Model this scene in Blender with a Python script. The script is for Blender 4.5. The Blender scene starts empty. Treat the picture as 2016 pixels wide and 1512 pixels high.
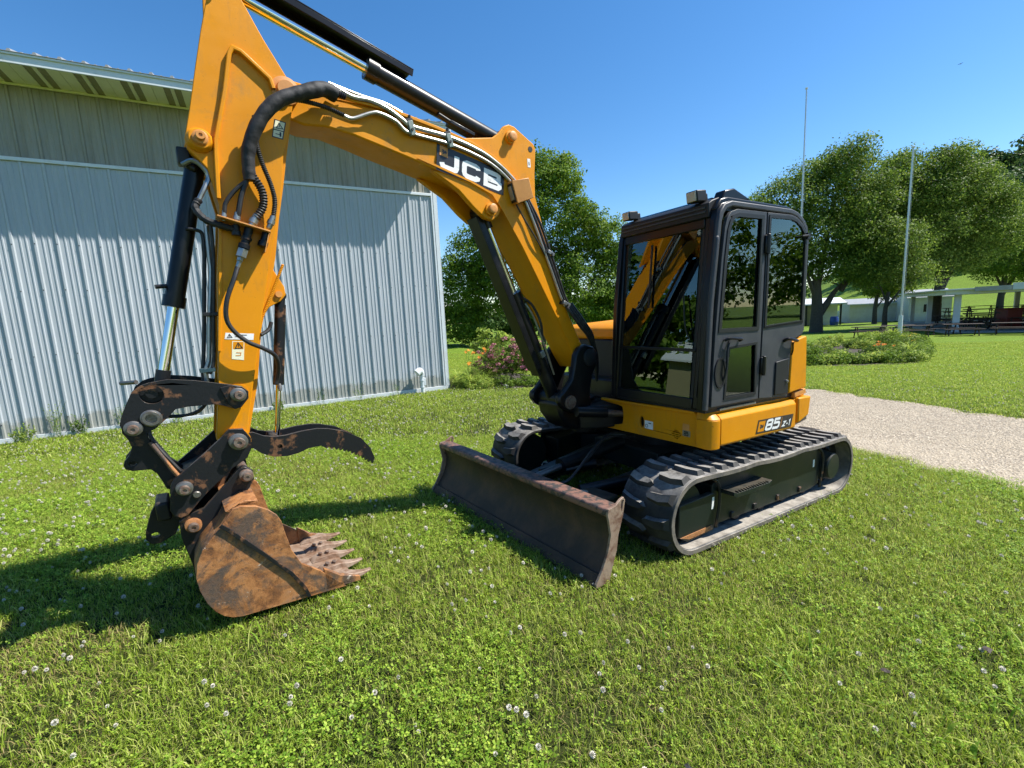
import bpy, bmesh, math, random
import numpy as np
from mathutils import Vector, Matrix, geometry
R = math.radians
sc = bpy.context.scene
COL = sc.collection
# ------------------------------------------------------------------ camera
cam_d = bpy.data.cameras.new('camera'); cam_o = bpy.data.objects.new('camera', cam_d); COL.objects.link(cam_o)
cam_d.sensor_width = 36.0; cam_d.lens = 16.071; cam_d.clip_start = 0.05; cam_d.clip_end = 3000
Mc = ((0.9988, -0.04898, 0.0), (-0.007102, -0.144813, 0.989434), (-0.048463, -0.988246, -0.144987))
cam_o.matrix_world = Matrix([[Mc[i][0], -Mc[i][1], -Mc[i][2], (0, 0, 1.79)[i]] for i in range(3)] + [[0, 0, 0, 1]])
sc.camera = cam_o
# ------------------------------------------------------------------ world, sun
SUN_TRAVEL = Vector((-0.736, -0.035, -1.0)).normalized()          # direction the sunlight travels
to_sun = -SUN_TRAVEL
elev = math.asin(to_sun.z); azim = math.atan2(to_sun.x, to_sun.y)
w = bpy.data.worlds.new('World'); sc.world = w; w.use_nodes = True
nt = w.node_tree; bg = nt.nodes['Background']
sky = nt.nodes.new('ShaderNodeTexSky'); sky.sky_type = 'NISHITA'; sky.sun_disc = False
sky.sun_elevation = elev; sky.sun_rotation = azim
sky.altitude = 200; sky.air_density = 1.0; sky.dust_density = 0.25; sky.ozone_density = 2.2
hsv = nt.nodes.new('ShaderNodeHueSaturation'); hsv.inputs['Saturation'].default_value = 1.30
nt.links.new(sky.outputs[0], hsv.inputs['Color']); nt.links.new(hsv.outputs[0], bg.inputs['Color'])
bg.inputs['Strength'].default_value = 0.103
sl = bpy.data.lights.new('sun', 'SUN'); so = bpy.data.objects.new('sun', sl); COL.objects.link(so)
sl.energy = 4.9; sl.angle = R(0.53); sl.color = (1.0, 0.955, 0.88)
so.rotation_euler = SUN_TRAVEL.to_track_quat('-Z', 'Y').to_euler()
sc.view_settings.view_transform = 'Standard'; sc.view_settings.look = 'None'
sc.view_settings.exposure = 0.9; sc.view_settings.gamma = 1.0; sc.view_settings.use_curve_mapping = False
sc.render.engine = 'CYCLES'
cy = sc.cycles
cy.max_bounces = 8; cy.transparent_max_bounces = 12; cy.transmission_bounces = 6; cy.diffuse_bounces = 3; cy.glossy_bounces = 4
cy.use_denoising = True; cy.use_adaptive_sampling = True; cy.adaptive_threshold = 0.02
cy.caustics_reflective = False; cy.caustics_refractive = False
rng = np.random.default_rng(7); random.seed(7)

# ------------------------------------------------------------------ materials
def new_mat(name):
    m = bpy.data.materials.new(name); m.use_nodes = True
    n = m.node_tree.nodes; l = m.node_tree.links; b = n['Principled BSDF']
    return m, n, l, b
def coords(n, l, scale=1.0, kind='Object', vec=None):
    tc = n.new('ShaderNodeTexCoord'); mp = n.new('ShaderNodeMapping')
    l.new(tc.outputs[kind], mp.inputs[0]); mp.inputs['Scale'].default_value = vec or (scale,) * 3
    return mp.outputs[0]
def noise(n, l, co, scale, detail=4, rough=0.55, dist=0.0):
    t = n.new('ShaderNodeTexNoise'); l.new(co, t.inputs['Vector']); t.inputs['Scale'].default_value = scale
    t.inputs['Detail'].default_value = detail; t.inputs['Roughness'].default_value = rough; t.inputs['Distortion'].default_value = dist
    return t.outputs['Fac']
def ramp(n, l, fac, stops):
    r = n.new('ShaderNodeValToRGB'); l.new(fac, r.inputs[0])
    e = r.color_ramp.elements
    while len(e) < len(stops): e.new(0.5)
    for q, (p, c) in zip(e, stops): q.position = p; q.color = (*c, 1) if len(c) == 3 else c
    return r.outputs[0]
def mixc(n, l, fac, a, b):
    m = n.new('ShaderNodeMix'); m.data_type = 'RGBA'
    if isinstance(fac, (int, float)): m.inputs[0].default_value = fac
    else: l.new(fac, m.inputs[0])
    for s, v in ((6, a), (7, b)):
        if isinstance(v, tuple): m.inputs[s].default_value = (*v, 1)
        else: l.new(v, m.inputs[s])
    return m.outputs[2]
def bump(n, l, b, h, strength=0.3, dist=0.01):
    bp = n.new('ShaderNodeBump'); bp.inputs['Strength'].default_value = strength; bp.inputs['Distance'].default_value = dist
    l.new(h, bp.inputs['Height']); l.new(bp.outputs[0], b.inputs['Normal'])
W1 = (1, 1, 1); K0 = (0, 0, 0)
def simple(name, col, rough=0.5, metal=0.0, col2=None, nscale=6.0, lo=0.4, hi=0.7, bumps=0.0, bscale=60, coat=0.0, dust=None, spec=0.5):
    m, n, l, b = new_mat(name); co = coords(n, l)
    b.inputs['Roughness'].default_value = rough; b.inputs['Metallic'].default_value = metal; b.inputs['Specular IOR Level'].default_value = spec
    if coat: b.inputs['Coat Weight'].default_value = coat; b.inputs['Coat Roughness'].default_value = 0.12
    base = col
    if col2: base = mixc(n, l, ramp(n, l, noise(n, l, co, nscale, 6, 0.65, 0.3), [(lo, K0), (hi, W1)]), col, col2)
    if dust:                                  # dust settled on upward faces, broken by noise
        g = n.new('ShaderNodeNewGeometry'); sx = n.new('ShaderNodeSeparateXYZ'); l.new(g.outputs['Normal'], sx.inputs[0])
        up = ramp(n, l, sx.outputs[2], [(0.35, K0), (0.95, W1)])
        mu = n.new('ShaderNodeMath'); mu.operation = 'MULTIPLY'; l.new(up, mu.inputs[0]); l.new(ramp(n, l, noise(n, l, co, 9, 6, 0.7), [(0.3, K0), (0.65, W1)]), mu.inputs[1])
        base = mixc(n, l, mu.outputs[0], base, dust)
    if isinstance(base, tuple): b.inputs['Base Color'].default_value = (*base, 1)
    else: l.new(base, b.inputs['Base Color'])
    if bumps: bump(n, l, b, noise(n, l, co, bscale, 5, 0.6), bumps, 0.004)
    return m
M = {}
def yellow():
    m, n, l, b = new_mat('yellow_paint'); co = coords(n, l)
    base = mixc(n, l, ramp(n, l, noise(n, l, co, 2.2, 5, 0.6), [(0.35, K0), (0.75, W1)]), (0.68, 0.262, 0.001), (0.60, 0.225, 0.003))
    streak = noise(n, l, coords(n, l, vec=(3.5, 9.0, 1.1)), 5, 6, 0.7, 0.3)                 # rain streaks and grease film
    base = mixc(n, l, ramp(n, l, streak, [(0.56, K0), (0.78, (0.55,) * 3)]), base, (0.36, 0.17, 0.035))
    chip = ramp(n, l, noise(n, l, co, 55, 5, 0.75, 0.5), [(0.665, K0), (0.685, W1)])
    base = mixc(n, l, chip, base, (0.14, 0.06, 0.02))
    scr = ramp(n, l, noise(n, l, coords(n, l, vec=(1.0, 1.0, 14.0)), 16, 3, 0.5, 1.4), [(0.70, K0), (0.72, (0.6,) * 3)])
    base = mixc(n, l, scr, base, (0.75, 0.40, 0.10))
    grime = ramp(n, l, noise(n, l, co, 4.2, 8, 0.75, 0.5), [(0.56, K0), (0.74, (0.6,) * 3)])
    base = mixc(n, l, grime, base, (0.36, 0.19, 0.05))
    l.new(base, b.inputs['Base Color']); b.inputs['Specular IOR Level'].default_value = 0.25
    rr = ramp(n, l, noise(n, l, co, 11, 5, 0.6), [(0.3, (0.34,) * 3), (0.8, (0.6,) * 3)]); l.new(rr, b.inputs['Roughness'])
    bump(n, l, b, noise(n, l, co, 120, 3, 0.5), 0.10, 0.002)
    return m
M['yellow'] = yellow()
M['black'] = simple('black_paint', (0.006, 0.006, 0.007), 0.36, col2=(0.022, 0.021, 0.020), nscale=7, lo=0.5, hi=0.8, bumps=0.08, coat=0.1, dust=(0.03, 0.028, 0.024), spec=0.28)
M['gloss'] = simple('gloss_black', (0.005, 0.005, 0.006), 0.28, spec=0.3, col2=(0.012, 0.012, 0.013), nscale=3)
M['frame'] = simple('dark_green_frame', (0.008, 0.014, 0.013), 0.42, col2=(0.028, 0.026, 0.021), nscale=5, lo=0.5, hi=0.75, bumps=0.15, dust=(0.09, 0.075, 0.055), spec=0.28)
M['rubber'] = simple('rubber', (0.022, 0.022, 0.023), 0.68, col2=(0.075, 0.068, 0.058), nscale=4.5, lo=0.42, hi=0.75, bumps=0.35, bscale=45, dust=(0.29, 0.275, 0.25), spec=0.25)
M['dustyrubber'] = simple('dusty_rubber', (0.17, 0.145, 0.115), 0.85, col2=(0.07, 0.065, 0.058), nscale=11, lo=0.40, hi=0.68, bumps=0.3, bscale=60, dust=(0.36, 0.33, 0.28))
M['hose'] = simple('hose_rubber', (0.014, 0.014, 0.015), 0.5, col2=(0.06, 0.056, 0.05), nscale=20, lo=0.5, hi=0.8, bumps=0.2)
M['sleeve'] = simple('woven_sleeve', (0.012, 0.012, 0.013), 0.7, col2=(0.055, 0.055, 0.06), nscale=13, lo=0.5, hi=0.75, bumps=0.9, bscale=26)
M['chrome'] = simple('chrome', (0.72, 0.72, 0.72), 0.08, 1.0)
M['steel'] = simple('steel', (0.20, 0.19, 0.175), 0.42, 0.8, col2=(0.13, 0.085, 0.06), nscale=25, lo=0.5, hi=0.8, bumps=0.2)
M['pin'] = simple('worn_pin', (0.25, 0.20, 0.165), 0.5, 0.6, col2=(0.16, 0.075, 0.045), nscale=30, lo=0.4, hi=0.7, bumps=0.4)
M['zinc'] = simple('zinc', (0.36, 0.37, 0.36), 0.36, 0.8, col2=(0.20, 0.18, 0.15), nscale=14, lo=0.5, hi=0.8)
M['wornblack'] = simple('worn_black', (0.011, 0.012, 0.014), 0.38, col2=(0.15, 0.075, 0.04), nscale=10, lo=0.555, hi=0.63, bumps=0.3, dust=(0.07, 0.05, 0.035), spec=0.28)
M['grey'] = simple('charcoal_panel', (0.040, 0.043, 0.051), 0.48, col2=(0.058, 0.060, 0.066), nscale=7, bumps=0.15, bscale=260, spec=0.35, dust=(0.10, 0.10, 0.10))
M['darkgrey'] = simple('dark_plastic', (0.014, 0.015, 0.017), 0.5, bumps=0.1, spec=0.3)
M['seal'] = simple('seal_rubber', (0.006, 0.006, 0.006), 0.5)
M['tan'] = simple('headliner', (0.40, 0.31, 0.13), 0.9)
M['white'] = simple('white_print', (0.78, 0.78, 0.76), 0.5, col2=(0.62, 0.61, 0.58), nscale=30, lo=0.55, hi=0.7)
M['blackprint'] = simple('black_print', (0.015, 0.015, 0.017), 0.35)
M['lens'] = simple('lamp_lens', (0.42, 0.41, 0.38), 0.15, 0.3, bumps=0.6, bscale=300, coat=0.8)
M['orangeplate'] = simple('faded_orange', (0.62, 0.27, 0.06), 0.5, bumps=0.1, col2=(0.5, 0.2, 0.04))
M['clamp'] = simple('green_clamp', (0.13, 0.20, 0.18), 0.45, col2=(0.25, 0.27, 0.24), nscale=30)
def rust():
    m, n, l, b = new_mat('rusty_steel'); co = coords(n, l)
    a = noise(n, l, co, 9, 9, 0.74, 0.4); c = noise(n, l, co, 2.6, 9, 0.72, 0.9); d = noise(n, l, co, 42, 6, 0.75)
    base = ramp(n, l, a, [(0.34, (0.10, 0.042, 0.018)), (0.45, (0.26, 0.105, 0.035)), (0.54, (0.40, 0.175, 0.06)), (0.66, (0.30, 0.16, 0.085))])
    base = mixc(n, l, ramp(n, l, c, [(0.50, K0), (0.57, W1)]), base, mixc(n, l, ramp(n, l, d, [(0.4, K0), (0.6, W1)]), (0.075, 0.055, 0.045), (0.14, 0.085, 0.055)))
    base = mixc(n, l, ramp(n, l, d, [(0.56, K0), (0.64, (0.8,) * 3)]), base, (0.055, 0.032, 0.022))
    base = mixc(n, l, ramp(n, l, noise(n, l, co, 7, 9, 0.8, 0.6), [(0.62, K0), (0.66, W1)]), base, (0.48, 0.40, 0.33))
    l.new(base, b.inputs['Base Color']); b.inputs['Roughness'].default_value = 0.62; b.inputs['Metallic'].default_value = 0.15
    bump(n, l, b, a, 0.5, 0.012)
    return m
M['rust'] = rust()
M['toothsteel'] = simple('scoured_rust', (0.31, 0.225, 0.165), 0.6, 0.2, col2=(0.17, 0.095, 0.055), nscale=14, lo=0.42, hi=0.62, bumps=0.5)
M['blade'] = simple('blade_face', (0.038, 0.030, 0.022), 0.5, 0.15, col2=(0.085, 0.052, 0.033), nscale=5, lo=0.42, hi=0.68, bumps=0.4, spec=0.3)
M['bladerim'] = simple('blade_rim', (0.20, 0.105, 0.078), 0.55, 0.15, col2=(0.05, 0.045, 0.042), nscale=18, lo=0.47, hi=0.55, bumps=0.5)
M['endplate'] = simple('worn_end_plate', (0.30, 0.215, 0.16), 0.55, 0.2, col2=(0.15, 0.075, 0.05), nscale=11, lo=0.45, hi=0.62, bumps=0.5)
def glass(name, tint, rough=0.0):
    m = bpy.data.materials.new(name); m.use_nodes = True; n = m.node_tree.nodes; l = m.node_tree.links; n.clear()
    o = n.new('ShaderNodeOutputMaterial'); mx = n.new('ShaderNodeMixShader'); t = n.new('ShaderNodeBsdfTransparent'); g = n.new('ShaderNodeBsdfGlossy')
    f = n.new('ShaderNodeFresnel'); f.inputs['IOR'].default_value = 1.9
    t.inputs[0].default_value = (*tint, 1); g.inputs['Roughness'].default_value = rough; g.inputs[0].default_value = (0.85, 1.0, 0.95, 1)
    l.new(f.outputs[0], mx.inputs[0]); l.new(t.outputs[0], mx.inputs[1]); l.new(g.outputs[0], mx.inputs[2]); l.new(mx.outputs[0], o.inputs[0])
    return m
M['glass'] = glass('tinted_glass', (0.78, 0.93, 0.87))
M['siding'] = simple('grey_siding', (0.44, 0.47, 0.50), 0.45, 0.0, col2=(0.40, 0.43, 0.46), nscale=1.3, bumps=0.02)
def siding():
    m, n, l, b = new_mat('grey_siding'); co = coords(n, l)
    base = mixc(n, l, ramp(n, l, noise(n, l, coords(n, l, vec=(2.5, 2.5, 0.3)), 2, 6, 0.65), [(0.35, K0), (0.7, W1)]), (0.425, 0.46, 0.49), (0.37, 0.405, 0.43))
    sx = n.new('ShaderNodeSeparateXYZ'); l.new(co, sx.inputs[0]); ad = n.new('ShaderNodeMath'); ad.operation = 'MULTIPLY_ADD'; l.new(noise(n, l, co, 3.5, 7, 0.75), ad.inputs[0]); ad.inputs[1].default_value = -0.7; l.new(sx.outputs[2], ad.inputs[2])
    base = mixc(n, l, ramp(n, l, ad.outputs[0], [(0.0, (0.55,) * 3), (0.10, K0)]), base, (0.22, 0.21, 0.15))      # mud splashed up from the eaves drip
    base = mixc(n, l, ramp(n, l, noise(n, l, co, 26, 5, 0.7), [(0.70, K0), (0.74, (0.5,) * 3)]), base, (0.25, 0.24, 0.21))
    l.new(base, b.inputs['Base Color']); b.inputs['Roughness'].default_value = 0.5; b.inputs['Specular IOR Level'].default_value = 0.35
    bump(n, l, b, noise(n, l, coords(n, l, vec=(1, 1, 0.35)), 2.6, 3, 0.5), 0.25, 0.02); return m
M['siding'] = siding()
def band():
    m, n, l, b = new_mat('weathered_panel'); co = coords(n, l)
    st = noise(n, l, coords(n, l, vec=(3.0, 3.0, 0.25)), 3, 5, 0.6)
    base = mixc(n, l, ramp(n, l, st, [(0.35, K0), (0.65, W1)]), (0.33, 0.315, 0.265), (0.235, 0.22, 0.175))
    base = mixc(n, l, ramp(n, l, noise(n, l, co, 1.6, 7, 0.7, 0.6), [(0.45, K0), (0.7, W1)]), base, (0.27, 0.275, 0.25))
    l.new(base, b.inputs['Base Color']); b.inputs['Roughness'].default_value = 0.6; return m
M['band'] = band()
M['trim'] = simple('white_trim', (0.62, 0.66, 0.68), 0.45, col2=(0.50, 0.50, 0.46), nscale=3, lo=0.55, hi=0.8)
M['soffit'] = simple('cream_soffit', (0.78, 0.76, 0.56), 0.6, col2=(0.70, 0.67, 0.48), nscale=2)
M['vented'] = simple('vented_soffit', (0.30, 0.27, 0.15), 0.7, col2=(0.25, 0.22, 0.12), nscale=12)
M['roof'] = simple('dark_roof', (0.28, 0.29, 0.30), 0.5, col2=(0.24, 0.24, 0.23), nscale=2)
M['wood'] = simple('shade_darkened_wood', (0.035, 0.024, 0.020), 0.8, col2=(0.065, 0.045, 0.036), nscale=6)  # brown wood darkened in colour to stand in for shade under the shelter
M['bark'] = simple('bark', (0.055, 0.045, 0.035), 0.9, col2=(0.10, 0.085, 0.065), nscale=10, bumps=0.8, bscale=18)
M['whitewall'] = simple('white_boards', (0.60, 0.62, 0.63), 0.6, col2=(0.52, 0.53, 0.53), nscale=1.5)
M['shade'] = simple('dark_interior', (0.02, 0.02, 0.02), 0.8)
M['blue'] = simple('blue_plastic', (0.02, 0.06, 0.25), 0.4)
M['redpl'] = simple('dark_red', (0.16, 0.02, 0.02), 0.5)
M['pole'] = simple('pole_metal', (0.55, 0.56, 0.57), 0.35, 0.4)
M['concrete'] = simple('concrete', (0.35, 0.34, 0.32), 0.8, col2=(0.27, 0.26, 0.24), nscale=3)
def leafmat(name, c1, c2, c3, transl=0.35, rough=0.5):
    m = bpy.data.materials.new(name); m.use_nodes = True; n = m.node_tree.nodes; l = m.node_tree.links; n.clear()
    o = n.new('ShaderNodeOutputMaterial'); g = n.new('ShaderNodeNewGeometry')
    r = n.new('ShaderNodeValToRGB'); l.new(g.outputs['Random Per Island'], r.inputs[0])
    e = r.color_ramp.elements; e.new(0.5)
    for q, (p, c) in zip(e, ((0.0, c1), (0.55, c2), (1.0, c3))): q.position = p; q.color = (*c, 1)
    b = n.new('ShaderNodeBsdfPrincipled'); b.inputs['Roughness'].default_value = rough; l.new(r.outputs[0], b.inputs['Base Color'])
    b.inputs['Specular IOR Level'].default_value = 0.12
    t = n.new('ShaderNodeBsdfTranslucent'); hs = n.new('ShaderNodeHueSaturation'); hs.inputs['Value'].default_value = 1.5; hs.inputs['Hue'].default_value = 0.49
    l.new(r.outputs[0], hs.inputs['Color']); l.new(hs.outputs[0], t.inputs[0])
    mx = n.new('ShaderNodeMixShader'); mx.inputs[0].default_value = transl
    l.new(b.outputs[0], mx.inputs[1]); l.new(t.outputs[0], mx.inputs[2]); l.new(mx.outputs[0], o.inputs[0])
    return m
M['grass'] = leafmat('grass_blades', (0.13, 0.20, 0.018), (0.28, 0.375, 0.040), (0.55, 0.56, 0.19), 0.42)
M['clover'] = leafmat('clover_leaves', (0.095, 0.19, 0.018), (0.22, 0.35, 0.035), (0.42, 0.52, 0.08), 0.38)
M['dry'] = leafmat('dry_blades', (0.26, 0.20, 0.08), (0.34, 0.27, 0.12), (0.22, 0.20, 0.06), 0.3)
M['leafA'] = leafmat('bright_leaves', (0.055, 0.110, 0.012), (0.115, 0.200, 0.020), (0.19, 0.275, 0.032), 0.35)
M['leafB'] = leafmat('green_leaves', (0.045, 0.092, 0.012), (0.105, 0.175, 0.022), (0.19, 0.26, 0.04), 0.38)
M['leafC'] = leafmat('distant_leaves', (0.04, 0.085, 0.022), (0.062, 0.115, 0.028), (0.085, 0.145, 0.035), 0.25)
M['leafD'] = leafmat('pale_leaves', (0.14, 0.21, 0.035), (0.24, 0.34, 0.05), (0.42, 0.46, 0.11), 0.38)
M['pinkfl'] = leafmat('pink_flowers', (0.34, 0.09, 0.14), (0.50, 0.18, 0.24), (0.55, 0.34, 0.33), 0.2)
M['orangefl'] = leafmat('orange_petals', (0.65, 0.17, 0.02), (0.75, 0.24, 0.03), (0.8, 0.35, 0.06), 0.3)
M['yellowfl'] = leafmat('yellow_petals', (0.6, 0.42, 0.03), (0.7, 0.5, 0.05), (0.7, 0.55, 0.15), 0.3)
M['cloverfl'] = simple('clover_white', (0.66, 0.64, 0.56), 0.7, col2=(0.50, 0.42, 0.34), nscale=150)
M['stem'] = simple('stem_green', (0.07, 0.14, 0.02), 0.6)
def lawnmat():
    m, n, l, b = new_mat('lawn_turf'); co = coords(n, l)
    fine = noise(n, l, co, 34, 6, 0.75); big = noise(n, l, co, 0.35, 5, 0.6); mid = noise(n, l, co, 3.0, 5, 0.65)
    far = ramp(n, l, mid, [(0.3, (0.125, 0.205, 0.018)), (0.7, (0.20, 0.275, 0.032))])
    far = mixc(n, l, ramp(n, l, big, [(0.35, K0), (0.7, W1)]), far, (0.175, 0.285, 0.026))
    far = mixc(n, l, ramp(n, l, fine, [(0.35, W1), (0.6, K0)]), far, (0.038, 0.062, 0.010))
    far = mixc(n, l, ramp(n, l, noise(n, l, co, 60, 3, 0.5), [(0.70, K0), (0.76, W1)]), far, (0.34, 0.33, 0.22))
    soil = ramp(n, l, fine, [(0.35, (0.022, 0.030, 0.008)), (0.65, (0.055, 0.068, 0.018))])  # soil coloured extra dark to stand in for shadowed gaps between blades
    g = n.new('ShaderNodeNewGeometry'); vl = n.new('ShaderNodeVectorMath'); vl.operation = 'LENGTH'; l.new(g.outputs['Position'], vl.inputs[0])
    mr = n.new('ShaderNodeMapRange'); mr.inputs[1].default_value = 9; mr.inputs[2].default_value = 19; l.new(vl.outputs['Value'], mr.inputs[0])
    l.new(mixc(n, l, mr.outputs[0], soil, far), b.inputs['Base Color']); b.inputs['Roughness'].default_value = 0.9
    b.inputs['Specular IOR Level'].default_value = 0.1
    bump(n, l, b, fine, 0.8, 0.03)
    return m
M['lawn'] = lawnmat()
def gravelmat():
    m, n, l, b = new_mat('gravel'); co = coords(n, l)
    v = n.new('ShaderNodeTexVoronoi'); v.inputs['Scale'].default_value = 42; l.new(co, v.inputs['Vector'])
    vv = n.new('ShaderNodeTexVoronoi'); vv.inputs['Scale'].default_value = 17; l.new(co, vv.inputs['Vector'])
    sep = n.new('ShaderNodeSeparateColor'); l.new(v.outputs['Color'], sep.inputs[0])
    base = ramp(n, l, sep.outputs[0], [(0.0, (0.19, 0.15, 0.105)), (0.5, (0.37, 0.305, 0.22)), (1.0, (0.56, 0.48, 0.36))])
    base = mixc(n, l, ramp(n, l, noise(n, l, coords(n, l, vec=(0.9, 0.9, 0.9)), 1.2, 6, 0.65), [(0.4, K0), (0.7, (0.7,) * 3)]), base, (0.44, 0.365, 0.26))
    base = mixc(n, l, ramp(n, l, noise(n, l, co, 2.1, 7, 0.75), [(0.60, K0), (0.72, (0.7,) * 3)]), base, (0.19, 0.17, 0.10))
    l.new(base, b.inputs['Base Color']); b.inputs['Roughness'].default_value = 0.9
    bump(n, l, b, v.outputs['Distance'], 0.9, 0.03); return m
M['gravel'] = gravelmat()
M['stone'] = simple('gravel_stone', (0.36, 0.30, 0.22), 0.85, col2=(0.55, 0.48, 0.38), nscale=3)
M['soil'] = simple('bed_soil', (0.035, 0.027, 0.018), 0.95, col2=(0.06, 0.045, 0.03), nscale=8, bumps=0.8, bscale=20)

# ------------------------------------------------------------------ mesh helpers
def basis(d):
    d = Vector(d).normalized(); a = Vector((0, 0, 1)) if abs(d.z) < 0.9 else Vector((1, 0, 0))
    u = d.cross(a).normalized(); return d, u, d.cross(u).normalized()
class MB:
    def __init__(s): s.v = []; s.f = []
    def add(s, vs, fs):
        o = len(s.v); s.v += [tuple(p) for p in vs]; s.f += [tuple(i + o for i in f) for f in fs]; return s
    def box(s, x0, x1, y0, y1, z0, z1, rot=None, at=None):
        vs = [Vector((x, y, z)) for z in (z0, z1) for y in (y0, y1) for x in (x0, x1)]
        if rot is not None: vs = [rot @ p for p in vs]
        if at is not None: vs = [p + Vector(at) for p in vs]
        return s.add(vs, [(0, 2, 3, 1), (4, 5, 7, 6), (0, 1, 5, 4), (2, 6, 7, 3), (0, 4, 6, 2), (1, 3, 7, 5)])
    def prism(s, out, y0, y1, holes=(), fn=None):
        """outline in the (x, z) plane extruded from y0 to y1"""
        fn = fn or (lambda a, b, c: (a, c, b))
        loops = [out] + list(holes); flat = [p for lp in loops for p in lp]; n = len(flat)
        vs = [fn(p[0], p[1], y0) for p in flat] + [fn(p[0], p[1], y1) for p in flat]; fs = []
        if holes:
            tri = geometry.tessellate_polygon([[Vector((p[0], p[1], 0)) for p in lp] for lp in loops])
            for t in tri: fs.append(tuple(t)); fs.append(tuple(i + n for i in reversed(t)))
        else:
            fs.append(tuple(range(n))); fs.append(tuple(range(2 * n - 1, n - 1, -1)))
        b = 0
        for lp in loops:
            k = len(lp)
            for i in range(k): j = (i + 1) % k; fs.append((b + i, b + j, n + b + j, n + b + i))
            b += k
        return s.add(vs, fs)
    def cyl(s, p, q, r, r2=None, n=20, caps=True):
        p, q = Vector(p), Vector(q); d, u, w_ = basis(q - p); r2 = r if r2 is None else r2; vs = []
        for c, rr in ((p, r), (q, r2)):
            for i in range(n):
                a = 2 * math.pi * i / n; vs.append(c + u * (rr * math.cos(a)) + w_ * (rr * math.sin(a)))
        fs = [(i, (i + 1) % n, n + (i + 1) % n, n + i) for i in range(n)]
        if caps: fs += [tuple(range(n - 1, -1, -1)), tuple(range(n, 2 * n))]
        return s.add(vs, fs)
    def lathe(s, p, d, prof, n=24):
        """prof: list of (distance along d, radius)"""
        p = Vector(p); d, u, w_ = basis(d); vs = []
        for t, rr in prof:
            for i in range(n):
                a = 2 * math.pi * i / n; vs.append(p + d * t + u * (rr * math.cos(a)) + w_ * (rr * math.sin(a)))
        fs = []
        for k in range(len(prof) - 1):
            for i in range(n): j = (i + 1) % n; fs.append((k * n + i, k * n + j, (k + 1) * n + j, (k + 1) * n + i))
        fs += [tuple(range(n - 1, -1, -1)), tuple((len(prof) - 1) * n + i for i in range(n))]
        return s.add(vs, fs)
    def tube(s, pts, r, n=10, sub=6, rib=0.0, pitch=0.012, rfn=None):
        P = [Vector(p) for p in pts]
        if sub > 1 and len(P) > 2:
            Q = [P[0] * 2 - P[1]] + P + [P[-1] * 2 - P[-2]]; S = []
            for i in range(1, len(Q) - 2):
                for k in range(sub):
                    t = k / sub; a, b, c, d = Q[i - 1], Q[i], Q[i + 1], Q[i + 2]
                    S.append(0.5 * ((2 * b) + (c - a) * t + (2 * a - 5 * b + 4 * c - d) * t * t + (3 * b - a - 3 * c + d) * t ** 3))
            S.append(P[-1]); P = S
        if rib:                                    # resample for corrugations
            L = [0.0]
            for a, b in zip(P, P[1:]): L.append(L[-1] + (b - a).length)
            m = max(4, int(L[-1] / (pitch / 2))); S = []; j = 0
            for k in range(m + 1):
                t = L[-1] * k / m
                while j < len(L) - 2 and L[j + 1] < t: j += 1
                S.append(P[j].lerp(P[j + 1], (t - L[j]) / max(1e-9, L[j + 1] - L[j])))
            P = S
        up = None; vs = []; m = len(P)
        for i, p in enumerate(P):
            d = (P[min(i + 1, m - 1)] - P[max(i - 1, 0)]).normalized()
            if up is None: _, up, _ = basis(d)
            up = (up - d * up.dot(d)).normalized(); w_ = d.cross(up)
            rr = r + (rib if i % 2 else 0)
            if rfn: rr = rfn(i / (m - 1), p) * r
            for k in range(n): a = 2 * math.pi * k / n; vs.append(p + up * (rr * math.cos(a)) + w_ * (rr * math.sin(a)))
        fs = [(i * n + k, i * n + (k + 1) % n, (i + 1) * n + (k + 1) % n, (i + 1) * n + k) for i in range(m - 1) for k in range(n)]
        fs += [tuple(range(n - 1, -1, -1)), tuple((m - 1) * n + k for k in range(n))]
        return s.add(vs, fs)
    def strip(s, path, wd, th, fn, closed=False):
        """flat mitred band along a 2-D path, raised from 0 to th; fn maps (u, v, h) to space"""
        n = len(path); L = []; Rr = []
        for i in range(n):
            p = Vector(path[i]); a = Vector(path[i - 1]) if (i or closed) else None; b = Vector(path[(i + 1) % n]) if (i < n - 1 or closed) else None
            d1 = (p - a).normalized() if a is not None else None; d2 = (b - p).normalized() if b is not None else None
            if d1 is None: d1 = d2
            if d2 is None: d2 = d1
            n1 = Vector((-d1.y, d1.x)); n2 = Vector((-d2.y, d2.x)); mm = (n1 + n2).normalized(); k = wd / 2 / max(0.3, mm.dot(n1))
            L.append(p + mm * k); Rr.append(p - mm * k)
        vs = [fn(q.x, q.y, h) for h in (0, th) for q in L + Rr]; fs = []; N2 = 2 * n
        for i in range(n if closed else n - 1):
            j = (i + 1) % n
            fs += [(N2 + i, N2 + j, N2 + n + j, N2 + n + i), (i, j, N2 + j, N2 + i), (n + i, N2 + n + i, N2 + n + j, n + j)]
        return s.add(vs, fs)
    def mirror_y(s):
        o = len(s.v); s.v += [(x, -y, z) for x, y, z in s.v]; s.f += [tuple(i + o for i in reversed(f)) for f in s.f]; return s
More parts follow.
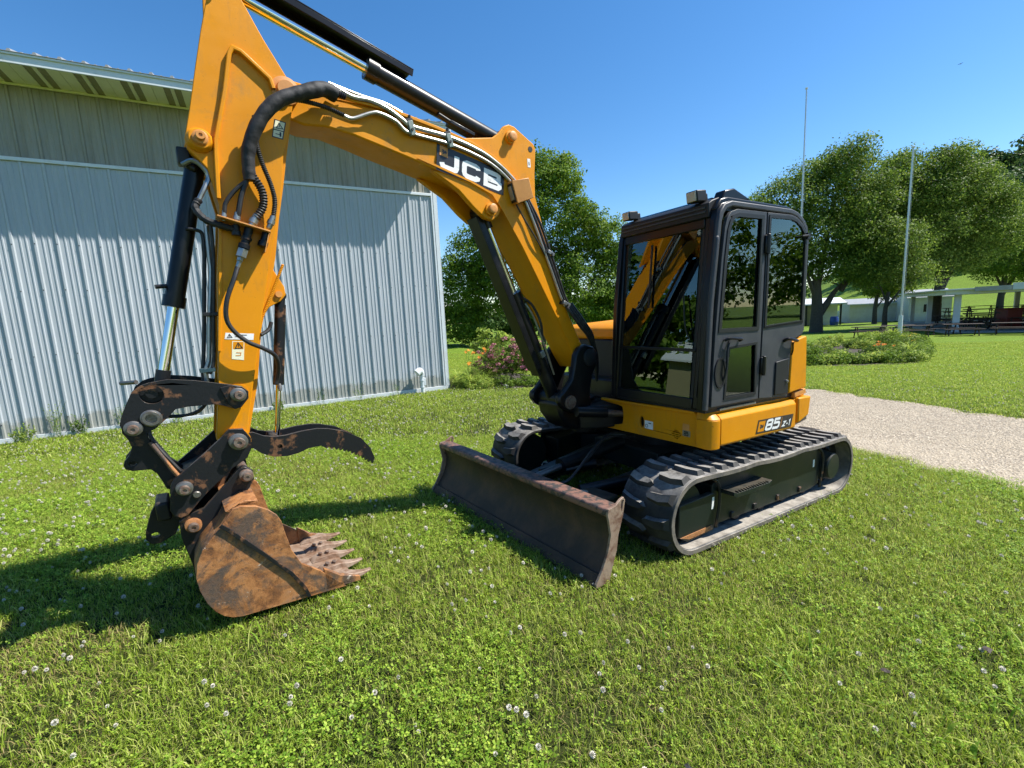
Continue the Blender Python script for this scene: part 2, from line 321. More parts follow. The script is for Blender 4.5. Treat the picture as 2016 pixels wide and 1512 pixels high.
    def build(s, name, mat, parent=None, bevel=0.0, sharp=35, kind=None, label=None, mesh_only=False):
        me = bpy.data.meshes.new(name); me.from_pydata(s.v, [], s.f); me.validate(); me.update()
        bm = bmesh.new(); bm.from_mesh(me); bmesh.ops.recalc_face_normals(bm, faces=bm.faces); bm.to_mesh(me); bm.free()
        me.shade_smooth(); me.set_sharp_from_angle(angle=R(sharp))
        me.materials.append(M[mat] if isinstance(mat, str) else mat)
        if mesh_only: return me
        o = link(name, me, parent)
        if bevel:
            b = o.modifiers.new('edge', 'BEVEL'); b.width = bevel; b.segments = 2; b.limit_method = 'ANGLE'; b.angle_limit = R(40); b.harden_normals = False
        if kind: o['kind'] = kind
        if label: o['label'] = label
        return o
def link(name, data, parent=None):
    o = bpy.data.objects.new(name, data); COL.objects.link(o)
    if parent is not None: o.parent = parent
    return o
def thing(name, label, cat, loc=(0, 0, 0), rz=0.0, group=None):
    o = link(name, None); o.location = loc; o.rotation_euler = (0, 0, rz); o['label'] = label; o['category'] = cat; o.empty_display_size = 0.2
    if group: o['group'] = group
    return o
def tag(o, label, cat, group=None):
    o['label'] = label; o['category'] = cat
    if group: o['group'] = group
    return o
def np_mesh(name, verts, faces_flat, fsize, mat):
    """fast mesh of equal polygons"""
    me = bpy.data.meshes.new(name); nv = len(verts); nf = len(faces_flat) // fsize
    me.vertices.add(nv); me.vertices.foreach_set('co', np.asarray(verts, np.float32).ravel())
    me.loops.add(nf * fsize); me.loops.foreach_set('vertex_index', np.asarray(faces_flat, np.int32).ravel())
    me.polygons.add(nf); me.polygons.foreach_set('loop_start', np.arange(0, nf * fsize, fsize, dtype=np.int32))
    try: me.polygons.foreach_set('loop_total', np.full(nf, fsize, dtype=np.int32))
    except Exception: pass
    me.update(calc_edges=True)
    for q in (mat if isinstance(mat, (list, tuple)) else [mat]): me.materials.append(M[q])
    return me

# ================================================================== EXCAVATOR (machine frame: x forward, y to the cab side, z up)
EX = thing('excavator', 'yellow and black tracked excavator with its bucket curled on the lawn', 'excavator', (1.534, 4.539, 0))
def axes(yaw, pitch):
    y, m = R(yaw), R(pitch); B = Vector((math.cos(y) * math.cos(m), math.sin(y) * math.cos(m), -math.sin(m))); L = Vector((math.sin(y), -math.cos(y), 0)); F = -B
    return Matrix((F, L, F.cross(L))).transposed().to_4x4()
MX = axes(32.8, 3.4); MX.translation = (1.534, 4.539, 0); EX.matrix_world = MX          # stands on the slope that falls towards the drive
MH = axes(30.1, 3.4); MH.translation = (1.534, 4.539, 0); HOUSE = MX.inverted() @ MH      # upper body slewed a little
MB_ = axes(36.5, 0.0); MB_.translation = (0.587, 4.233, 0); SWING = MX.inverted() @ MB_   # boom swung on the kingpost
FRAME = None; FIT = None                                                                 # pose and proportions of the assembly being built
def und(x, y, z): return (1.133 * x + 0.031, y, z)
def house_fit(a, b): return lambda x, y, z: (1.025 * x + 0.0441 * z + 0.0143, (b + a * y) if y < 1.0501 else y + (b + a * 1.05 - 1.05) + 0.0 * z, -0.0426 * x + 0.9365 * z + 0.049)
cab_fit = house_fit(0.886, 0.15)
def apron_fit(x, y, z): return (1.025 * x + 0.0441 * z + 0.0143, 0.05 + 0.93 * y if y < 1.0 else 0.98 + (y - 1.0) * 1.0, -0.0426 * x + 0.9365 * z + 0.049)
def rear_fit(x, y, z): return (1.025 * x + 0.0441 * z + 0.0143, y + 0.02, -0.0426 * x + 0.9365 * z + 0.049)
def boom_fit(x, y, z): return (1.0052 * x + 0.0326 * z - 1.2944, y, -0.0549 * x + 0.9722 * z + 0.046)
def arm_fit(x, y, z): return (0.8984 * x + 0.0094 * z - 0.865, y, -0.0155 * x + 0.8608 * z + 0.2672)
def link_fit(x, y, z): return (0.8885 * x + 0.015 * z - 0.828, y, 0.048 * x + 0.8398 * z + 0.0455)
def bucket_fit(x, y, z): return (0.8592 * x + 0.0152 * z - 0.6648, y * 1.276, 0.0778 * x + 0.8155 * z - 0.0239)
def similar(a, b, c, d):
    a, b, c, d = (complex(*q) for q in (a, b, c, d)); k = (d - c) / (b - a); m = abs(k)
    def f(x, y, z): q = c + k * (complex(x, z) - a); return (q.real, y * m, q.imag)
    return f
def P(mb, name, mat, parent=None, bevel=0.0, **k):
    if FIT is not None: mb.v = [FIT(*p) for p in mb.v]
    o = mb.build(name, mat, parent or EX, bevel, **k)
    if parent is None and FRAME is not None: o.matrix_local = FRAME
    return o
def arc(cx, cz, r, a0, a1, n): return [(cx + r * math.cos(R(a0 + (a1 - a0) * i / n)), cz + r * math.sin(R(a0 + (a1 - a0) * i / n))) for i in range(n + 1)]
# ---- tracks
FX, RX, CZ, RI = 1.124, -1.085, 0.305, 0.235
def belt_pt(s, r):
    """point and tangent at arc length s along the loop of radius r"""
    Ls = FX - RX; La = math.pi * r; tot = 2 * Ls + 2 * La; s %= tot
    if s < Ls:
        sag = -0.016 * math.sin(math.pi * s / Ls) * abs(math.sin(3 * math.pi * s / Ls)) if r > 0 else 0
        return (RX + s, CZ + r + sag), (1, 0)
    s -= Ls
    if s < La: a = math.pi / 2 - s / r; return (FX + r * math.cos(a), CZ + r * math.sin(a)), (math.sin(a), -math.cos(a))
    s -= La
    if s < Ls: return (FX - s, CZ - r), (-1, 0)
    s -= Ls; a = -math.pi / 2 - s / r; return (RX + r * math.cos(a), CZ + r * math.sin(a)), (math.sin(a), -math.cos(a))
NL = 41
def lug_mesh(side):
    # tread block: x along the belt, y across (0 at the outer lip), z outwards; raked and waisted like the photo's staggered pads
    mb = MB(); y = [0.015, 0.11, 0.215, 0.235]; s = side
    a = [(-0.045, y[0]), (0.040, y[0]), (0.062, y[1]), (0.052, y[2]), (0.020, y[3]), (-0.012, y[2] - 0.01), (-0.022, y[1])]
    top = [(-0.028, y[0] + 0.02), (0.026, y[0] + 0.02), (0.048, y[1]), (0.040, y[2] - 0.008), (0.018, y[3] - 0.012), (0.000, y[2] - 0.02), (-0.008, y[1])]
    n = len(a); vs = [(p[0], -s * p[1], -0.006) for p in a] + [(p[0], -s * p[1], 0.032) for p in top]
    fs = [tuple(range(n)), tuple(range(2 * n - 1, n - 1, -1))] + [(i, (i + 1) % n, n + (i + 1) % n, n + i) for i in range(n)]
    return mb.add(vs, fs).build('tread_lug', 'rubber', mesh_only=True, sharp=50)
LUG = {1: lug_mesh(1), -1: lug_mesh(-1)}
def track(ys):                         # ys = +1 near (cab) side, -1 far side
    yo, yi = ys * 1.15, ys * 0.70; N = 132; tot = 2 * (FX - RX) + 2 * math.pi * (RI + 0.04)
    ti = 2 * (FX - RX) + 2 * math.pi * RI; prof = [(0.0, yo - ys * 0.012), (0.012, yo), (0.030, yo), (0.042, yo - ys * 0.018), (0.042, yi + ys * 0.018), (0.030, yi), (0.012, yi), (0.0, yi + ys * 0.012)]
    mb = MB(); K = len(prof)
    for i in range(N):
        for dr, y in prof:
            r = RI + dr; Lr = 2 * (FX - RX) + 2 * math.pi * r; s = i / N
            # keep the straight runs aligned: parametrise on the inner loop
            (px, pz), (tx, tz) = belt_pt(s * ti, RI); nx, nz = -tz, tx
            mb.v.append((px + nx * dr, y, pz + nz * dr))
    for i in range(N):
        j = (i + 1) % N
        for k in range(K): q = (k + 1) % K; mb.f.append((i * K + k, j * K + k, j * K + q, i * K + q))
    tr = P(mb, 'track', 'rubber', label='rubber track nearest the camera' if ys > 0 else 'rubber track beyond the blade')
    for i in range(NL):
        for row in (0, 1):
            (px, pz), (tx, tz) = belt_pt((i + (0.5 if row else 0)) / NL * ti, RI); nx, nz = -tz, tx
            y0 = (yo if row == 0 else yi); sd = ys if row == 0 else -ys
            o = link('tread_lug', LUG[sd], tr)
            X = Vector((tx, 0, tz)); Z = Vector((nx, 0, nz)); Y = Z.cross(X)
            m = Matrix((X, Y, Z)).transposed().to_4x4(); m.translation = Vector((px, y0, pz)) + Z * 0.042
            o.matrix_local = m
    for dr0, dr1, ya in ((0.006, 0.036, yo + ys * 0.0015),):
        mb = MB()
        for i in range(N):
            (px, pz), (tx, tz) = belt_pt(i / N * ti, RI); nx, nz = -tz, tx
            for dr in (dr0, dr1): mb.v += [(px + nx * dr, ya, pz + nz * dr), (px + nx * dr, ya - ys * 0.006, pz + nz * dr)]
        for i in range(N):
            j = (i + 1) % N; a, b = 4 * i, 4 * j; mb.f += [(a, b, b + 2, a + 2), (a, a + 1, b + 1, b), (a + 2, b + 2, b + 3, a + 3)]
        P(mb, 'belt_edge', 'dustyrubber', tr)
    mb = MB()
    for i in range(N):
        (px, pz), (tx, tz) = belt_pt(i / N * ti, RI); nx, nz = -tz, tx
        for y in (yo - ys * 0.012, yo - ys * 0.13): mb.v += [(px - nx * 0.0015, y, pz - nz * 0.0015)]
    for i in range(N): j = (i + 1) % N; mb.f.append((2 * i, 2 * i + 1, 2 * j + 1, 2 * j))
    P(mb, 'belt_inner_face', 'dustyrubber', tr)
    # inner drive lugs, one joined strip
    mb = MB()
    for i in range(64):
        (px, pz), (tx, tz) = belt_pt((i + 0.25) / 64 * ti, RI); nx, nz = -tz, tx
        X = Vector((tx, 0, tz)); Z = Vector((nx, 0, nz)); rot = Matrix((X, Vector((0, 1, 0)), Z)).transposed()
        for yy in (0.19, 0.27): mb.box(-0.02, 0.02, -0.018, 0.018, -0.045, 0.004, rot, (px, yo - ys * yy, pz))
    P(mb, 'drive_lug', 'rubber', tr, kind='stuff')
    return tr
track(1); track(-1)
def track_frame(ys):
    global FIT
    y = lambda a: ys * a; FIT = und
    mb = MB()
    mb.prism([(-0.80, 0.17), (-0.62, 0.14), (0.60, 0.14), (0.66, 0.18), (0.66, 0.42), (0.30, 0.48), (-0.55, 0.49), (-0.80, 0.44)], y(0.80), y(1.045))
    fr = P(mb, 'track_frame', 'frame', bevel=0.008)
    mb = MB(); mb.prism([(0.66, 0.47), (0.60, 0.49), (-0.72, 0.50), (-0.79, 0.47), (-0.79, 0.15), (-0.66, 0.12), (0.60, 0.13), (0.70, 0.10), (0.70, 0.44)], y(1.045), y(1.06), holes=()); P(mb, 'side_plate', 'frame', fr, 0.003)
    mb = MB(); mb.prism([(1.045, 0.37), (0.70, 0.39), (0.68, 0.37), (0.68, 0.10), (0.95, 0.085), (1.045, 0.14)], y(1.03), y(1.075)); P(mb, 'idler_cover', 'frame', fr, 0.006, label='square cover plate with mud along its foot')
    mb = MB(); mb.prism([(1.03, 0.135), (0.70, 0.148), (0.70, 0.115), (0.94, 0.105)], y(1.076), y(1.082)); P(mb, 'mud_streak', 'rust', fr)
    for hx in (0.645, -0.80):            # hoops either side of the frame
        mb = MB(); mb.tube([(hx + 0.02, y(1.08), 0.12), (hx, y(1.085), 0.30), (hx + 0.01, y(1.08), 0.44), (hx + 0.07, y(1.06), 0.50), (hx + 0.16, y(1.04), 0.51)], 0.011, 8); P(mb, 'guide_hoop', 'wornblack', fr)
    FIT = None
    mb = MB(); mb.lathe((FX, y(0.82), CZ), (0, ys, 0), [(0, 0.05), (0, 0.20), (0.08, 0.205), (0.09, 0.215), (0.13, 0.215), (0.14, 0.205), (0.22, 0.20), (0.22, 0.05)], 36); P(mb, 'idler', 'frame', fr)
    mb = MB(); n = 26; out = []
    for i in range(n):
        a = 360 * i / n
        for k, rr in ((0.2, 0.19), (0.5, 0.232), (0.8, 0.19)): q = R(a + 360 / n * k); out.append((RX + rr * math.cos(q), CZ + rr * math.sin(q)))
    mb.prism(out, y(0.88), y(0.93)); P(mb, 'sprocket', 'wornblack', fr)
    mb = MB(); mb.lathe((-1.045, y(0.86), 0.295), (0, ys, 0), [(0, 0.16), (0.10, 0.16), (0.14, 0.135), (0.24, 0.125), (0.25, 0.115), (0.25, 0.02)], 40); mm = P(mb, 'drive_motor', 'frame', fr)
    mb = MB()
    for x in (-0.68, -0.31, 0.05, 0.41, 0.70): mb.lathe((x, y(0.80), 0.135), (0, ys, 0), [(0, 0.03), (0, 0.062), (0.08, 0.062), (0.085, 0.035), (0.15, 0.035), (0.155, 0.062), (0.22, 0.062), (0.22, 0.03)], 20)
    for x in (-0.5, 0.3): pass
    P(mb, 'roller', 'wornblack', fr)
    FIT = und
    for x in (-0.47, -0.14, 0.18, 0.46):   # ears over the rollers
        mb = MB(); mb.box(x - 0.018, x + 0.018, min(y(1.05), y(1.075)), max(y(1.05), y(1.075)), 0.135, 0.185); P(mb, 'roller_bracket', 'wornblack', fr, 0.006)
    mb = MB(); mb.lathe((0.02, y(0.86), 0.50), (0, ys, 0), [(0, 0.02), (0, 0.04), (0.13, 0.04), (0.13, 0.02)], 18); P(mb, 'carrier_roller', 'wornblack', fr)
    mb = MB()                              # folding step with teeth on the edge
    st = [(0.64, 0.385), (0.60, 0.365), (0.22, 0.365), (0.18, 0.385), (0.18, 0.415), (0.22, 0.40), (0.60, 0.40), (0.64, 0.415)]
    mb.prism(st, y(1.06), y(1.19))
    for i in range(13): x = 0.22 + i * 0.03; mb.box(x, x + 0.012, min(y(1.165), y(1.19)), max(y(1.165), y(1.19)), 0.40, 0.413)
    P(mb, 'step', 'frame', fr, 0.002)
    mb = MB(); mb.prism([(-0.70, 0.325), (-0.675, 0.325), (-0.675, 0.395), (-0.70, 0.395)], y(1.061), y(1.063)); mb.prism([(0.70, 0.27), (0.72, 0.27), (0.715, 0.36), (0.695, 0.36)], y(1.076), y(1.078)); P(mb, 'label_plate', 'white', fr); FIT = None
track_frame(1); track_frame(-1)
# ---- car body, slew ring
mb = MB(); mb.box(-0.62, 0.62, -0.40, 0.40, 0.30, 0.50)
for sx in (1, -1):
    for sy in (1, -1):
        mb.add([(0, 0, 0.34), (sx * 0.45, sy * 0.80, 0.24), (sx * 0.20, sy * 0.80, 0.24), (0, 0.0, 0.50), (sx * 0.45, sy * 0.80, 0.44), (sx * 0.20, sy * 0.80, 0.44)], [(0, 1, 2), (3, 5, 4), (0, 3, 4, 1), (1, 4, 5, 2), (2, 5, 3, 0)])
P(mb, 'car_body', 'frame', bevel=0.01)
mb = MB(); mb.lathe((0, 0, 0.50), (0, 0, 1), [(0, 0.05), (0, 0.42), (0.08, 0.42), (0.08, 0.46), (0.15, 0.46), (0.15, 0.40), (0.22, 0.40), (0.22, 0.05)], 48); P(mb, 'slew_ring', 'black')
# ---- dozer blade: angled 14.6 degrees about the vertical
BA = Vector((1.985, -1.02, 0)); BB = Vector((1.835, 1.065, 0)); bd = (BB - BA); BL = bd.length; bd.normalize(); bn = Vector((bd.y, -bd.x, 0))   # bn points forward
def bl(u, v, z): return tuple(BA + bd * u + bn * v + Vector((0, 0, 0.035 + 0.93 * z)))
prof = [(0.155, 0.0), (0.115, 0.06), (0.055, 0.15), (0.02, 0.25), (0.012, 0.34), (0.03, 0.42), (0.055, 0.465)]
back = [(p - 0.018, z) for p, z in prof]
mb = MB(); o = [(v, z) for v, z in prof] + [(v, z) for v, z in reversed(back)]
mb.prism(o, 0.0, BL, fn=lambda a, b, c: bl(c, a, b)); BLD = P(mb, 'dozer_blade', 'blade', bevel=0.002)
mb = MB(); mb.prism([(0.078, 0.452), (0.078, 0.488), (0.066, 0.500), (-0.035, 0.502), (-0.06, 0.490), (-0.06, 0.452), (-0.05, 0.44), (0.066, 0.44)], 0.0, BL, fn=lambda a, b, c: bl(c, a, b)); P(mb, 'top_rail', 'bladerim', BLD, 0.008)
mb = MB(); mb.prism([(0.165, -0.01), (0.172, 0.0), (0.130, 0.07), (0.118, 0.065), (0.145, -0.01)], 0.0, BL, fn=lambda a, b, c: bl(c, a, b)); P(mb, 'cutting_edge', 'blade', BLD, 0.002)
for u0, u1 in ((-0.016, 0.0), (BL, BL + 0.016)):
    mb = MB(); mb.prism([(0.17, -0.005), (0.172, 0.02), (0.12, 0.10), (0.075, 0.20), (0.05, 0.32), (0.072, 0.42), (0.085, 0.465), (0.075, 0.500), (0.015, 0.510), (-0.03, 0.545), (-0.06, 0.555), (-0.075, 0.53), (-0.06, 0.43), (-0.02, 0.30), (-0.01, 0.20), (0.03, 0.08), (0.05, -0.005)], u0, u1, holes=([(-0.055, 0.535), (-0.04, 0.535), (-0.035, 0.50), (-0.045, 0.46), (-0.055, 0.50)],), fn=lambda a, b, c: bl(c, a, b))
    P(mb, 'end_plate', 'endplate', BLD, 0.002, label='rust-worn end plate of the blade')
mb = MB()
for u in (0.45, 0.9, 1.45, 1.9): mb.prism([(-0.008, 0.03), (-0.10, 0.10), (-0.10, 0.34), (-0.012, 0.44)], u - 0.01, u + 0.01, fn=lambda a, b, c: bl(c, a, b))
mb.prism([(-0.06, 0.06), (-0.06, 0.20), (-0.16, 0.20), (-0.16, 0.06)], 0.35, BL - 0.35, fn=lambda a, b, c: bl(c, a, b)); P(mb, 'rear_stiffener', 'frame', BLD, 0.006)
def bar(p, q, w_, h_): 
    p, q = Vector(p), Vector(q); d = (q - p); L = d.length; d.normalize(); z = Vector((0, 0, 1)); s = z.cross(d).normalized(); u = d.cross(s)
    m = MB(); m.box(0, L, -w_ / 2, w_ / 2, -h_ / 2, h_ / 2, Matrix((d, s, u)).transposed(), p); return m
FIT = und
# push frame: two arms meeting a pivoting nose behind the blade
P(bar((0.45, 0.42, 0.36), (1.54, 0.30, 0.20), 0.10, 0.13), 'blade_arm', 'frame', bevel=0.01)
P(bar((0.45, -0.42, 0.36), (1.58, -0.22, 0.20), 0.10, 0.13), 'blade_arm', 'frame', bevel=0.01)
mb = MB(); mb.prism([(1.34, -0.42), (1.66, -0.20), (1.66, 0.12), (1.42, 0.50), (1.32, 0.40)], 0.14, 0.31, fn=lambda a, b, c: (a, b, c)); P(mb, 'pivot_frame', 'frame', bevel=0.015)
mb = MB(); mb.prism([(1.22, 0.36), (1.50, 0.44), (1.46, 0.70), (1.18, 0.66)], 0.16, 0.36, fn=lambda a, b, c: (a, b, c)); P(mb, 'angle_box', 'frame', bevel=0.02, label='dark green guard box between blade and near track')
mb = MB(); mb.box(0, 0.10, -0.035, 0.035, 0, 0.03, Matrix.Rotation(R(30), 3, 'Z'), (1.36, 0.50, 0.36)); P(mb, 'caked_mud', 'stone', bevel=0.014)
mb = MB(); mb.cyl((0.52, -0.05, 0.52), (1.15, -0.05, 0.40), 0.062, n=28).cyl((1.12, -0.05, 0.405), (1.17, -0.05, 0.397), 0.07, n=28); bc = P(mb, 'blade_cylinder', 'black')
mb = MB(); mb.cyl((1.15, -0.05, 0.40), (1.50, -0.05, 0.33), 0.028); P(mb, 'cylinder_rod', 'steel', bc)
for yy in (0.22, -0.3):
    mb = MB(); mb.cyl((0.85, yy + 0.3, 0.38), (1.30, yy + 0.15, 0.33), 0.045, n=24).cyl((1.30, yy + 0.15, 0.33), (1.46, yy + 0.08, 0.30), 0.022); P(mb, 'angle_cylinder', 'black')
for k, (a, b) in enumerate((((0.5, 0.05, 0.62), (1.0, 0.12, 0.50)), ((0.5, 0.10, 0.60), (1.2, 0.22, 0.44)))):
    mb = MB(); mb.tube([a, (a[0] * .5 + b[0] * .5, a[1], a[2] + 0.02), b, (b[0] + 0.12, b[1] + .03, b[2] - 0.06), (b[0] + 0.22, b[1] - 0.02, b[2] - 0.09)], 0.011, 8); P(mb, 'blade_hose', 'hose')

# ---- upper structure
FRAME = HOUSE; FIT = rear_fit
mb = MB(); mb.prism([(-0.75, -1.05), (0.60, -1.05), (0.86, -0.52), (1.02, -0.40), (1.04, -0.05), (0.90, 0.05), (0.62, 0.12), (0.62, 1.04), (-0.30, 1.04), (-0.75, 0.95)], 0.74, 0.96, fn=lambda a, b, c: (a, b, c)); P(mb, 'turntable_frame', 'black', bevel=0.008)
FIT = apron_fit
# front apron under the cab (faces forward)
HL = [(0.10 + 0.03 * math.cos(a) * 1.0, 0.885 + 0.10 * math.sin(a)) for a in np.linspace(math.pi / 2, -math.pi / 2, 9)]
out = [(1.005, 0.745), (1.005, 1.035), (-0.10, 1.005), (-0.10, 0.975), (0.10, 0.965)] + [(0.16 + 0.02 * math.cos(a), 0.87 + 0.085 * math.sin(a)) for a in np.linspace(math.pi / 2, -math.pi / 2, 9)] + [(0.0, 0.745), (-0.05, 0.715)]
ov = [(0.415 + 0.028 * math.cos(a), 0.85 + 0.052 * math.sin(a)) for a in np.linspace(0, 2 * math.pi, 18, endpoint=False)]
vents = []
for k, (wd, z) in enumerate(((0.022, 0.842), (0.038, 0.826), (0.05, 0.81), (0.038, 0.794), (0.022, 0.778))):
    vents.append([(0.80 - wd, z - 0.0035), (0.80 + wd, z - 0.0035), (0.80 + wd, z + 0.0035), (0.80 - wd, z + 0.0035)])
mb = MB(); mb.prism(out, 0.735, 0.755, holes=[ov] + vents, fn=lambda a, b, c: (c, a, b)); AP = P(mb, 'front_apron', 'yellow', bevel=0.004)
mb = MB(); mb.prism([(-0.10, 0.985), (1.0, 1.012), (1.0, 1.04), (-0.10, 1.010)], 0.755, 0.785, fn=lambda a, b, c: (c, a, b)); P(mb, 'apron_lip', 'yellow', AP, 0.006)
mb = MB(); mb.box(0.68, 0.71, 0.2, 0.95, 0.76, 0.94); P(mb, 'backing', 'shade', AP)
# corner moulding and side skirt (cab side)
def skirt_sec(x0, x1, name, z0a, z0b, bv=0.006):
    """side section between x0 and x1; lower edge may slope"""
    sec = lambda zb: [(1.00, zb), (1.135, zb), (1.150, zb + 0.02), (1.150, 0.985), (1.125, 1.015), (1.085, 1.022), (1.085, 1.045), (1.00, 1.045)]
    mb = MB(); A = sec(z0a); B = sec(z0b); n = len(A); vs = [(x0, a, b) for a, b in A] + [(x1, a, b) for a, b in B]
    fs = [tuple(range(n)), tuple(range(2 * n - 1, n - 1, -1))] + [(i, (i + 1) % n, n + (i + 1) % n, n + i) for i in range(n)]
    return P(mb.add(vs, fs), name, 'yellow', bevel=bv)
mb = MB(); mb.prism([(0.785, 1.012), (0.785, 1.100), (0.768, 1.135), (0.735, 1.150), (0.690, 1.150), (0.690, 1.012)], 0.752, 0.985, fn=lambda a, b, c: (a, b, c)); CM = P(mb, 'corner_moulding', 'yellow', bevel=0.008)
mb = MB(); mb.add([(0.785, 1.012, 0.985), (0.785, 1.10, 0.985), (0.768, 1.135, 0.985), (0.735, 1.150, 0.985), (0.690, 1.150, 0.985), (0.690, 1.012, 0.985), (0.765, 1.012, 1.040), (0.765, 1.075, 1.040), (0.75, 1.085, 1.040), (0.72, 1.09, 1.040), (0.690, 1.09, 1.040), (0.690, 1.012, 1.040)],
    [(0, 1, 2, 3, 4, 5), (11, 10, 9, 8, 7, 6), (0, 6, 7, 1), (1, 7, 8, 2), (2, 8, 9, 3), (3, 9, 10, 4), (4, 10, 11, 5), (5, 11, 6, 0)]); P(mb, 'moulding_cap', 'yellow', CM, 0.004)
SK = skirt_sec(0.686, -0.27, 'side_skirt', 0.768, 0.760)
sec = MB(); sec.prism([(-0.274, 0.772), (-0.274, 1.02), (-0.37, 1.03), (-0.33, 0.78)], 1.0, 1.125); P(sec, 'skirt_return', 'yellow', bevel=0.006)
mb = MB(); mb.box(0.23, 0.66, 1.088, 1.118, 1.046, 1.056)
for i in range(22): mb.box(0.235 + i * 0.0192, 0.246 + i * 0.0192, 1.088, 1.120, 1.056, 1.062)
P(mb, 'sill_tread', 'zinc', bevel=0.0, label='ribbed metal strip on the door sill')
# decal 85 Z-1 on the skirt; near side is seen with x decreasing to the right
def side_fn(x0, z0, ux, uz, vx, vz, y): return lambda u, v, h: (x0 + ux * u + vx * v, y + h, z0 + uz * u + vz * v)
dz = -0.012
f85 = side_fn(0.272, 0.800, -0.475, dz, -0.03, 0.112, 1.1505)
def quad(fn, u0, v0, u1, v1, h0, h1): 
    vs = [fn(u, v, h) for h in (h0, h1) for u, v in ((u0, v0), (u1, v0), (u1, v1), (u0, v1))]
    return MB().add(vs, [(0, 1, 2, 3), (7, 6, 5, 4), (0, 4, 5, 1), (1, 5, 6, 2), (2, 6, 7, 3), (3, 7, 4, 0)])
D85 = P(quad(f85, 0, 0, 1, 1, 0, 0.0015), 'model_decal', 'blackprint', SK)
P(quad(f85, 0.03, 0.12, 0.20, 0.88, 0.0017, 0.0022), 'decal_square', 'yellow', D85.parent)
def emblem(fn, u0, v0, su, sv, h0, h1):   # small digger-arm emblem: bars in a square
    m = MB(); g = lambda a, b, h: fn(u0 + a * su, v0 + b * sv, h0 + h)
    for path, wd in (([(0.20, 0.72), (0.74, 0.50), (0.30, 0.24)], 0.17), ([(0.16, 0.48), (0.48, 0.46)], 0.12), ([(0.72, 0.72), (0.86, 0.50), (0.74, 0.30)], 0.12)): m.strip(path, wd, h1 - h0, lambda u, v, h: g(u, v, h))
    return m
P(emblem(f85, 0.045, 0.18, 0.14, 0.62, 0.0024, 0.0028), 'emblem', 'blackprint', SK)
GL = {  # stroke glyphs in a unit box
 '8': [([(0.18, 0.52), (0.12, 0.60), (0.12, 0.84), (0.24, 0.93), (0.76, 0.93), (0.88, 0.84), (0.88, 0.60), (0.82, 0.52)], 0), ([(0.16, 0.50), (0.84, 0.50)], 0), ([(0.18, 0.48), (0.10, 0.40), (0.10, 0.16), (0.24, 0.07), (0.76, 0.07), (0.90, 0.16), (0.90, 0.40), (0.82, 0.48)], 0)],
 '5': [([(0.90, 0.93), (0.14, 0.93), (0.14, 0.58), (0.74, 0.58), (0.90, 0.48), (0.90, 0.18), (0.76, 0.07), (0.10, 0.07), (0.10, 0.22)], 0)],
 'Z': [([(0.08, 0.90), (0.90, 0.90), (0.10, 0.10), (0.92, 0.10)], 0)],
 '1': [([(0.25, 0.78), (0.58, 0.92), (0.58, 0.02)], 0)],
 '-': [([(0.15, 0.42), (0.85, 0.42)], 0)],
}
def glyph(ch, fn, u0, v0, su, sv, wd, h0, asp, lean=0.0):
    m = MB()
    for k, (path, _) in enumerate(GL[ch]):
        pp = [(x * asp, y) for x, y in path]
        m.strip(pp, wd, 0.0006, lambda u, v, h, k=k: fn(u0 + (u / asp + lean * v) * su, v0 + v * sv, h0 + h + k * 0.00012))
    return m
for ch, u0, su in (('8', 0.225, 0.185), ('5', 0.435, 0.185)): P(glyph(ch, f85, u0, 0.14, su, 0.76, 0.24, 0.0018, 1.0, 0.12), 'numeral', 'white', SK)
P(quad(f85, 0.665, 0.10, 0.675, 0.90, 0.0017, 0.0022), 'decal_bar', 'orangeplate', SK)
for ch, u0, su, sv in (('Z', 0.715, 0.09, 0.40), ('-', 0.825, 0.05, 0.40), ('1', 0.875, 0.08, 0.46)): P(glyph(ch, f85, u0, 0.16, su, sv, 0.24, 0.0018, 1.0, 0.1), 'numeral', 'white', SK)
# stickers on the apron
fa = lambda u, v, h: (0.7555 + h, u, v)
P(quad(fa, 0.452, 0.800, 0.548, 0.872, 0, 0.001), 'round_hole_sticker', 'white', AP)
m_ = MB(); m_.strip([(0.475 + 0.014 * math.cos(a), 0.825 + 0.014 * math.sin(a)) for a in np.linspace(0, 2 * math.pi, 14, endpoint=False)], 0.004, 0.0008, lambda u, v, h: fa(u, v, h + 0.001), closed=True)
m_.v += []; P(m_, 'sticker_ring', 'blackprint', AP); P(quad(fa, 0.497, 0.847, 0.528, 0.856, 0.001, 0.0018), 'sticker_line', 'blackprint', AP)
P(quad(fa, 0.865, 0.862, 0.930, 0.915, 0, 0.001), 'faded_sticker', 'orangeplate', AP); P(quad(fa, 0.865, 0.812, 0.940, 0.860, 0, 0.001), 'noise_sticker', 'zinc', AP)
for ch, u0 in (('8', 0.878), ('5', 0.902)): P(glyph(ch, lambda u, v, h: fa(u, v, h), u0, 0.818, 0.020, 0.034, 0.26, 0.0012, 1.0), 'sticker_figure', 'blackprint', AP)
# swing cylinder sticking out under the apron's left end
FIT = None
mb = MB(); mb.cyl((1.26, 0.10, 0.885), (0.98, 0.16, 0.86), 0.045, n=24); sw = P(mb, 'swing_cylinder', 'black')
mb = MB(); mb.cyl((1.0, 0.155, 0.862), (0.74, 0.20, 0.838), 0.030, n=20); P(mb, 'cylinder_rod', 'steel', sw)
FIT = rear_fit
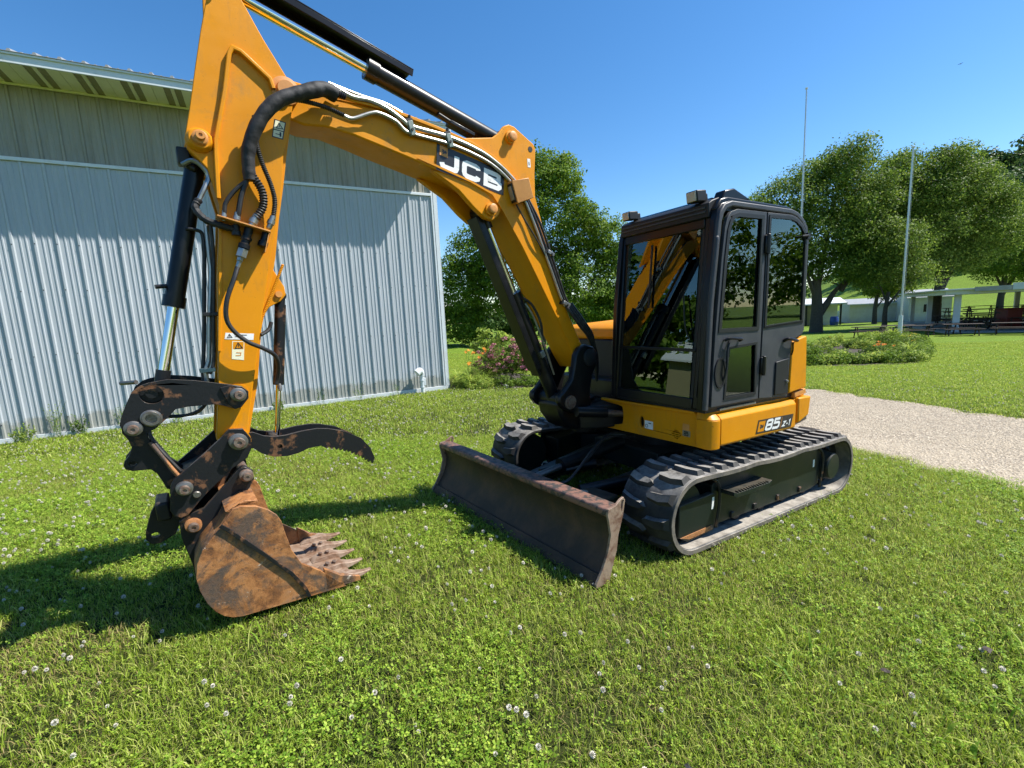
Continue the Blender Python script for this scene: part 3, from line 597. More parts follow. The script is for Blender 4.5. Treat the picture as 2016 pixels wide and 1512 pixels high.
# ---- bodywork behind and beside the cab
mb = MB(); mb.prism([(0.42, 1.05), (0.42, 1.56), (-0.95, 1.56), (-1.10, 1.35), (-1.10, 1.05)], -1.05, -0.06); P(mb, 'engine_housing', 'darkgrey', bevel=0.02)
mb = MB(); mb.box(0.40, 0.62, -1.0, -0.04, 0.955, 1.16); P(mb, 'battery_box', 'black', bevel=0.015)
mb = MB(); ring = []
for x, z in ((0.43, 1.56), (0.43, 1.66), (0.36, 1.72), (-0.80, 1.80), (-1.10, 1.70), (-1.18, 1.56)): ring.append((x, z))
mb.prism(ring, -1.06, -0.03); P(mb, 'hood', 'yellow', bevel=0.03)
arcpts = [(-1.22 * math.cos(R(a)), 1.14 * math.sin(R(a))) for a in range(66, -67, -6)]
inner = [(-0.45, -1.02), (-0.45, 1.02)]
mb = MB(); mb.prism([(-0.47, 1.04)] + arcpts + [(-0.47, -1.04)], 0.84, 1.16, fn=lambda a, b, c: (a, b, c)); P(mb, 'counterweight', 'yellow', bevel=0.02)
mb = MB(); mb.prism([(-0.40, 1.02)] + [(-1.05 * math.cos(R(a)), 1.10 * math.sin(R(a))) for a in range(66, -67, -6)] + [(-0.40, -1.02)], 1.16, 1.62, fn=lambda a, b, c: (a, b, c)); P(mb, 'rear_cowl', 'yellow', bevel=0.025)
mb = MB(); mb.prism([(-0.175, 1.085), (-0.425, 1.115), (-0.40, 1.565), (-0.385, 1.575), (-0.195, 1.535)], 1.03, 1.10); P(mb, 'rear_side_panel', 'yellow', bevel=0.01)
mb = MB(); mb.prism([(-0.28, 1.03), (-0.45, 1.055), (-0.44, 1.10), (-0.28, 1.08)], 1.03, 1.09); P(mb, 'panel_foot', 'orangeplate', bevel=0.006)
mb = MB(); mb.prism([(-0.30, 0.80), (-0.46, 0.86), (-0.48, 1.03), (-0.30, 1.03)], 0.95, 1.115); P(mb, 'tail_corner', 'yellow', bevel=0.012)
# ---- cab
FIT = cab_fit
SIDE = [(0.835, 1.06), (0.80, 1.87), (0.735, 2.47), (0.715, 2.54), (0.67, 2.592), (0.59, 2.618), (-0.13, 2.628), (-0.22, 2.610), (-0.31, 2.565), (-0.365, 2.50), (-0.39, 2.42), (-0.385, 1.05)]
def inset(poly, d):
    n = len(poly); r = []
    for i in range(n):
        a, b, c = Vector(poly[i - 1]), Vector(poly[i]), Vector(poly[(i + 1) % n]); e1 = (b - a).normalized(); e2 = (c - b).normalized()
        n1 = Vector((-e1.y, e1.x)); n2 = Vector((-e2.y, e2.x)); m_ = (n1 + n2).normalized(); r.append(tuple(b + m_ * (d / max(0.4, m_.dot(n1)))))
    return r
hole = inset(SIDE, 0.055)
mb = MB(); mb.prism(SIDE, 1.0, 1.052, holes=[hole]); CAB = P(mb, 'cab_frame', 'gloss', bevel=0.006)
mb = MB(); mb.prism(SIDE, 0.0, 0.05, holes=[inset(SIDE, 0.07)]); P(mb, 'cab_side_frame', 'gloss', CAB, 0.006)
# outer trim channel following the door opening
cen = inset(SIDE, 0.022)[:-1]
mb = MB(); mb.strip([(0.812, 1.07), (0.778, 1.87), (0.713, 2.46), (0.693, 2.52), (0.655, 2.568), (0.585, 2.594), (-0.13, 2.604), (-0.21, 2.588), (-0.29, 2.545), (-0.342, 2.488), (-0.366, 2.41), (-0.362, 1.62)], 0.040, 0.022, lambda u, v, h: (u, 1.052 + h, v)); P(mb, 'door_surround', 'grey', CAB, 0.008)
# front structure (a plane leaning back)
def fx(z): return 0.822 - (z - 1.06) * 0.075
def cf(y0, y1, z0, z1, t=0.05, dx=0.0):
    m = MB(); vs = [(fx(z) + dx - s, y, z) for z in (z0, z1) for y in (y0, y1) for s in (t, 0)]
    return m.add(vs, [(0, 2, 3, 1), (4, 5, 7, 6), (0, 1, 5, 4), (2, 6, 7, 3), (0, 4, 6, 2), (1, 3, 7, 5)])
P(cf(0.0, 0.065, 1.06, 2.55), 'front_pillar', 'gloss', CAB, 0.012); P(cf(0.94, 1.051, 1.06, 2.55), 'front_pillar', 'gloss', CAB, 0.012)
P(cf(0.065, 0.94, 1.06, 1.145), 'front_crossbar', 'gloss', CAB, 0.006); P(cf(0.065, 0.94, 2.43, 2.55), 'front_crossbar', 'gloss', CAB, 0.006)
P(cf(0.065, 0.94, 1.505, 1.53, 0.035), 'front_crossbar', 'gloss', CAB, 0.004)
P(cf(0.90, 0.94, 1.145, 2.43, 0.03, -0.02), 'window_guide', 'seal', CAB); P(cf(0.065, 0.10, 1.145, 2.43, 0.03, -0.02), 'window_guide', 'seal', CAB)
P(cf(0.10, 0.90, 1.53, 2.43, 0.006, -0.012), 'windscreen', 'glass', CAB, label='upper front window reflecting the boom and barn')
P(cf(0.10, 0.90, 1.145, 1.505, 0.006, -0.012), 'lower_windscreen', 'glass', CAB)
mb = MB(); mb.cyl((fx(1.15) + 0.002, 0.98, 1.16), (fx(2.38) + 0.002, 1.0, 2.40), 0.011, n=12); P(mb, 'front_grab_rail', 'gloss', CAB)
mb = MB(); mb.tube([(0.735, 1.062, 2.35), (0.745, 1.070, 2.28), (0.80, 1.072, 1.80), (0.83, 1.072, 1.12)], 0.016, 10); P(mb, 'corner_seal', 'grey', CAB)
# roof
mb = MB(); mb.prism([(0.715, 2.555), (0.66, 2.63), (0.585, 2.650), (-0.13, 2.655), (-0.24, 2.63), (-0.34, 2.56), (-0.34, 2.54), (0.70, 2.54)], 0.02, 1.035, holes=()); P(mb, 'roof', 'gloss', CAB, 0.012)
mb = MB(); mb.prism([(0.735, 2.50), (0.735, 2.60), (0.70, 2.625), (0.62, 2.655), (0.60, 2.60), (0.66, 2.50)], 0.03, 0.99); P(mb, 'roof_visor', 'darkgrey', CAB, 0.006)
for z in (2.535, 2.565):
    mb = MB(); mb.box(0.735, 0.743, 0.05, 0.96, z, z + 0.012); P(mb, 'visor_rib', 'grey', CAB, 0.002)
mb = MB(); mb.prism([(0.64, 2.62), (0.60, 2.70), (0.50, 2.725), (0.30, 2.66)], 0.93, 1.02); P(mb, 'roof_corner', 'gloss', CAB, 0.01)
mb = MB(); mb.prism([(0.62, 2.656), (0.0, 2.668), (0.0, 2.676), (0.60, 2.672)], 0.12, 0.90); P(mb, 'roof_hatch', 'glass', CAB)
mb = MB(); mb.box(-0.30, 0.60, 0.06, 0.98, 2.50, 2.53); P(mb, 'headliner', 'tan', CAB)
mb = MB(); mb.box(-0.36, -0.30, 0.08, 0.98, 2.28, 2.50); P(mb, 'headliner_rear', 'tan', CAB)
mb = MB(); mb.box(-0.28, 0.55, 0.06, 0.10, 2.30, 2.50); P(mb, 'headliner_side', 'tan', CAB)
# door
DO = [(0.775, 1.09), (0.765, 1.35), (0.748, 1.65), (0.700, 2.20), (0.672, 2.42), (0.650, 2.485), (0.610, 2.532), (0.54, 2.555), (0.205, 2.565), (0.215, 1.85), (0.232, 1.09)]
UG = [(0.715, 1.655), (0.668, 2.20), (0.642, 2.405), (0.620, 2.465), (0.590, 2.505), (0.535, 2.525), (0.240, 2.533), (0.262, 1.655)]
LG = [(0.640, 1.135), (0.622, 1.42), (0.600, 1.535), (0.275, 1.555), (0.268, 1.135)]
OV = [(0.690 + 0.05 * math.cos(a) - 0.0 * a, 1.345 + 0.105 * math.sin(a)) for a in np.linspace(0, 2 * math.pi, 24, endpoint=False)]
mb = MB(); mb.prism(DO, 1.056, 1.082, holes=[UG, LG]); DOOR = P(mb, 'door', 'grey', bevel=0.005, label='charcoal cab door')
mb = MB(); mb.strip(inset(UG, 0.010), 0.028, 0.012, lambda u, v, h: (u, 1.076 + h, v), closed=True); P(mb, 'window_seal', 'seal', DOOR)
mb = MB(); mb.strip(inset(LG, 0.006), 0.020, 0.010, lambda u, v, h: (u, 1.078 + h, v), closed=True); P(mb, 'window_seal', 'darkgrey', DOOR)
mb = MB(); mb.prism(UG, 1.066, 1.071); P(mb, 'upper_pane', 'glass', DOOR)
mb = MB(); mb.prism(LG, 1.066, 1.071); P(mb, 'lower_pane', 'glass', DOOR)
mb = MB(); mb.prism(OV, 1.080, 1.086); P(mb, 'handle_recess', 'blackprint', DOOR)
mb = MB(); mb.strip([(0.690 + 0.055 * math.cos(a), 1.345 + 0.112 * math.sin(a)) for a in np.linspace(0, 2 * math.pi, 24, endpoint=False)], 0.012, 0.010, lambda u, v, h: (u, 1.080 + h, v), closed=True); P(mb, 'recess_ring', 'darkgrey', DOOR)
mb = MB(); mb.tube([(0.66, 1.09, 1.59), (0.63, 1.115, 1.605), (0.56, 1.12, 1.600), (0.50, 1.115, 1.595), (0.485, 1.088, 1.58)], 0.011, 8); P(mb, 'door_handle', 'gloss', DOOR)
mb = MB(); mb.tube([(0.60, 1.09, 1.585), (0.635, 1.10, 1.52), (0.645, 1.105, 1.40), (0.655, 1.10, 1.33), (0.66, 1.085, 1.28)], 0.008, 8); P(mb, 'pull_rail', 'darkgrey', DOOR)
for z in (2.32, 1.36):
    mb = MB(); mb.box(0.165, 0.225, 1.060, 1.100, z - 0.07, z + 0.07).cyl((0.20, 1.10, z - 0.08), (0.20, 1.10, z + 0.08), 0.014); P(mb, 'hinge', 'gloss', DOOR, 0.006)
# rear quarter of the near side
RP = [(0.212, 1.09), (0.19, 1.85), (0.185, 2.565), (-0.12, 2.575), (-0.20, 2.56), (-0.275, 2.52), (-0.328, 2.465), (-0.352, 2.39), (-0.352, 1.60), (-0.20, 1.545), (-0.19, 1.47), (-0.165, 1.06)]
RG = [(0.180, 1.665), (0.168, 2.545), (-0.115, 2.555), (-0.19, 2.54), (-0.262, 2.502), (-0.312, 2.45), (-0.335, 2.385), (-0.335, 1.695)]
mb = MB(); mb.prism(RP, 1.056, 1.080, holes=[RG]); RQ = P(mb, 'rear_quarter_panel', 'grey', bevel=0.005)
mb = MB(); mb.strip(inset(RG, 0.008), 0.022, 0.010, lambda u, v, h: (u, 1.076 + h, v), closed=True); P(mb, 'window_seal', 'seal', RQ)
mb = MB(); mb.prism(RG, 1.072, 1.077); P(mb, 'quarter_pane', 'glass', RQ)
mb = MB(); mb.prism([(0.025, 1.095), (0.02, 1.375), (-0.150, 1.395), (-0.157, 1.085)], 1.080, 1.092); P(mb, 'fuel_flap', 'darkgrey', RQ, 0.005)
mb = MB(); mb.lathe((-0.125, 1.09, 1.20), (0, 1, 0), [(0, 0.013), (0.012, 0.013), (0.012, 0.006), (0.02, 0.005)], 14); P(mb, 'flap_lock', 'zinc', RQ)
mb = MB(); mb.tube([(-0.08, 1.08, 1.545), (-0.10, 1.11, 1.565), (-0.20, 1.115, 1.545), (-0.23, 1.10, 1.54)], 0.014, 8).tube([(-0.16, 1.11, 1.53), (-0.175, 1.105, 1.47), (-0.185, 1.09, 1.42)], 0.006, 6); P(mb, 'rear_latch', 'gloss', RQ)
mb = MB(); mb.tube([(-0.35, 1.08, 2.42), (-0.30, 1.11, 2.418), (-0.24, 1.10, 2.41)], 0.009, 8).box(-0.36, -0.32, 1.07, 1.10, 2.395, 2.445); P(mb, 'door_catch', 'darkgrey', RQ)
mb = MB(); mb.strip([(-0.335, 1.70), (0.185, 1.668)], 0.014, 0.006, lambda u, v, h: (u, 1.08 + h, v)); P(mb, 'panel_crease', 'darkgrey', RQ)
# far side and rear panes, interior
mb = MB(); mb.prism(inset(SIDE, 0.07), 0.02, 0.026); P(mb, 'far_pane', 'glass', CAB)
mb = MB(); mb.box(-0.385, -0.34, 0.02, 1.04, 1.05, 1.55); P(mb, 'rear_bulkhead', 'darkgrey', CAB)
mb = MB(); mb.box(-0.372, -0.366, 0.06, 1.0, 1.55, 2.45); P(mb, 'rear_pane', 'glass', CAB)
for y0 in (0.02, 0.99): mb = MB(); mb.box(-0.39, -0.345, y0, y0 + 0.05, 1.5, 2.56); P(mb, 'rear_pillar', 'gloss', CAB, 0.006)
mb = MB(); mb.box(-0.37, 0.80, 0.03, 1.05, 1.04, 1.07); P(mb, 'cab_floor', 'darkgrey', CAB)
mb = MB(); mb.prism([(0.62, 1.07), (0.70, 1.36), (0.64, 1.38), (0.54, 1.07)], 0.05, 0.30); P(mb, 'console', 'darkgrey', CAB, 0.02)
mb = MB(); mb.prism([(0.28, 1.36), (0.34, 1.42), (0.30, 1.50), (-0.12, 1.47), (-0.14, 1.36)], 0.30, 0.80); ST = P(mb, 'seat', 'shade', bevel=0.03)
mb = MB(); mb.prism([(-0.10, 1.46), (-0.24, 1.95), (-0.26, 2.08), (-0.20, 2.12), (-0.14, 2.08), (-0.10, 1.90), (0.04, 1.48)], 0.28, 0.82); P(mb, 'backrest', 'shade', ST, 0.04)
mb = MB(); mb.box(-0.10, 0.22, 0.36, 0.74, 1.07, 1.36); P(mb, 'seat_base', 'darkgrey', ST)
mb = MB(); mb.box(-0.105, -0.10, 0.50, 0.58, 1.86, 1.93, Matrix.Rotation(R(-8), 3, 'Y')); P(mb, 'seat_label', 'white', ST)
for y0 in (0.22, 0.84): mb = MB(); mb.box(-0.05, 0.40, y0, y0 + 0.09, 1.52, 1.60).cyl((0.33, y0 + 0.045, 1.60), (0.36, y0 + 0.045, 1.75), 0.014).lathe((0.36, y0 + 0.045, 1.74), (0.1, 0, 1), [(0, 0.016), (0.04, 0.03), (0.09, 0.026), (0.11, 0.01)], 14); P(mb, 'armrest', 'darkgrey', ST, 0.0)
for y0 in (0.44, 0.60): mb = MB(); mb.tube([(0.60, y0, 1.08), (0.62, y0, 1.30), (0.56, y0, 1.50)], 0.009, 8).box(0.53, 0.66, y0 - 0.05, y0 + 0.05, 1.09, 1.10, Matrix.Identity(3), None); P(mb, 'travel_lever', 'darkgrey', CAB)
mb = MB(); mb.lathe((0.42, 0.99, 2.40), (0, 1, 0), [(0, 0.03), (0, 0.07), (0.02, 0.075), (0.03, 0.05)], 20); P(mb, 'cab_speaker', 'shade', CAB)
# wiper on the windscreen
mb = MB(); mb.tube([(fx(1.60) + 0.01, 0.88, 1.60), (fx(1.72) + 0.025, 0.84, 1.72), (fx(1.95) + 0.015, 0.80, 1.95)], 0.006, 6); P(mb, 'wiper_arm', 'seal', CAB)
mb = MB(); mb.box(-0.004, 0.008, -0.007, 0.007, -0.26, 0.26, Matrix.Rotation(R(-4.3), 3, 'Y'), (fx(2.1) + 0.006, 0.42, 2.12)); P(mb, 'wiper_blade', 'seal', CAB)
# roof work lights
for yc, s in ((0.155, 0.74), (0.875, 0.86)):
    rot = Matrix.Rotation(R(8), 3, 'Y')
    mb = MB(); mb.box(-0.06, 0.04, -0.062 * s, 0.062 * s, -0.048 * s, 0.048 * s, rot, (0.745, yc, 2.665)).box(-0.10, -0.06, -0.03, 0.03, -0.06, 0.02, rot, (0.745, yc, 2.665))
    wl = P(mb, 'work_light', 'darkgrey', bevel=0.008)
    mb = MB(); mb.box(0.041, 0.046, -0.052 * s, 0.052 * s, -0.040 * s, 0.040 * s, rot, (0.745, yc, 2.665)); P(mb, 'lamp_glass', 'lens', wl, 0.002)
# ---- kingpost and boom
FRAME = SWING; FIT = boom_fit
mb = MB()
KP = [(1.42, 1.51), (1.37, 1.57), (1.29, 1.59), (1.20, 1.56), (1.15, 1.50), (1.13, 1.44), (1.17, 1.37), (1.22, 1.30), (1.26, 1.16), (1.26, 1.00), (1.49, 0.99), (1.60, 1.06), (1.645, 1.12), (1.635, 1.18), (1.57, 1.215), (1.48, 1.30), (1.44, 1.42)]
mb = MB(); mb.prism(KP, 0.150, 0.210).prism(KP, -0.210, -0.150); KPO = P(mb, 'kingpost', 'black', bevel=0.015)
mb = MB(); mb.prism([(1.60, 1.10), (1.58, 0.98), (1.50, 0.86), (1.40, 0.80), (1.00, 0.76), (1.00, 1.00), (1.20, 1.04), (1.30, 1.16), (1.50, 1.14)], -0.15, 0.15); P(mb, 'kingpost_base', 'black', KPO, 0.03)
mb = MB(); mb.cyl((1.16, 0, 0.72), (1.16, 0, 1.06), 0.12, n=32); P(mb, 'swing_pin', 'black', KPO, 0.01)
mb = MB(); mb.lathe((1.255, 0.208, 1.465), (0, 1, 0), [(0, 0.078), (0.012, 0.078), (0.016, 0.066), (0.020, 0.04), (0.022, 0.012)], 28); P(mb, 'pivot_cap', 'darkgrey', KPO)
mb = MB(); mb.cyl((1.52, -0.24, 1.10), (1.52, 0.235, 1.10), 0.038).cyl((1.52, 0.21, 1.10), (1.52, 0.225, 1.10), 0.062); P(mb, 'pin', 'pin', KPO)
mb = MB(); mb.cyl((1.255, -0.205, 1.465), (1.255, 0.205, 1.465), 0.045); P(mb, 'pin', 'pin', KPO)
TOP = [(3.50, 3.36), (3.42, 3.41), (3.27, 3.385), (3.15, 3.365), (3.00, 3.355), (2.85, 3.335), (2.71, 3.305), (2.55, 3.275), (2.41, 3.245), (2.27, 3.205), (2.15, 3.155), (2.04, 3.10), (1.94, 3.03), (1.86, 2.93), (1.78, 2.77), (1.70, 2.58), (1.62, 2.37), (1.54, 2.18), (1.46, 1.99), (1.38, 1.81), (1.26, 1.56), (1.17, 1.52), (1.15, 1.44), (1.20, 1.37), (1.30, 1.37)]
LOW = [(1.38, 1.50), (1.47, 1.69), (1.56, 1.88), (1.66, 2.06), (1.75, 2.23), (1.87, 2.45), (1.99, 2.66), (2.07, 2.78), (2.18, 2.86), (2.32, 2.91), (2.54, 2.975), (2.74, 3.035), (2.97, 3.10), (3.12, 3.145), (3.26, 3.175), (3.38, 3.17), (3.48, 3.20), (3.53, 3.28)]
out = TOP + LOW
mb = MB(); mb.prism(out, -0.14, 0.14)
mb.v = [(x, y * (1 - 0.26 * min(1, max(0, (x - 3.05) / 0.3))), z) for x, y, z in mb.v]
BOOM = P(mb, 'boom', 'yellow', bevel=0.010)
# raised flange that edges the top of the side face, and gussets welded on it
for s in (1, -1):
    mb = MB(); mb.strip([(3.20, 3.350), (2.85, 3.322), (2.55, 3.262), (2.27, 3.192), (2.10, 3.120), (1.98, 3.045), (1.90, 2.950), (1.85, 2.86)], 0.022, 0.012, lambda u, v, h: (u, s * (0.14 + h), v)); P(mb, 'top_flange', 'yellow', BOOM, 0.003)
    mb = MB(); mb.strip([(2.70, 3.05), (2.30, 2.925), (2.12, 2.85), (2.04, 2.745), (1.87, 2.47), (1.42, 1.62)], 0.014, 0.006, lambda u, v, h: (u, s * (0.14 + h), v)); P(mb, 'lower_weld', 'yellow', BOOM)
MT = [(2.40, 3.22), (2.16, 3.255), (2.06, 3.27), (2.00, 3.31), (1.95, 3.365), (1.90, 3.385), (1.85, 3.375), (1.67, 3.27), (1.65, 3.23), (1.675, 3.04), (1.685, 2.86), (1.63, 2.65), (1.59, 2.45), (1.75, 2.60), (1.95, 2.95)]
for s in (1, -1): mb = MB(); mb.prism(MT, s * 0.085, s * 0.115); P(mb, 'cylinder_mount', 'yellow', BOOM, 0.006)
for s in (1, -1):
    mb = MB(); mb.prism([(2.60, 2.985), (2.40, 2.86), (2.28, 2.74), (2.20, 2.675), (2.13, 2.655), (2.075, 2.69), (2.03, 2.76), (2.10, 2.88), (2.30, 2.94)], s * 0.085, s * 0.132); P(mb, 'lower_mount', 'yellow', BOOM, 0.008)
for x, z, yy, r in ((1.90, 3.285, 0.115, 0.038), (2.145, 2.735, 0.132, 0.038)):
    mb = MB(); mb.cyl((x, -yy - 0.03, z), (x, yy + 0.04, z), r * 0.72).lathe((x, yy, z), (0, 1, 0), [(0, r * 1.25), (0.02, r * 1.25), (0.022, r)], 24); P(mb, 'pin_boss', 'yellow', BOOM, 0.0)
    mb = MB(); mb.lathe((x, yy + 0.022, z), (0, 1, 0), [(0, r * 0.92), (0.028, r * 0.92), (0.032, r * 0.72), (0.032, 0.01)], 24); P(mb, 'pin', 'orangeplate', BOOM)
mb = MB(); mb.lathe((1.705, 0.114, 3.225), (0, 1, 0), [(0, 0.022), (0.003, 0.022), (0.003, 0.005)], 18); P(mb, 'lifting_eye', 'shade', BOOM)
mb = MB(); mb.lathe((3.46, 0.10, 3.335), (0, 1, 0), [(0, 0.075), (0.030, 0.075), (0.034, 0.05), (0.055, 0.045), (0.055, 0.01)], 26); P(mb, 'hinge_boss', 'orangeplate', BOOM)
# the company decal on the boom
DA = Vector((2.545, 0, 3.160)); DU = Vector((1.995, 0, 3.020)) - DA; DV = Vector((2.570, 0, 2.985)) - DA
fd = lambda u, v, h: (DA.x + DU.x * u + DV.x * (1 - v), 0.1412 + h, DA.z + DU.z * u + DV.z * (1 - v))
P(quad(fd, 0, 0, 1, 1, 0, 0.001), 'brand_decal', 'blackprint', BOOM)
def letters(fn):
    A = 2.9                     # plate is about three times as wide as it is high
    g = lambda u, v, h: fn(u / A, v, h)
    out = []
    def S(paths, wd):
        m = MB()
        for k, (pth, cl) in enumerate(paths): m.strip(pth, wd, 0.0006, lambda u, v, h, k=k: g(u, v, h + 0.0012 + k * 0.00015), closed=cl)
        out.append(m)
    S([([(0.80, 0.80), (0.80, 0.34), (0.76, 0.25), (0.66, 0.22), (0.32, 0.22), (0.24, 0.25), (0.21, 0.33), (0.20, 0.36)], False)], 0.20)
    S([([(1.72, 0.60), (1.70, 0.68), (1.60, 0.72), (1.24, 0.72), (1.14, 0.66), (1.12, 0.58), (1.12, 0.33), (1.15, 0.25), (1.24, 0.20), (1.60, 0.20), (1.70, 0.25), (1.72, 0.34)], False)], 0.20)
    S([([(2.06, 0.82), (2.06, 0.10)], False), ([(2.14, 0.73), (2.56, 0.73), (2.64, 0.69), (2.64, 0.54), (2.56, 0.47), (2.16, 0.47)], False), ([(2.16, 0.44), (2.60, 0.44), (2.70, 0.38), (2.70, 0.26), (2.62, 0.19), (2.14, 0.19)], False)], 0.19)
    return out
for m_ in letters(fd): P(m_, 'letter', 'white', BOOM)
P(quad(fd, 0.035, 0.60, 0.145, 0.97, 0.0030, 0.0034), 'decal_square', 'orangeplate', BOOM); P(emblem(fd, 0.05, 0.63, 0.09, 0.30, 0.0036, 0.0040), 'emblem', 'blackprint', BOOM)
fm = lambda u, v, h: (u, 0.1155 + h, v)
P(quad(fm, 1.713, 3.085, 1.742, 3.150, 0, 0.001), 'warning_sticker', 'white', BOOM); P(quad(fm, 1.724, 3.10, 1.732, 3.125, 0.0012, 0.0018), 'sticker_mark', 'blackprint', BOOM)
# work lamp on the boom flank
rot = Matrix.Rotation(R(14), 3, 'Y') @ Matrix.Rotation(R(-12), 3, 'Z')
mb = MB(); a = 0.085
mb.prism([(-0.075, -0.075), (0.070, -0.085), (0.070, 0.085), (-0.075, 0.075)], -0.01, 0.085); mb.v = [tuple(rot @ Vector(p) + Vector((1.885, 0.150, 2.875))) for p in mb.v]
BL1 = P(mb, 'boom_work_lamp', 'orangeplate', BOOM, 0.004)
mb = MB(); mb.box(0.071, 0.078, 0.002, 0.075, -0.070, 0.070, rot, (1.885, 0.150, 2.875)); P(mb, 'lamp_rim', 'seal', BOOM)
mb = MB(); mb.box(0.078, 0.082, 0.012, 0.066, -0.050, 0.052, rot, (1.885, 0.150, 2.875)); P(mb, 'lamp_lens', 'lens', BOOM)
# hydraulic pipes along the boom flank
yy = 0.158
P(MB().tube([(3.20, yy, 3.395), (3.10, yy, 3.355), (2.98, yy, 3.350), (2.88, yy, 3.320), (2.79, yy, 3.270), (2.72, yy, 3.236), (2.45, yy, 3.205), (2.21, yy, 3.140), (2.06, yy, 3.065), (1.95, yy, 2.985), (1.90, yy, 2.94)], 0.014, 10), 'hydraulic_pipe', 'zinc', BOOM)
P(MB().tube([(3.16, yy, 3.235), (3.11, yy, 3.228), (3.00, yy, 3.275), (2.94, yy, 3.285), (2.84, yy, 3.255), (2.78, yy, 3.205), (2.72, yy, 3.190), (2.45, yy, 3.158), (2.21, yy, 3.095), (2.07, yy, 3.03), (1.96, yy, 2.95)], 0.012, 10), 'hydraulic_pipe', 'zinc', BOOM)
P(MB().tube([(3.22, yy - 0.03, 3.42), (3.05, yy - 0.03, 3.385), (2.90, yy - 0.02, 3.36), (2.78, yy - 0.02, 3.32)], 0.011, 10), 'hydraulic_pipe', 'zinc', BOOM)
for k, off in enumerate((0.0, 0.032, 0.064)):
    P(MB().tube([(1.84 - off * .7, yy - 0.01 * k, 2.84 + off * .3), (1.76 - off, yy, 2.66), (1.68 - off, yy, 2.46), (1.60 - off * .9, yy, 2.26), (1.52 - off * .8, yy, 2.05), (1.47 - off * .8, yy, 1.95)], 0.011, 8), 'boom_hose' if k else 'hydraulic_pipe', 'hose' if k else 'zinc', BOOM)
P(MB().tube([(1.93, yy, 2.80), (1.84, yy, 2.66), (1.75, yy + .01, 2.52), (1.64, yy, 2.36)], 0.006, 6), 'lamp_cable', 'hose', BOOM)
for off in (0.0, 0.03, 0.055, 0.08):
    P(MB().tube([(1.46 - off * .8, yy, 1.96 + off * .1), (1.42 - off, yy + 0.03, 1.87), (1.34 - off, yy + 0.04, 1.76), (1.25 - off * .8, yy + 0.03, 1.67), (1.16 - off * .4, yy + 0.0, 1.55), (1.09 - off * .3, yy - 0.03, 1.40), (1.06, 0.10, 1.20)], 0.013, 8), 'boom_hose', 'hose', BOOM)
def clampblock(x, z, ang, m_='clamp', sc_=1.0):
    rot = Matrix.Rotation(R(ang), 3, 'Y'); mb = MB(); mb.box(-0.018 * sc_, 0.018 * sc_, 0.0, 0.034, -0.045 * sc_, 0.045 * sc_, rot, (x, 0.142, z)); o = P(mb, 'pipe_clamp', m_, BOOM, 0.003)
    mb = MB(); mb.cyl(Vector((x, 0.176, z - 0.01)), Vector((x, 0.184, z - 0.01)), 0.009, n=6).box(-0.022, 0.022, -0.02, 0.03, 0.045, 0.06, rot, (x, 0.142, z)).cyl((x, 0.15, z + 0.06), (x, 0.15, z + 0.085), 0.010, n=8); P(mb, 'clamp_bolt', 'seal', BOOM)
clampblock(2.735, 3.222, 12); clampblock(2.46, 3.180, 14); clampblock(1.60, 2.40, 62, 'zinc', 0.8); clampblock(1.455, 1.965, 62, 'zinc', 0.9)
# boom cylinder (below the boom) with its guard
FIT = similar((1.52, 1.10), (2.145, 2.735), (0.266, 1.045), (0.942, 2.594))
A0 = Vector((1.52, 0, 1.10)); A1 = Vector((2.145, 0, 2.735)); ad = (A1 - A0).normalized(); an = Vector((ad.z, 0, -ad.x))
at = lambda s, o=0.0, y=0.0: tuple(A0 + ad * s + an * o + Vector((0, y, 0)))
mb = MB(); mb.cyl(at(0.02), at(1.02), 0.060, n=32).cyl(at(0.98), at(1.06), 0.070, n=32).cyl((1.52, -0.145, 1.10), (1.52, 0.145, 1.10), 0.07, n=28); BC = P(mb, 'boom_cylinder', 'black')
P(MB().cyl(at(1.05), at(1.70), 0.033, n=24), 'cylinder_rod', 'chrome', BC)
P(MB().cyl((2.145, -0.08, 2.735), (2.145, 0.08, 2.735), 0.06, n=24).cyl(at(1.62), at(1.72), 0.045, n=20), 'rod_eye', 'black', BC)
mb = MB(); rot = Matrix((ad, Vector((0, 1, 0)), an)).transposed(); mb.box(0.36, 1.74, -0.07, 0.07, 0.100, 0.112, rot, A0).box(0.36, 1.74, 0.058, 0.07, 0.055, 0.100, rot, A0).box(0.36, 1.74, -0.07, -0.058, 0.055, 0.100, rot, A0).box(0.30, 0.62, -0.055, 0.055, 0.072, 0.099, rot, A0)
P(mb, 'rod_guard', 'black', BC, 0.003)
P(MB().tube([at(0.93, -0.06, 0.03), at(0.80, -0.075, 0.05), at(0.5, -0.075, 0.05), at(0.22, -0.07, 0.04)], 0.010, 8), 'cylinder_pipe', 'zinc', BC)
P(MB().tube([at(1.00, -0.04, 0.045), at(0.90, -0.10, 0.06), at(0.72, -0.12, 0.06), at(0.55, -0.09, 0.03), at(0.40, -0.10, 0.0)], 0.012, 8), 'cylinder_hose', 'hose', BC)
P(MB().box(0.44, 0.50, 0.055, 0.085, -0.03, 0.02, rot, A0), 'pipe_fitting', 'zinc', BC, 0.004)
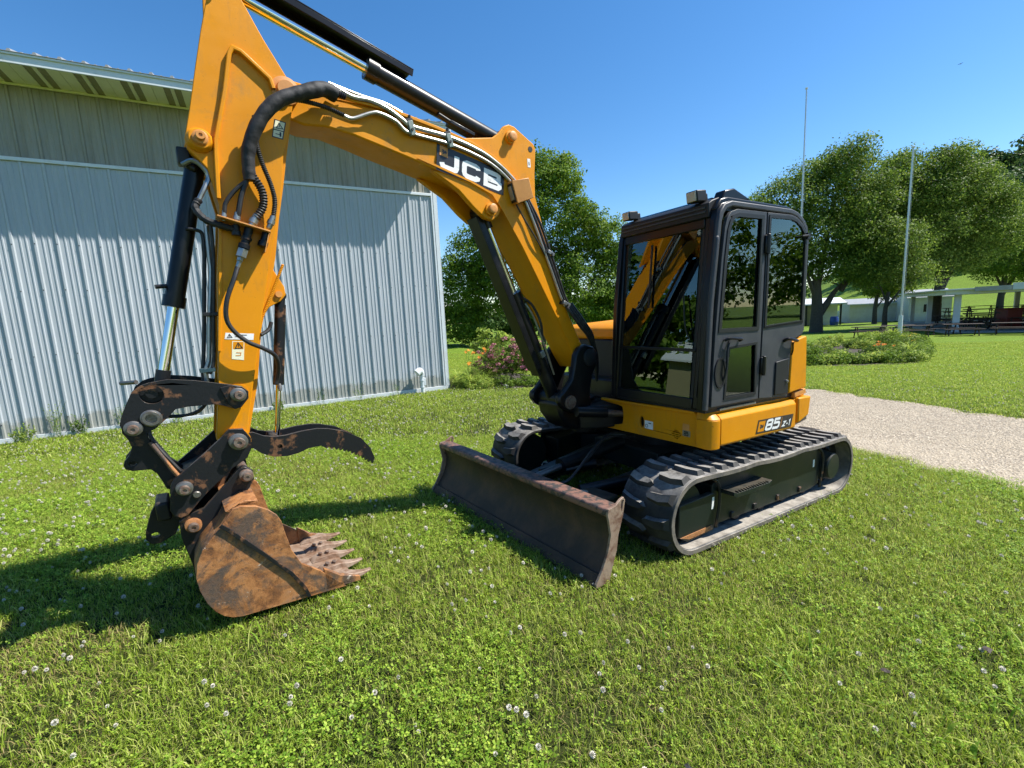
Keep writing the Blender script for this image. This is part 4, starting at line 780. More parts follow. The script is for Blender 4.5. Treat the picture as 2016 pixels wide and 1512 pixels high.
# arm cylinder (above the boom)
FIT = similar((1.90, 3.285), (3.775, 3.945), (0.695, 3.124), (2.54, 3.608))
C0_ = Vector((1.90, 0, 3.285)); C1_ = Vector((3.775, 0, 3.945)); cd_ = (C1_ - C0_).normalized(); cn_ = Vector((-cd_.z, 0, cd_.x))
ct = lambda s, o=0.0, y=0.0: tuple(C0_ + cd_ * s + cn_ * o + Vector((0, y, 0)))
mb = MB(); mb.cyl(ct(0.06), ct(1.14), 0.062, n=36).cyl(ct(1.08), ct(1.155), 0.070, n=36).cyl((1.90, -0.08, 3.285), (1.90, 0.08, 3.285), 0.06, n=24); AC = P(mb, 'arm_cylinder', 'black')
P(MB().cyl(ct(1.15), ct(1.95), 0.036, n=28), 'cylinder_rod', 'chrome', AC)
P(MB().cyl(ct(1.148), ct(1.156), 0.052, n=28), 'rod_seal', 'zinc', AC)
rot = Matrix((cd_, Vector((0, 1, 0)), cn_)).transposed()
P(MB().box(0.86, 1.92, -0.075, 0.075, 0.110, 0.120, rot, C0_).box(0.86, 1.92, 0.065, 0.075, 0.070, 0.110, rot, C0_).box(0.86, 1.92, -0.075, -0.065, 0.070, 0.110, rot, C0_), 'rod_guard', 'gloss', AC, 0.003)
P(MB().box(0.30, 0.52, -0.03, 0.05, -0.085, -0.055, rot, C0_).cyl(ct(0.50, -0.07, 0.03), ct(0.62, -0.06, 0.03), 0.018), 'port_block', 'black', AC, 0.006)
P(MB().box(0.005, 0.06, -0.06, -0.02, 0.06, 0.10, rot, C0_), 'guard_stop', 'seal', AC, 0.004)
# ---- arm (dipper)
FIT = arm_fit
AL = [(3.825, 3.93), (3.84, 3.77), (3.89, 3.59), (3.94, 3.39), (4.00, 3.14), (4.045, 2.97), (4.04, 2.915), (4.005, 2.875), (3.955, 2.81), (3.925, 2.60), (3.945, 2.45), (3.985, 2.20), (4.035, 1.75), (4.07, 1.49), (4.115, 1.18), (4.09, 1.08), (4.03, 1.05)]
AR = [(3.955, 1.09), (3.940, 1.24), (3.87, 1.54), (3.83, 1.71), (3.80, 1.84), (3.73, 2.13), (3.68, 2.33), (3.64, 2.46), (3.60, 2.62), (3.57, 2.75), (3.54, 2.94), (3.49, 3.10), (3.45, 3.26), (3.435, 3.36), (3.46, 3.43), (3.57, 3.63), (3.66, 3.82), (3.70, 3.96), (3.74, 4.0), (3.79, 3.99)]
AB = [(3.95, 1.12), (3.925, 1.22), (3.855, 1.48), (3.79, 1.84), (3.70, 2.13), (3.655, 2.30), (3.605, 2.55), (3.555, 2.76), (3.515, 2.95), (3.475, 3.12), (3.45, 3.26), (3.45, 3.36), (3.48, 3.43), (3.58, 3.63), (3.67, 3.82), (3.70, 3.93), (3.74, 3.97), (3.79, 3.96)]
ins = [(x - 0.012, z) for x, z in AL]
mb = MB(); mb.prism(ins[2:] + AB[:-5] + [(3.60, 3.60)], -0.098, 0.098); ARM = P(mb, 'arm', 'yellow', bevel=0.004)
for s in (1, -1):
    mb = MB(); mb.prism(AL + AR, s * 0.100, s * 0.126, holes=()); P(mb, 'arm_side_plate', 'yellow', ARM, 0.004)
# raised welded ribs on the flank
fr_ = lambda u, v, h: (u, 0.126 + h, v)
P(MB().strip([(3.925, 2.64), (3.905, 2.90), (3.895, 2.98), (3.815, 3.27), (3.765, 3.49), (3.745, 3.525), (3.705, 3.515), (3.675, 3.49), (3.565, 3.395), (3.552, 3.34)], 0.024, 0.024, fr_), 'stiffener_rib', 'yellow', ARM, 0.005)
P(MB().strip([(4.035, 1.72), (3.97, 2.20), (3.93, 2.52)], 0.016, 0.008, fr_), 'edge_weld', 'yellow', ARM, 0.002)
bead = MB()
for k in range(60): t = k / 59; bead.lathe((3.735 + 0.10 * (1 - t) - 0.19 * (t - 0.5) - 0.02, 0.10, 1.63 + t * 0.62), (0, 1, 0), [(0, 0.010), (0.008, 0.008), (0.012, 0.002)], 6)
# bulkhead shelf carrying the couplings
SA, SB = Vector((3.955, 0.126, 2.520)), Vector((3.690, 0.126, 2.440))
mb = MB(); d = (SB - SA).normalized(); nrm = Vector((-d.z, 0, d.x)); rot = Matrix((d, Vector((0, 1, 0)), nrm)).transposed(); L_ = (SB - SA).length
mb.box(0.0, L_, 0, 0.105, -0.004, 0.004, rot, SA).box(L_ - 0.006, L_, 0, 0.08, -0.004, 0.13, rot, SA); P(mb, 'bulkhead_plate', 'orangeplate', ARM, 0.001)
def boss(x, z, y0, r, name='pin', mats=('steel', 'pin'), parent=None, n=3):
    m1 = MB(); m1.lathe((x, y0, z), (0, 1, 0), [(0, r), (0.012, r), (0.014, r * 0.88), (0.020, r * 0.88), (0.022, r * 0.95), (0.030, r * 0.95), (0.034, r * 0.6)], 28); P(m1, name + '_washer', mats[0], parent)
    m2 = MB(); m2.lathe((x, y0 + 0.03, z), (0, 1, 0), [(0, r * 0.62), (0.026, r * 0.62), (0.030, r * 0.56), (0.030, r * 0.25), (0.024, r * 0.22), (0.024, 0.004)], 24); P(m2, name, mats[1], parent)
mb = MB(); mb.lathe((3.975, 0.126, 2.965), (0, 1, 0), [(0, 0.068), (0.010, 0.068), (0.016, 0.062), (0.035, 0.058), (0.040, 0.052)], 30); P(mb, 'pin_boss', 'yellow', ARM)
boss(3.975, 2.965, 0.160, 0.040, mats=('orangeplate', 'orangeplate'), parent=ARM)
boss(3.76, 3.93, 0.126, 0.06, mats=('orangeplate', 'orangeplate'), parent=ARM)
P(MB().cyl((4.025, -0.126, 1.13), (4.025, 0.14, 1.13), 0.085, n=32), 'pivot_tube', 'yellow', ARM); P(MB().cyl((3.975, -0.126, 1.44), (3.975, 0.13, 1.44), 0.06, n=28), 'pivot_tube', 'yellow', ARM)
# thumb cylinder bracket on the back of the arm
for s in (0.028, -0.048): mb = MB(); mb.prism([(3.70, 2.30), (3.615, 2.115), (3.612, 2.06), (3.645, 2.02), (3.72, 1.98), (3.80, 1.86), (3.80, 2.2)], s, s + 0.02); P(mb, 'thumb_bracket', 'yellow', ARM, 0.004)
mb = MB(); mb.cyl((3.655, -0.07, 2.065), (3.655, 0.060, 2.065), 0.021, n=24); P(mb, 'pin', 'orangeplate', ARM)
P(bead, 'weld_bead', 'yellow', ARM)
# stickers
f1 = lambda u, v, h: (u, 0.1262 + h, v)
def tri_sign(cx, cz, s, par):
    m = MB(); m.strip([(cx - s, cz - s * 0.8), (cx + s, cz - s * 0.8), (cx, cz + s)], s * 0.28, 0.0006, lambda u, v, h: f1(u, v, h + 0.0014), closed=True).strip([(cx, cz + s * 0.4), (cx, cz - s * 0.3)], s * 0.25, 0.0006, lambda u, v, h: f1(u, v, h + 0.0014)); P(m, 'warning_triangle', 'blackprint', par)
def poly(fn, pts, h0, h1):
    n = len(pts); return MB().add([fn(u, v, h) for h in (h0, h1) for u, v in pts], [tuple(range(n)), tuple(range(2 * n - 1, n - 1, -1))] + [(i, (i + 1) % n, n + (i + 1) % n, n + i) for i in range(n)])
P(poly(f1, [(3.565, 3.165), (3.500, 3.155), (3.530, 3.045), (3.592, 3.052)], 0, 0.0010), 'warning_sticker', 'blackprint', ARM)
P(poly(f1, [(3.560, 3.158), (3.507, 3.150), (3.522, 3.098), (3.575, 3.104)], 0.0012, 0.0014), 'sticker_field', 'soffit', ARM); P(poly(f1, [(3.577, 3.098), (3.524, 3.092), (3.534, 3.052), (3.586, 3.058)], 0.0012, 0.0014), 'sticker_field', 'soffit', ARM)
tri_sign(3.542, 3.125, 0.018, ARM)
P(MB().strip([(3.570, 3.075), (3.545, 3.073)], 0.004, 0.0006, lambda u, v, h: f1(u, v, h + 0.0016)).strip([(3.540, 3.088), (3.543, 3.060)], 0.010, 0.0006, lambda u, v, h: f1(u, v, h + 0.0018)), 'sticker_figure', 'blackprint', ARM)
P(poly(f1, [(3.99, 1.83), (3.84, 1.812), (3.848, 1.772), (4.0, 1.79)], 0, 0.001), 'warning_sticker', 'white', ARM); tri_sign(3.972, 1.808, 0.012, ARM)
P(MB().strip([(3.945, 1.814), (3.88, 1.806)], 0.004, 0.0006, lambda u, v, h: f1(u, v, h + 0.0014)).strip([(3.945, 1.802), (3.895, 1.796)], 0.003, 0.0006, lambda u, v, h: f1(u, v, h + 0.0014)), 'sticker_text', 'blackprint', ARM)
P(poly(f1, [(3.962, 1.775), (3.898, 1.768), (3.915, 1.648), (3.978, 1.662)], 0, 0.001), 'warning_sticker', 'soffit', ARM)
P(poly(f1, [(3.958, 1.770), (3.902, 1.764), (3.909, 1.718), (3.965, 1.724)], 0.0011, 0.0013), 'sticker_field', 'yellow', ARM); tri_sign(3.933, 1.742, 0.019, ARM)
P(MB().strip([(3.950, 1.700), (3.925, 1.697), (3.93, 1.68), (3.955, 1.682)], 0.005, 0.0006, lambda u, v, h: f1(u, v, h + 0.0014)), 'sticker_figure', 'orangeplate', ARM)
# pipes on the front edge of the arm
P(MB().tube([(4.00, 0.08, 2.52), (4.01, 0.08, 2.30), (4.015, 0.08, 2.20), (4.06, 0.08, 1.90), (4.09, 0.08, 1.68), (4.115, 0.08, 1.60), (4.12, 0.08, 1.50)], 0.013, 8), 'arm_pipe', 'zinc', ARM)
P(MB().tube([(4.10, 0.05, 2.47), (4.06, 0.06, 2.465), (4.025, 0.06, 2.44), (4.03, 0.06, 2.33), (4.045, 0.06, 2.21), (4.085, 0.06, 1.90), (4.115, 0.06, 1.69), (4.13, 0.06, 1.60), (4.135, 0.06, 1.51)], 0.011, 8), 'arm_hose', 'hose', ARM)
P(MB().tube([(3.98, 0.10, 2.50), (3.99, 0.10, 2.30), (4.04, 0.10, 1.90), (4.07, 0.10, 1.66), (4.10, 0.10, 1.58)], 0.010, 8), 'arm_hose', 'hose', ARM)
for z, x in ((1.95, 4.052), (1.605, 4.112)): P(MB().box(x - 0.045, x + 0.035, 0.04, 0.115, z - 0.012, z + 0.012), 'pipe_clamp', 'clamp' if z < 1.8 else 'seal', ARM, 0.003)
# bucket cylinder
FIT = similar((4.015, 2.965), (4.405, 1.475), (2.738, 2.747), (3.058, 1.486))
B0 = Vector((4.015, 0, 2.965)); B1 = Vector((4.405, 0, 1.475)); bdv = (B1 - B0).normalized()
bt = lambda s: tuple(B0 + bdv * s)
mb = MB(); mb.cyl(bt(0.03), bt(0.98), 0.054, n=32).cyl(bt(0.93), bt(1.0), 0.062, n=32).cyl((4.0, -0.09, 2.965), (4.0, 0.09, 2.965), 0.06, n=24); mb.cyl(Vector(bt(0.86)), Vector(bt(0.86)) + Vector((0.11, 0.02, -0.01)), 0.013); BCY = P(mb, 'bucket_cylinder', 'gloss')
P(MB().cyl(bt(0.99), bt(1.46), 0.032, n=28), 'cylinder_rod', 'chrome', BCY)
P(MB().cyl(bt(1.40), bt(1.50), 0.040, n=24).cyl((4.385, -0.13, 1.478), (4.385, 0.13, 1.478), 0.055, n=24), 'rod_eye', 'wornblack', BCY)
P(MB().box(4.06, 4.13, -0.03, 0.06, 2.86, 2.96).cyl((4.09, 0.05, 2.86), (4.04, 0.06, 2.83), 0.02), 'port_block', 'seal', BCY, 0.008)
FIT = arm_fit
P(MB().tube([(4.07, 0.06, 2.84), (4.02, 0.09, 2.86), (3.975, 0.10, 2.825), (3.955, 0.10, 2.77), (3.985, 0.11, 2.70), (4.02, 0.11, 2.63)], 0.014, 8), 'cylinder_pipe', 'zinc', BCY)
P(MB().tube([(4.02, 0.11, 2.63), (4.045, 0.12, 2.58), (4.01, 0.15, 2.51), (3.94, 0.17, 2.475), (3.87, 0.17, 2.455)], 0.020, 10, rfn=lambda t, p: 1 + 0.12 * math.sin(t * 60)), 'cylinder_hose', 'sleeve', BCY)
# big sleeved hose bundle from the boom to the shelf, and the corrugated hoses
P(MB().tube([(3.20, 0.20, 3.355), (3.28, 0.215, 3.365), (3.37, 0.23, 3.325), (3.46, 0.235, 3.285), (3.56, 0.24, 3.225), (3.64, 0.235, 3.14), (3.705, 0.22, 3.03), (3.745, 0.20, 2.92), (3.755, 0.19, 2.82), (3.755, 0.185, 2.75)], 0.046, 16, sub=10, rfn=lambda t, p: (1.02 - 0.28 * t) * (1 + 0.025 * math.sin(t * 33 + 2 * math.sin(t * 9)) + 0.02 * math.sin(t * 83))), 'hose_sleeve', 'sleeve', ARM)
hz = lambda pts, r, nm='corrugated_hose', **k: P(MB().tube(pts, r, 10, **k), nm, 'hose', ARM)
hz([(3.16, 0.20, 3.235), (3.28, 0.205, 3.262), (3.42, 0.21, 3.268), (3.50, 0.215, 3.25)], 0.0115, rib=0.004, pitch=0.011)
hz([(3.13, 0.18, 3.365), (3.20, 0.19, 3.372), (3.30, 0.20, 3.37)], 0.016, rib=0.006, pitch=0.013)
hz([(3.12, 0.15, 3.39), (3.22, 0.17, 3.415), (3.32, 0.19, 3.40), (3.40, 0.20, 3.36)], 0.014, 'plain_hose')
hz([(3.69, 0.20, 3.13), (3.695, 0.19, 2.97), (3.675, 0.185, 2.85), (3.645, 0.18, 2.74), (3.635, 0.18, 2.64), (3.66, 0.18, 2.52)], 0.0115, rib=0.004, pitch=0.011)
hz([(3.74, 0.19, 2.78), (3.70, 0.19, 2.69), (3.705, 0.185, 2.60), (3.75, 0.18, 2.525)], 0.019, rib=0.006, pitch=0.016)
hz([(3.765, 0.185, 2.77), (3.81, 0.18, 2.66), (3.835, 0.18, 2.57), (3.845, 0.175, 2.53)], 0.015, 'plain_hose')
hz([(3.77, 0.185, 2.75), (3.84, 0.18, 2.685), (3.895, 0.175, 2.61), (3.91, 0.17, 2.55)], 0.012, 'plain_hose')
def fitting(p, q, r, nm='hose_fitting'):
    p, q = Vector(p), Vector(q); d = (q - p); L = d.length; m = MB(); m.lathe(p, d, [(0, r), (L * 0.3, r), (L * 0.32, r * 1.3), (L * 0.62, r * 1.3), (L * 0.64, r * 0.95), (L * 0.9, r * 0.95), (L, r * 0.7)], 14); return P(m, nm, 'zinc', ARM)
fitting((3.745, 0.18, 2.545), (3.79, 0.18, 2.465), 0.020); fitting((3.845, 0.175, 2.555), (3.858, 0.175, 2.485), 0.015); fitting((3.655, 0.18, 2.545), (3.69, 0.18, 2.465), 0.017); fitting((3.91, 0.17, 2.56), (3.918, 0.17, 2.50), 0.011)
P(MB().lathe((3.795, 0.18, 2.462), (0.34, 0, -0.94), [(0, 0.024), (0.055, 0.024), (0.058, 0.030), (0.075, 0.030), (0.078, 0.024), (0.10, 0.024), (0.103, 0.031), (0.13, 0.031), (0.132, 0.022)], 18), 'quick_coupling', 'wornblack', ARM)
P(MB().lathe((3.842, 0.18, 2.335), (0.36, 0, -0.93), [(0, 0.030), (0.05, 0.030), (0.055, 0.018), (0.075, 0.018), (0.08, 0.014), (0.115, 0.013)], 6), 'hex_fitting', 'zinc', ARM)
P(MB().lathe((3.70, 0.18, 2.455), (0.36, 0, -0.93), [(0, 0.022), (0.07, 0.022), (0.075, 0.028), (0.105, 0.028), (0.11, 0.020)], 16), 'capped_coupling', 'gloss', ARM)
P(MB().lathe((3.86, 0.175, 2.478), (0.1, 0, -1), [(0, 0.019), (0.03, 0.019), (0.035, 0.024), (0.06, 0.024)], 14), 'hose_fitting', 'wornblack', ARM)
hz([(3.885, 0.18, 2.225), (3.915, 0.20, 2.15), (3.965, 0.21, 2.03), (3.982, 0.205, 1.92), (3.955, 0.20, 1.84), (3.89, 0.20, 1.765), (3.81, 0.19, 1.715), (3.745, 0.16, 1.66), (3.725, 0.11, 1.58), (3.735, 0.08, 1.50), (3.745, 0.075, 1.46)], 0.0135, 'thumb_hose')
hz([(3.80, 0.10, 1.80), (3.745, 0.06, 1.83), (3.72, 0.05, 1.88)], 0.012, 'thumb_hose')
# ---- thumb cylinder and thumb
FIT = similar((3.655, 2.065), (3.795, 1.10), (2.420, 1.982), (2.530, 1.150))
T0 = Vector((3.655, 0, 2.065)); T1 = Vector((3.795, 0, 1.10)); td = (T1 - T0).normalized(); tt = lambda s: tuple(T0 + td * s)
mb = MB(); mb.cyl(tt(0.06), tt(0.62), 0.036, n=24).cyl(tt(0.0), tt(0.08), 0.03).cyl((3.655, -0.025, 2.065), (3.655, 0.025, 2.065), 0.034); TC = P(mb, 'thumb_cylinder', 'wornblack')
P(MB().cyl(tt(0.62), tt(0.98), 0.018, n=18), 'cylinder_rod', 'chrome', TC); P(MB().lathe((3.745, 0.035, 1.46), (0, 0.3, -1), [(0, 0.012), (0.03, 0.014), (0.05, 0.010)], 10), 'port_fitting', 'steel', TC)
FIT = link_fit
TH = [(3.985, 1.155), (3.92, 1.165), (3.86, 1.13), (3.80, 1.115), (3.73, 1.115), (3.63, 1.13), (3.53, 1.135), (3.46, 1.125), (3.35, 1.09), (3.24, 1.02), (3.18, 0.935), (3.155, 0.845), (3.175, 0.800)]
teeth = []
tp = [(3.185, 0.83), (3.245, 0.885), (3.32, 0.935), (3.40, 0.968), (3.50, 1.000)]
for i in range(12):
    t = i / 12 * (len(tp) - 1); k = int(t); f = t - k; x = tp[k][0] * (1 - f) + tp[k + 1][0] * f; z = tp[k][1] * (1 - f) + tp[k + 1][1] * f
    teeth += [(x, z), (x + 0.020, z - 0.008 - 0.004)]
THo = TH + teeth + [(3.52, 1.005), (3.60, 1.00), (3.67, 0.975), (3.74, 0.965), (3.82, 0.975), (3.885, 1.01), (3.93, 1.055), (4.00, 1.06), (4.06, 1.09), (4.06, 1.14)]
hol = [(3.775 + 0.016 * math.cos(a), 1.043 + 0.016 * math.sin(a)) for a in np.linspace(0, 2 * math.pi, 12, endpoint=False)]
mb = MB(); mb.prism(THo, 0.095, 0.122, holes=[hol]); TB = P(mb, 'thumb', 'wornblack', bevel=0.0)
mb = MB(); mb.prism([(x, z) for x, z in THo], -0.09, -0.065); P(mb, 'thumb_plate', 'wornblack', TB)
mb = MB(); mb.cyl((3.79, -0.065, 1.09), (3.79, 0.095, 1.09), 0.028).box(3.25, 3.42, -0.065, 0.095, 0.975, 0.99, None, None).box(3.60, 3.72, -0.065, 0.095, 1.02, 1.035); P(mb, 'cross_tube', 'wornblack', TB)
# ---- bucket linkage
TI = [(4.39, 1.545), (4.30, 1.560), (4.18, 1.545), (4.00, 1.505), (3.945, 1.49), (3.915, 1.455), (3.92, 1.41), (3.965, 1.355), (4.00, 1.345), (4.05, 1.37), (4.09, 1.385), (4.23, 1.385), (4.29, 1.375), (4.33, 1.33), (4.40, 1.265), (4.46, 1.245), (4.505, 1.248), (4.535, 1.27), (4.545, 1.31), (4.53, 1.36), (4.51, 1.41), (4.47, 1.495), (4.43, 1.53)]
hr = [(4.385 + 0.056 * math.cos(a), 1.475 + 0.056 * math.sin(a)) for a in np.linspace(0, 2 * math.pi, 20, endpoint=False)]
mb = MB(); mb.prism(TI, 0.150, 0.172, holes=[hr]); TL = P(mb, 'tipping_link', 'wornblack', bevel=0.003)
mb = MB(); mb.prism(TI, -0.172, -0.150); P(mb, 'far_link_plate', 'wornblack', TL, 0.003)
P(MB().cyl((4.385, -0.15, 1.478), (4.385, 0.155, 1.478), 0.028, n=24).cyl((4.385, 0.11, 1.478), (4.385, 0.125, 1.478), 0.054, n=24), 'pin', 'wornblack', TL)
P(MB().cyl((4.44, 0.18, 1.555), (4.51, 0.10, 1.545), 0.012), 'grease_guard', 'steel', TL)
P(MB().lathe((4.405, 0.172, 1.335), (0, 1, 0), [(0, 0.050), (0.012, 0.050), (0.014, 0.043), (0.024, 0.041), (0.024, 0.027), (0.006, 0.026), (0.006, 0.002)], 30), 'bushing', 'steel', TL)
boss(4.490, 1.285, 0.172, 0.043, parent=TL); 
P(MB().prism([(4.06, 1.49), (4.00, 1.505), (3.945, 1.49), (3.915, 1.455), (3.92, 1.41), (3.965, 1.355), (4.0, 1.345), (4.03, 1.38)], 0.172, 0.186), 'link_boss', 'wornblack', TL, 0.003)
boss(3.972, 1.440, 0.186, 0.044, parent=TL)
P(MB().cyl((3.975, -0.18, 1.44), (3.975, 0.18, 1.44), 0.035), 'pin', 'pin', TL); P(MB().cyl((4.49, -0.17, 1.288), (4.49, 0.17, 1.288), 0.035), 'pin', 'pin', TL)
LK = [(4.545, 1.30), (4.55, 1.245), (4.53, 1.20), (4.52, 1.15), (4.54, 1.10), (4.565, 1.07), (4.572, 1.045), (4.565, 1.02), (4.535, 1.005), (4.455, 1.00), (4.43, 0.965), (4.41, 0.90), (4.40, 0.86), (4.30, 0.83), (4.26, 0.87), (4.30, 0.95), (4.36, 1.02), (4.44, 1.20), (4.44, 1.29)]
lh = [(4.53 + 0.018 * math.cos(a), 1.05 + 0.014 * math.sin(a)) for a in np.linspace(0, 2 * math.pi, 14, endpoint=False)]
mb = MB(); mb.prism(LK, 0.045, 0.085, holes=[lh]).prism(LK, -0.085, -0.045, holes=[lh]); HL_ = P(mb, 'bucket_link', 'wornblack', bevel=0.004)
P(MB().cyl((4.435, 0.105, 1.175), (4.335, 0.115, 0.945), 0.012), 'link_edge_bar', 'rust', HL_)
for o in (0.0, 0.028): P(MB().tube([(4.35, 0.10 - o, 1.325), (4.28, 0.11 - o, 1.318), (4.20, 0.11 - o, 1.335 - o * .4), (4.15, 0.10 - o, 1.37 - o * .3), (4.12, 0.09, 1.42)], 0.009, 8), 'linkage_hose', 'hose', TL)
P(MB().tube([(4.42, 0.06, 1.30), (4.43, 0.08, 1.22), (4.40, 0.10, 1.13), (4.35, 0.11, 1.03), (4.32, 0.11, 0.97)], 0.010, 8), 'linkage_hose', 'hose', TL)
# quick hitch
QH = [(4.05, 1.215), (4.10, 1.16), (4.20, 1.07), (4.36, 0.935), (4.378, 0.90), (4.40, 0.75), (4.385, 0.71), (4.355, 0.69), (4.32, 0.70), (4.23, 0.80), (4.19, 0.84), (4.06, 0.955), (3.975, 1.01), (3.945, 1.07), (3.94, 1.14), (3.975, 1.21)]
mb = MB(); mb.prism(QH, 0.150, 0.176); QK = P(mb, 'quick_hitch', 'wornblack', bevel=0.003)
mb = MB(); mb.prism(QH, -0.176, -0.150); P(mb, 'far_hitch_plate', 'wornblack', QK, 0.003)
mb = MB(); mb.prism([(4.36, 0.93), (4.39, 0.76), (4.36, 0.70), (4.28, 0.76), (4.20, 0.84), (4.10, 0.94), (4.15, 1.02)], -0.15, 0.15); P(mb, 'hitch_body', 'wornblack', QK, 0.01)
P(MB().box(4.40, 4.47, -0.10, 0.10, 0.66, 0.78, Matrix.Rotation(R(0), 3, 'Y')), 'hitch_block', 'wornblack', QK, 0.012)
lg = [(4.46, 0.77), (4.50, 0.70), (4.54, 0.58), (4.545, 0.53), (4.52, 0.495), (4.48, 0.49), (4.40, 0.53), (4.36, 0.62), (4.33, 0.72)]
lh2 = [(4.497 + 0.022 * math.cos(a), 0.550 + 0.017 * math.sin(a)) for a in np.linspace(0, 2 * math.pi, 14, endpoint=False)]
P(MB().prism(lg, -0.015, 0.02, holes=[lh2]), 'lifting_lug', 'wornblack', QK, 0.004)
boss(4.010, 1.130, 0.176, 0.053, parent=QK); boss(4.315, 0.880, 0.176, 0.043, parent=QK)
P(MB().lathe((4.262, 0.176, 0.825), (0, 1, 0), [(0, 0.021), (0.012, 0.021), (0.016, 0.017), (0.016, 0.003)], 18), 'hitch_bolt', 'steel', QK)
P(MB().cyl((4.02, -0.18, 1.13), (4.02, 0.18, 1.13), 0.04), 'pin', 'pin', QK); P(MB().cyl((4.315, -0.18, 0.88), (4.315, 0.18, 0.88), 0.035), 'pin', 'pin', QK)
# ---- bucket
FIT = bucket_fit
SD = [(4.13, 0.615), (4.17, 0.575), (4.235, 0.50), (4.277, 0.41), (4.293, 0.32), (4.285, 0.23), (4.262, 0.14), (4.228, 0.07), (4.19, 0.025), (4.15, 0.0), (4.10, -0.012), (3.72, -0.012), (3.47, -0.012), (3.62, 0.155), (3.73, 0.245), (3.778, 0.36), (3.80, 0.49), (3.812, 0.58), (3.83, 0.625), (3.875, 0.675), (3.94, 0.715), (4.02, 0.730), (4.06, 0.718), (4.095, 0.675)]
mb = MB(); mb.prism(SD, 0.272, 0.290); BK = P(mb, 'bucket', 'rust', bevel=0.002, label='rust-stained digging bucket resting in the grass')
mb = MB(); mb.prism(SD, -0.290, -0.272); P(mb, 'far_side_plate', 'rust', BK, 0.002)
SH = [(4.13, 0.615), (4.17, 0.575), (4.235, 0.50), (4.277, 0.41), (4.293, 0.32), (4.285, 0.23), (4.262, 0.14), (4.228, 0.07), (4.19, 0.025), (4.15, 0.0), (4.10, -0.012), (3.72, -0.012), (3.52, -0.006)]
SH = [(4.02, 0.730), (4.095, 0.675)] + SH
c_ = Vector((3.95, 0.35)); inn = [tuple(Vector(p) + (c_ - Vector(p)).normalized() * 0.016) for p in SH]
mb = MB(); mb.prism(SH + inn[::-1], -0.272, 0.272); P(mb, 'bucket_shell', 'rust', BK)
mb = MB(); mb.strip([(4.135, 0.632), (4.10, 0.595), (3.98, 0.44), (3.80, 0.20), (3.735, 0.075), (3.715, 0.0)], 0.022, 0.012, lambda u, v, h: (u, 0.290 + h, v)); P(mb, 'side_wear_bar', 'wornblack', BK, 0.001)
mb = MB(); mb.prism([(4.10, 0.700), (3.99, 0.755), (3.92, 0.745), (3.92, 0.72), (4.02, 0.735), (4.08, 0.69)], -0.27, 0.27); P(mb, 'top_lip', 'rust', BK, 0.004)
EAR = [(4.37, 0.66), (4.372, 0.56), (4.36, 0.47), (4.345, 0.37), (4.335, 0.27), (4.27, 0.42), (4.20, 0.53), (4.11, 0.66), (4.04, 0.735), (3.985, 0.80), (3.955, 0.85), (3.955, 0.915), (3.995, 0.945), (4.035, 0.935), (4.09, 0.87), (4.24, 0.715), (4.31, 0.70)]
FIT = link_fit
for s in (0.125, -0.155): mb = MB(); mb.prism(EAR, s, s + 0.03); P(mb, 'bucket_ear', 'wornblack', BK, 0.004)
mb = MB(); mb.prism([(4.30, 0.36), (4.23, 0.52), (4.11, 0.66), (4.03, 0.74), (4.06, 0.76), (4.20, 0.62), (4.30, 0.48), (4.33, 0.36)], -0.125, 0.125); P(mb, 'ear_gusset', 'wornblack', BK, 0.006)
mb = MB(); mb.prism([(4.02, 0.75), (3.955, 0.86), (3.945, 0.855), (4.0, 0.74)], -0.12, 0.10); P(mb, 'shell_brace', 'rust', BK, 0.002)
boss(3.995, 0.890, 0.155, 0.040, mats=('pin', 'pin'), parent=BK); boss(4.305, 0.625, 0.155, 0.044, mats=('rust', 'pin'), parent=BK)
P(MB().cyl((3.995, -0.17, 0.89), (3.995, 0.17, 0.89), 0.03), 'pin', 'pin', BK); P(MB().cyl((4.305, -0.17, 0.625), (4.305, 0.17, 0.625), 0.033), 'pin', 'pin', BK)
# lip plate and teeth
FIT = bucket_fit
mb = MB(); mb.prism([(3.80, -0.005), (3.44, 0.01), (3.40, 0.022), (3.44, 0.034), (3.80, 0.02)], -0.29, 0.29); P(mb, 'cutting_lip', 'toothsteel', BK, 0.003)
for s in (0.265, -0.290):              # side cutters
    mb = MB(); mb.prism([(3.60, 0.165), (3.50, 0.085), (3.37, 0.035), (3.37, 0.0), (3.60, 0.0)], s, s + 0.025); P(mb, 'side_cutter', 'rust', BK, 0.003)
for k, y in enumerate((-0.255, -0.128, 0.0, 0.128, 0.255)):
    mb = MB(); w0, w1 = 0.033, 0.020
    pr = [(3.60, 0.030, 0.030, w0), (3.56, 0.030, 0.060, w0), (3.44, 0.012, 0.070, w0), (3.38, 0.016, 0.052, w1 * 1.3), (3.33, 0.024, 0.046, w1 * 0.9), (3.275, 0.040, 0.047, w1 * 0.6)]
    vs = []; 
    for x, zb, zt, ww in pr: vs += [(x, y - ww, zb), (x, y + ww, zb), (x, y + ww * 0.8, zt), (x, y - ww * 0.8, zt)]
    n = len(pr); fs = [(0, 1, 2, 3), (4 * n - 1, 4 * n - 2, 4 * n - 3, 4 * n - 4)]
    for i in range(n - 1):
        for j in range(4): q = (j + 1) % 4; fs.append((4 * i + j, 4 * i + q, 4 * i + 4 + q, 4 * i + 4 + j))
    P(mb.add(vs, fs), 'tooth', 'toothsteel', BK, 0.004)
    if k not in (0, 4):
        mb = MB()
        for x in (3.53, 3.48): mb.cyl((x, y, 0.055), (x - 0.004, y, 0.083), 0.014, n=6)
        P(mb, 'tooth_bolt', 'pin', BK, 0.001)

FRAME = None; FIT = None
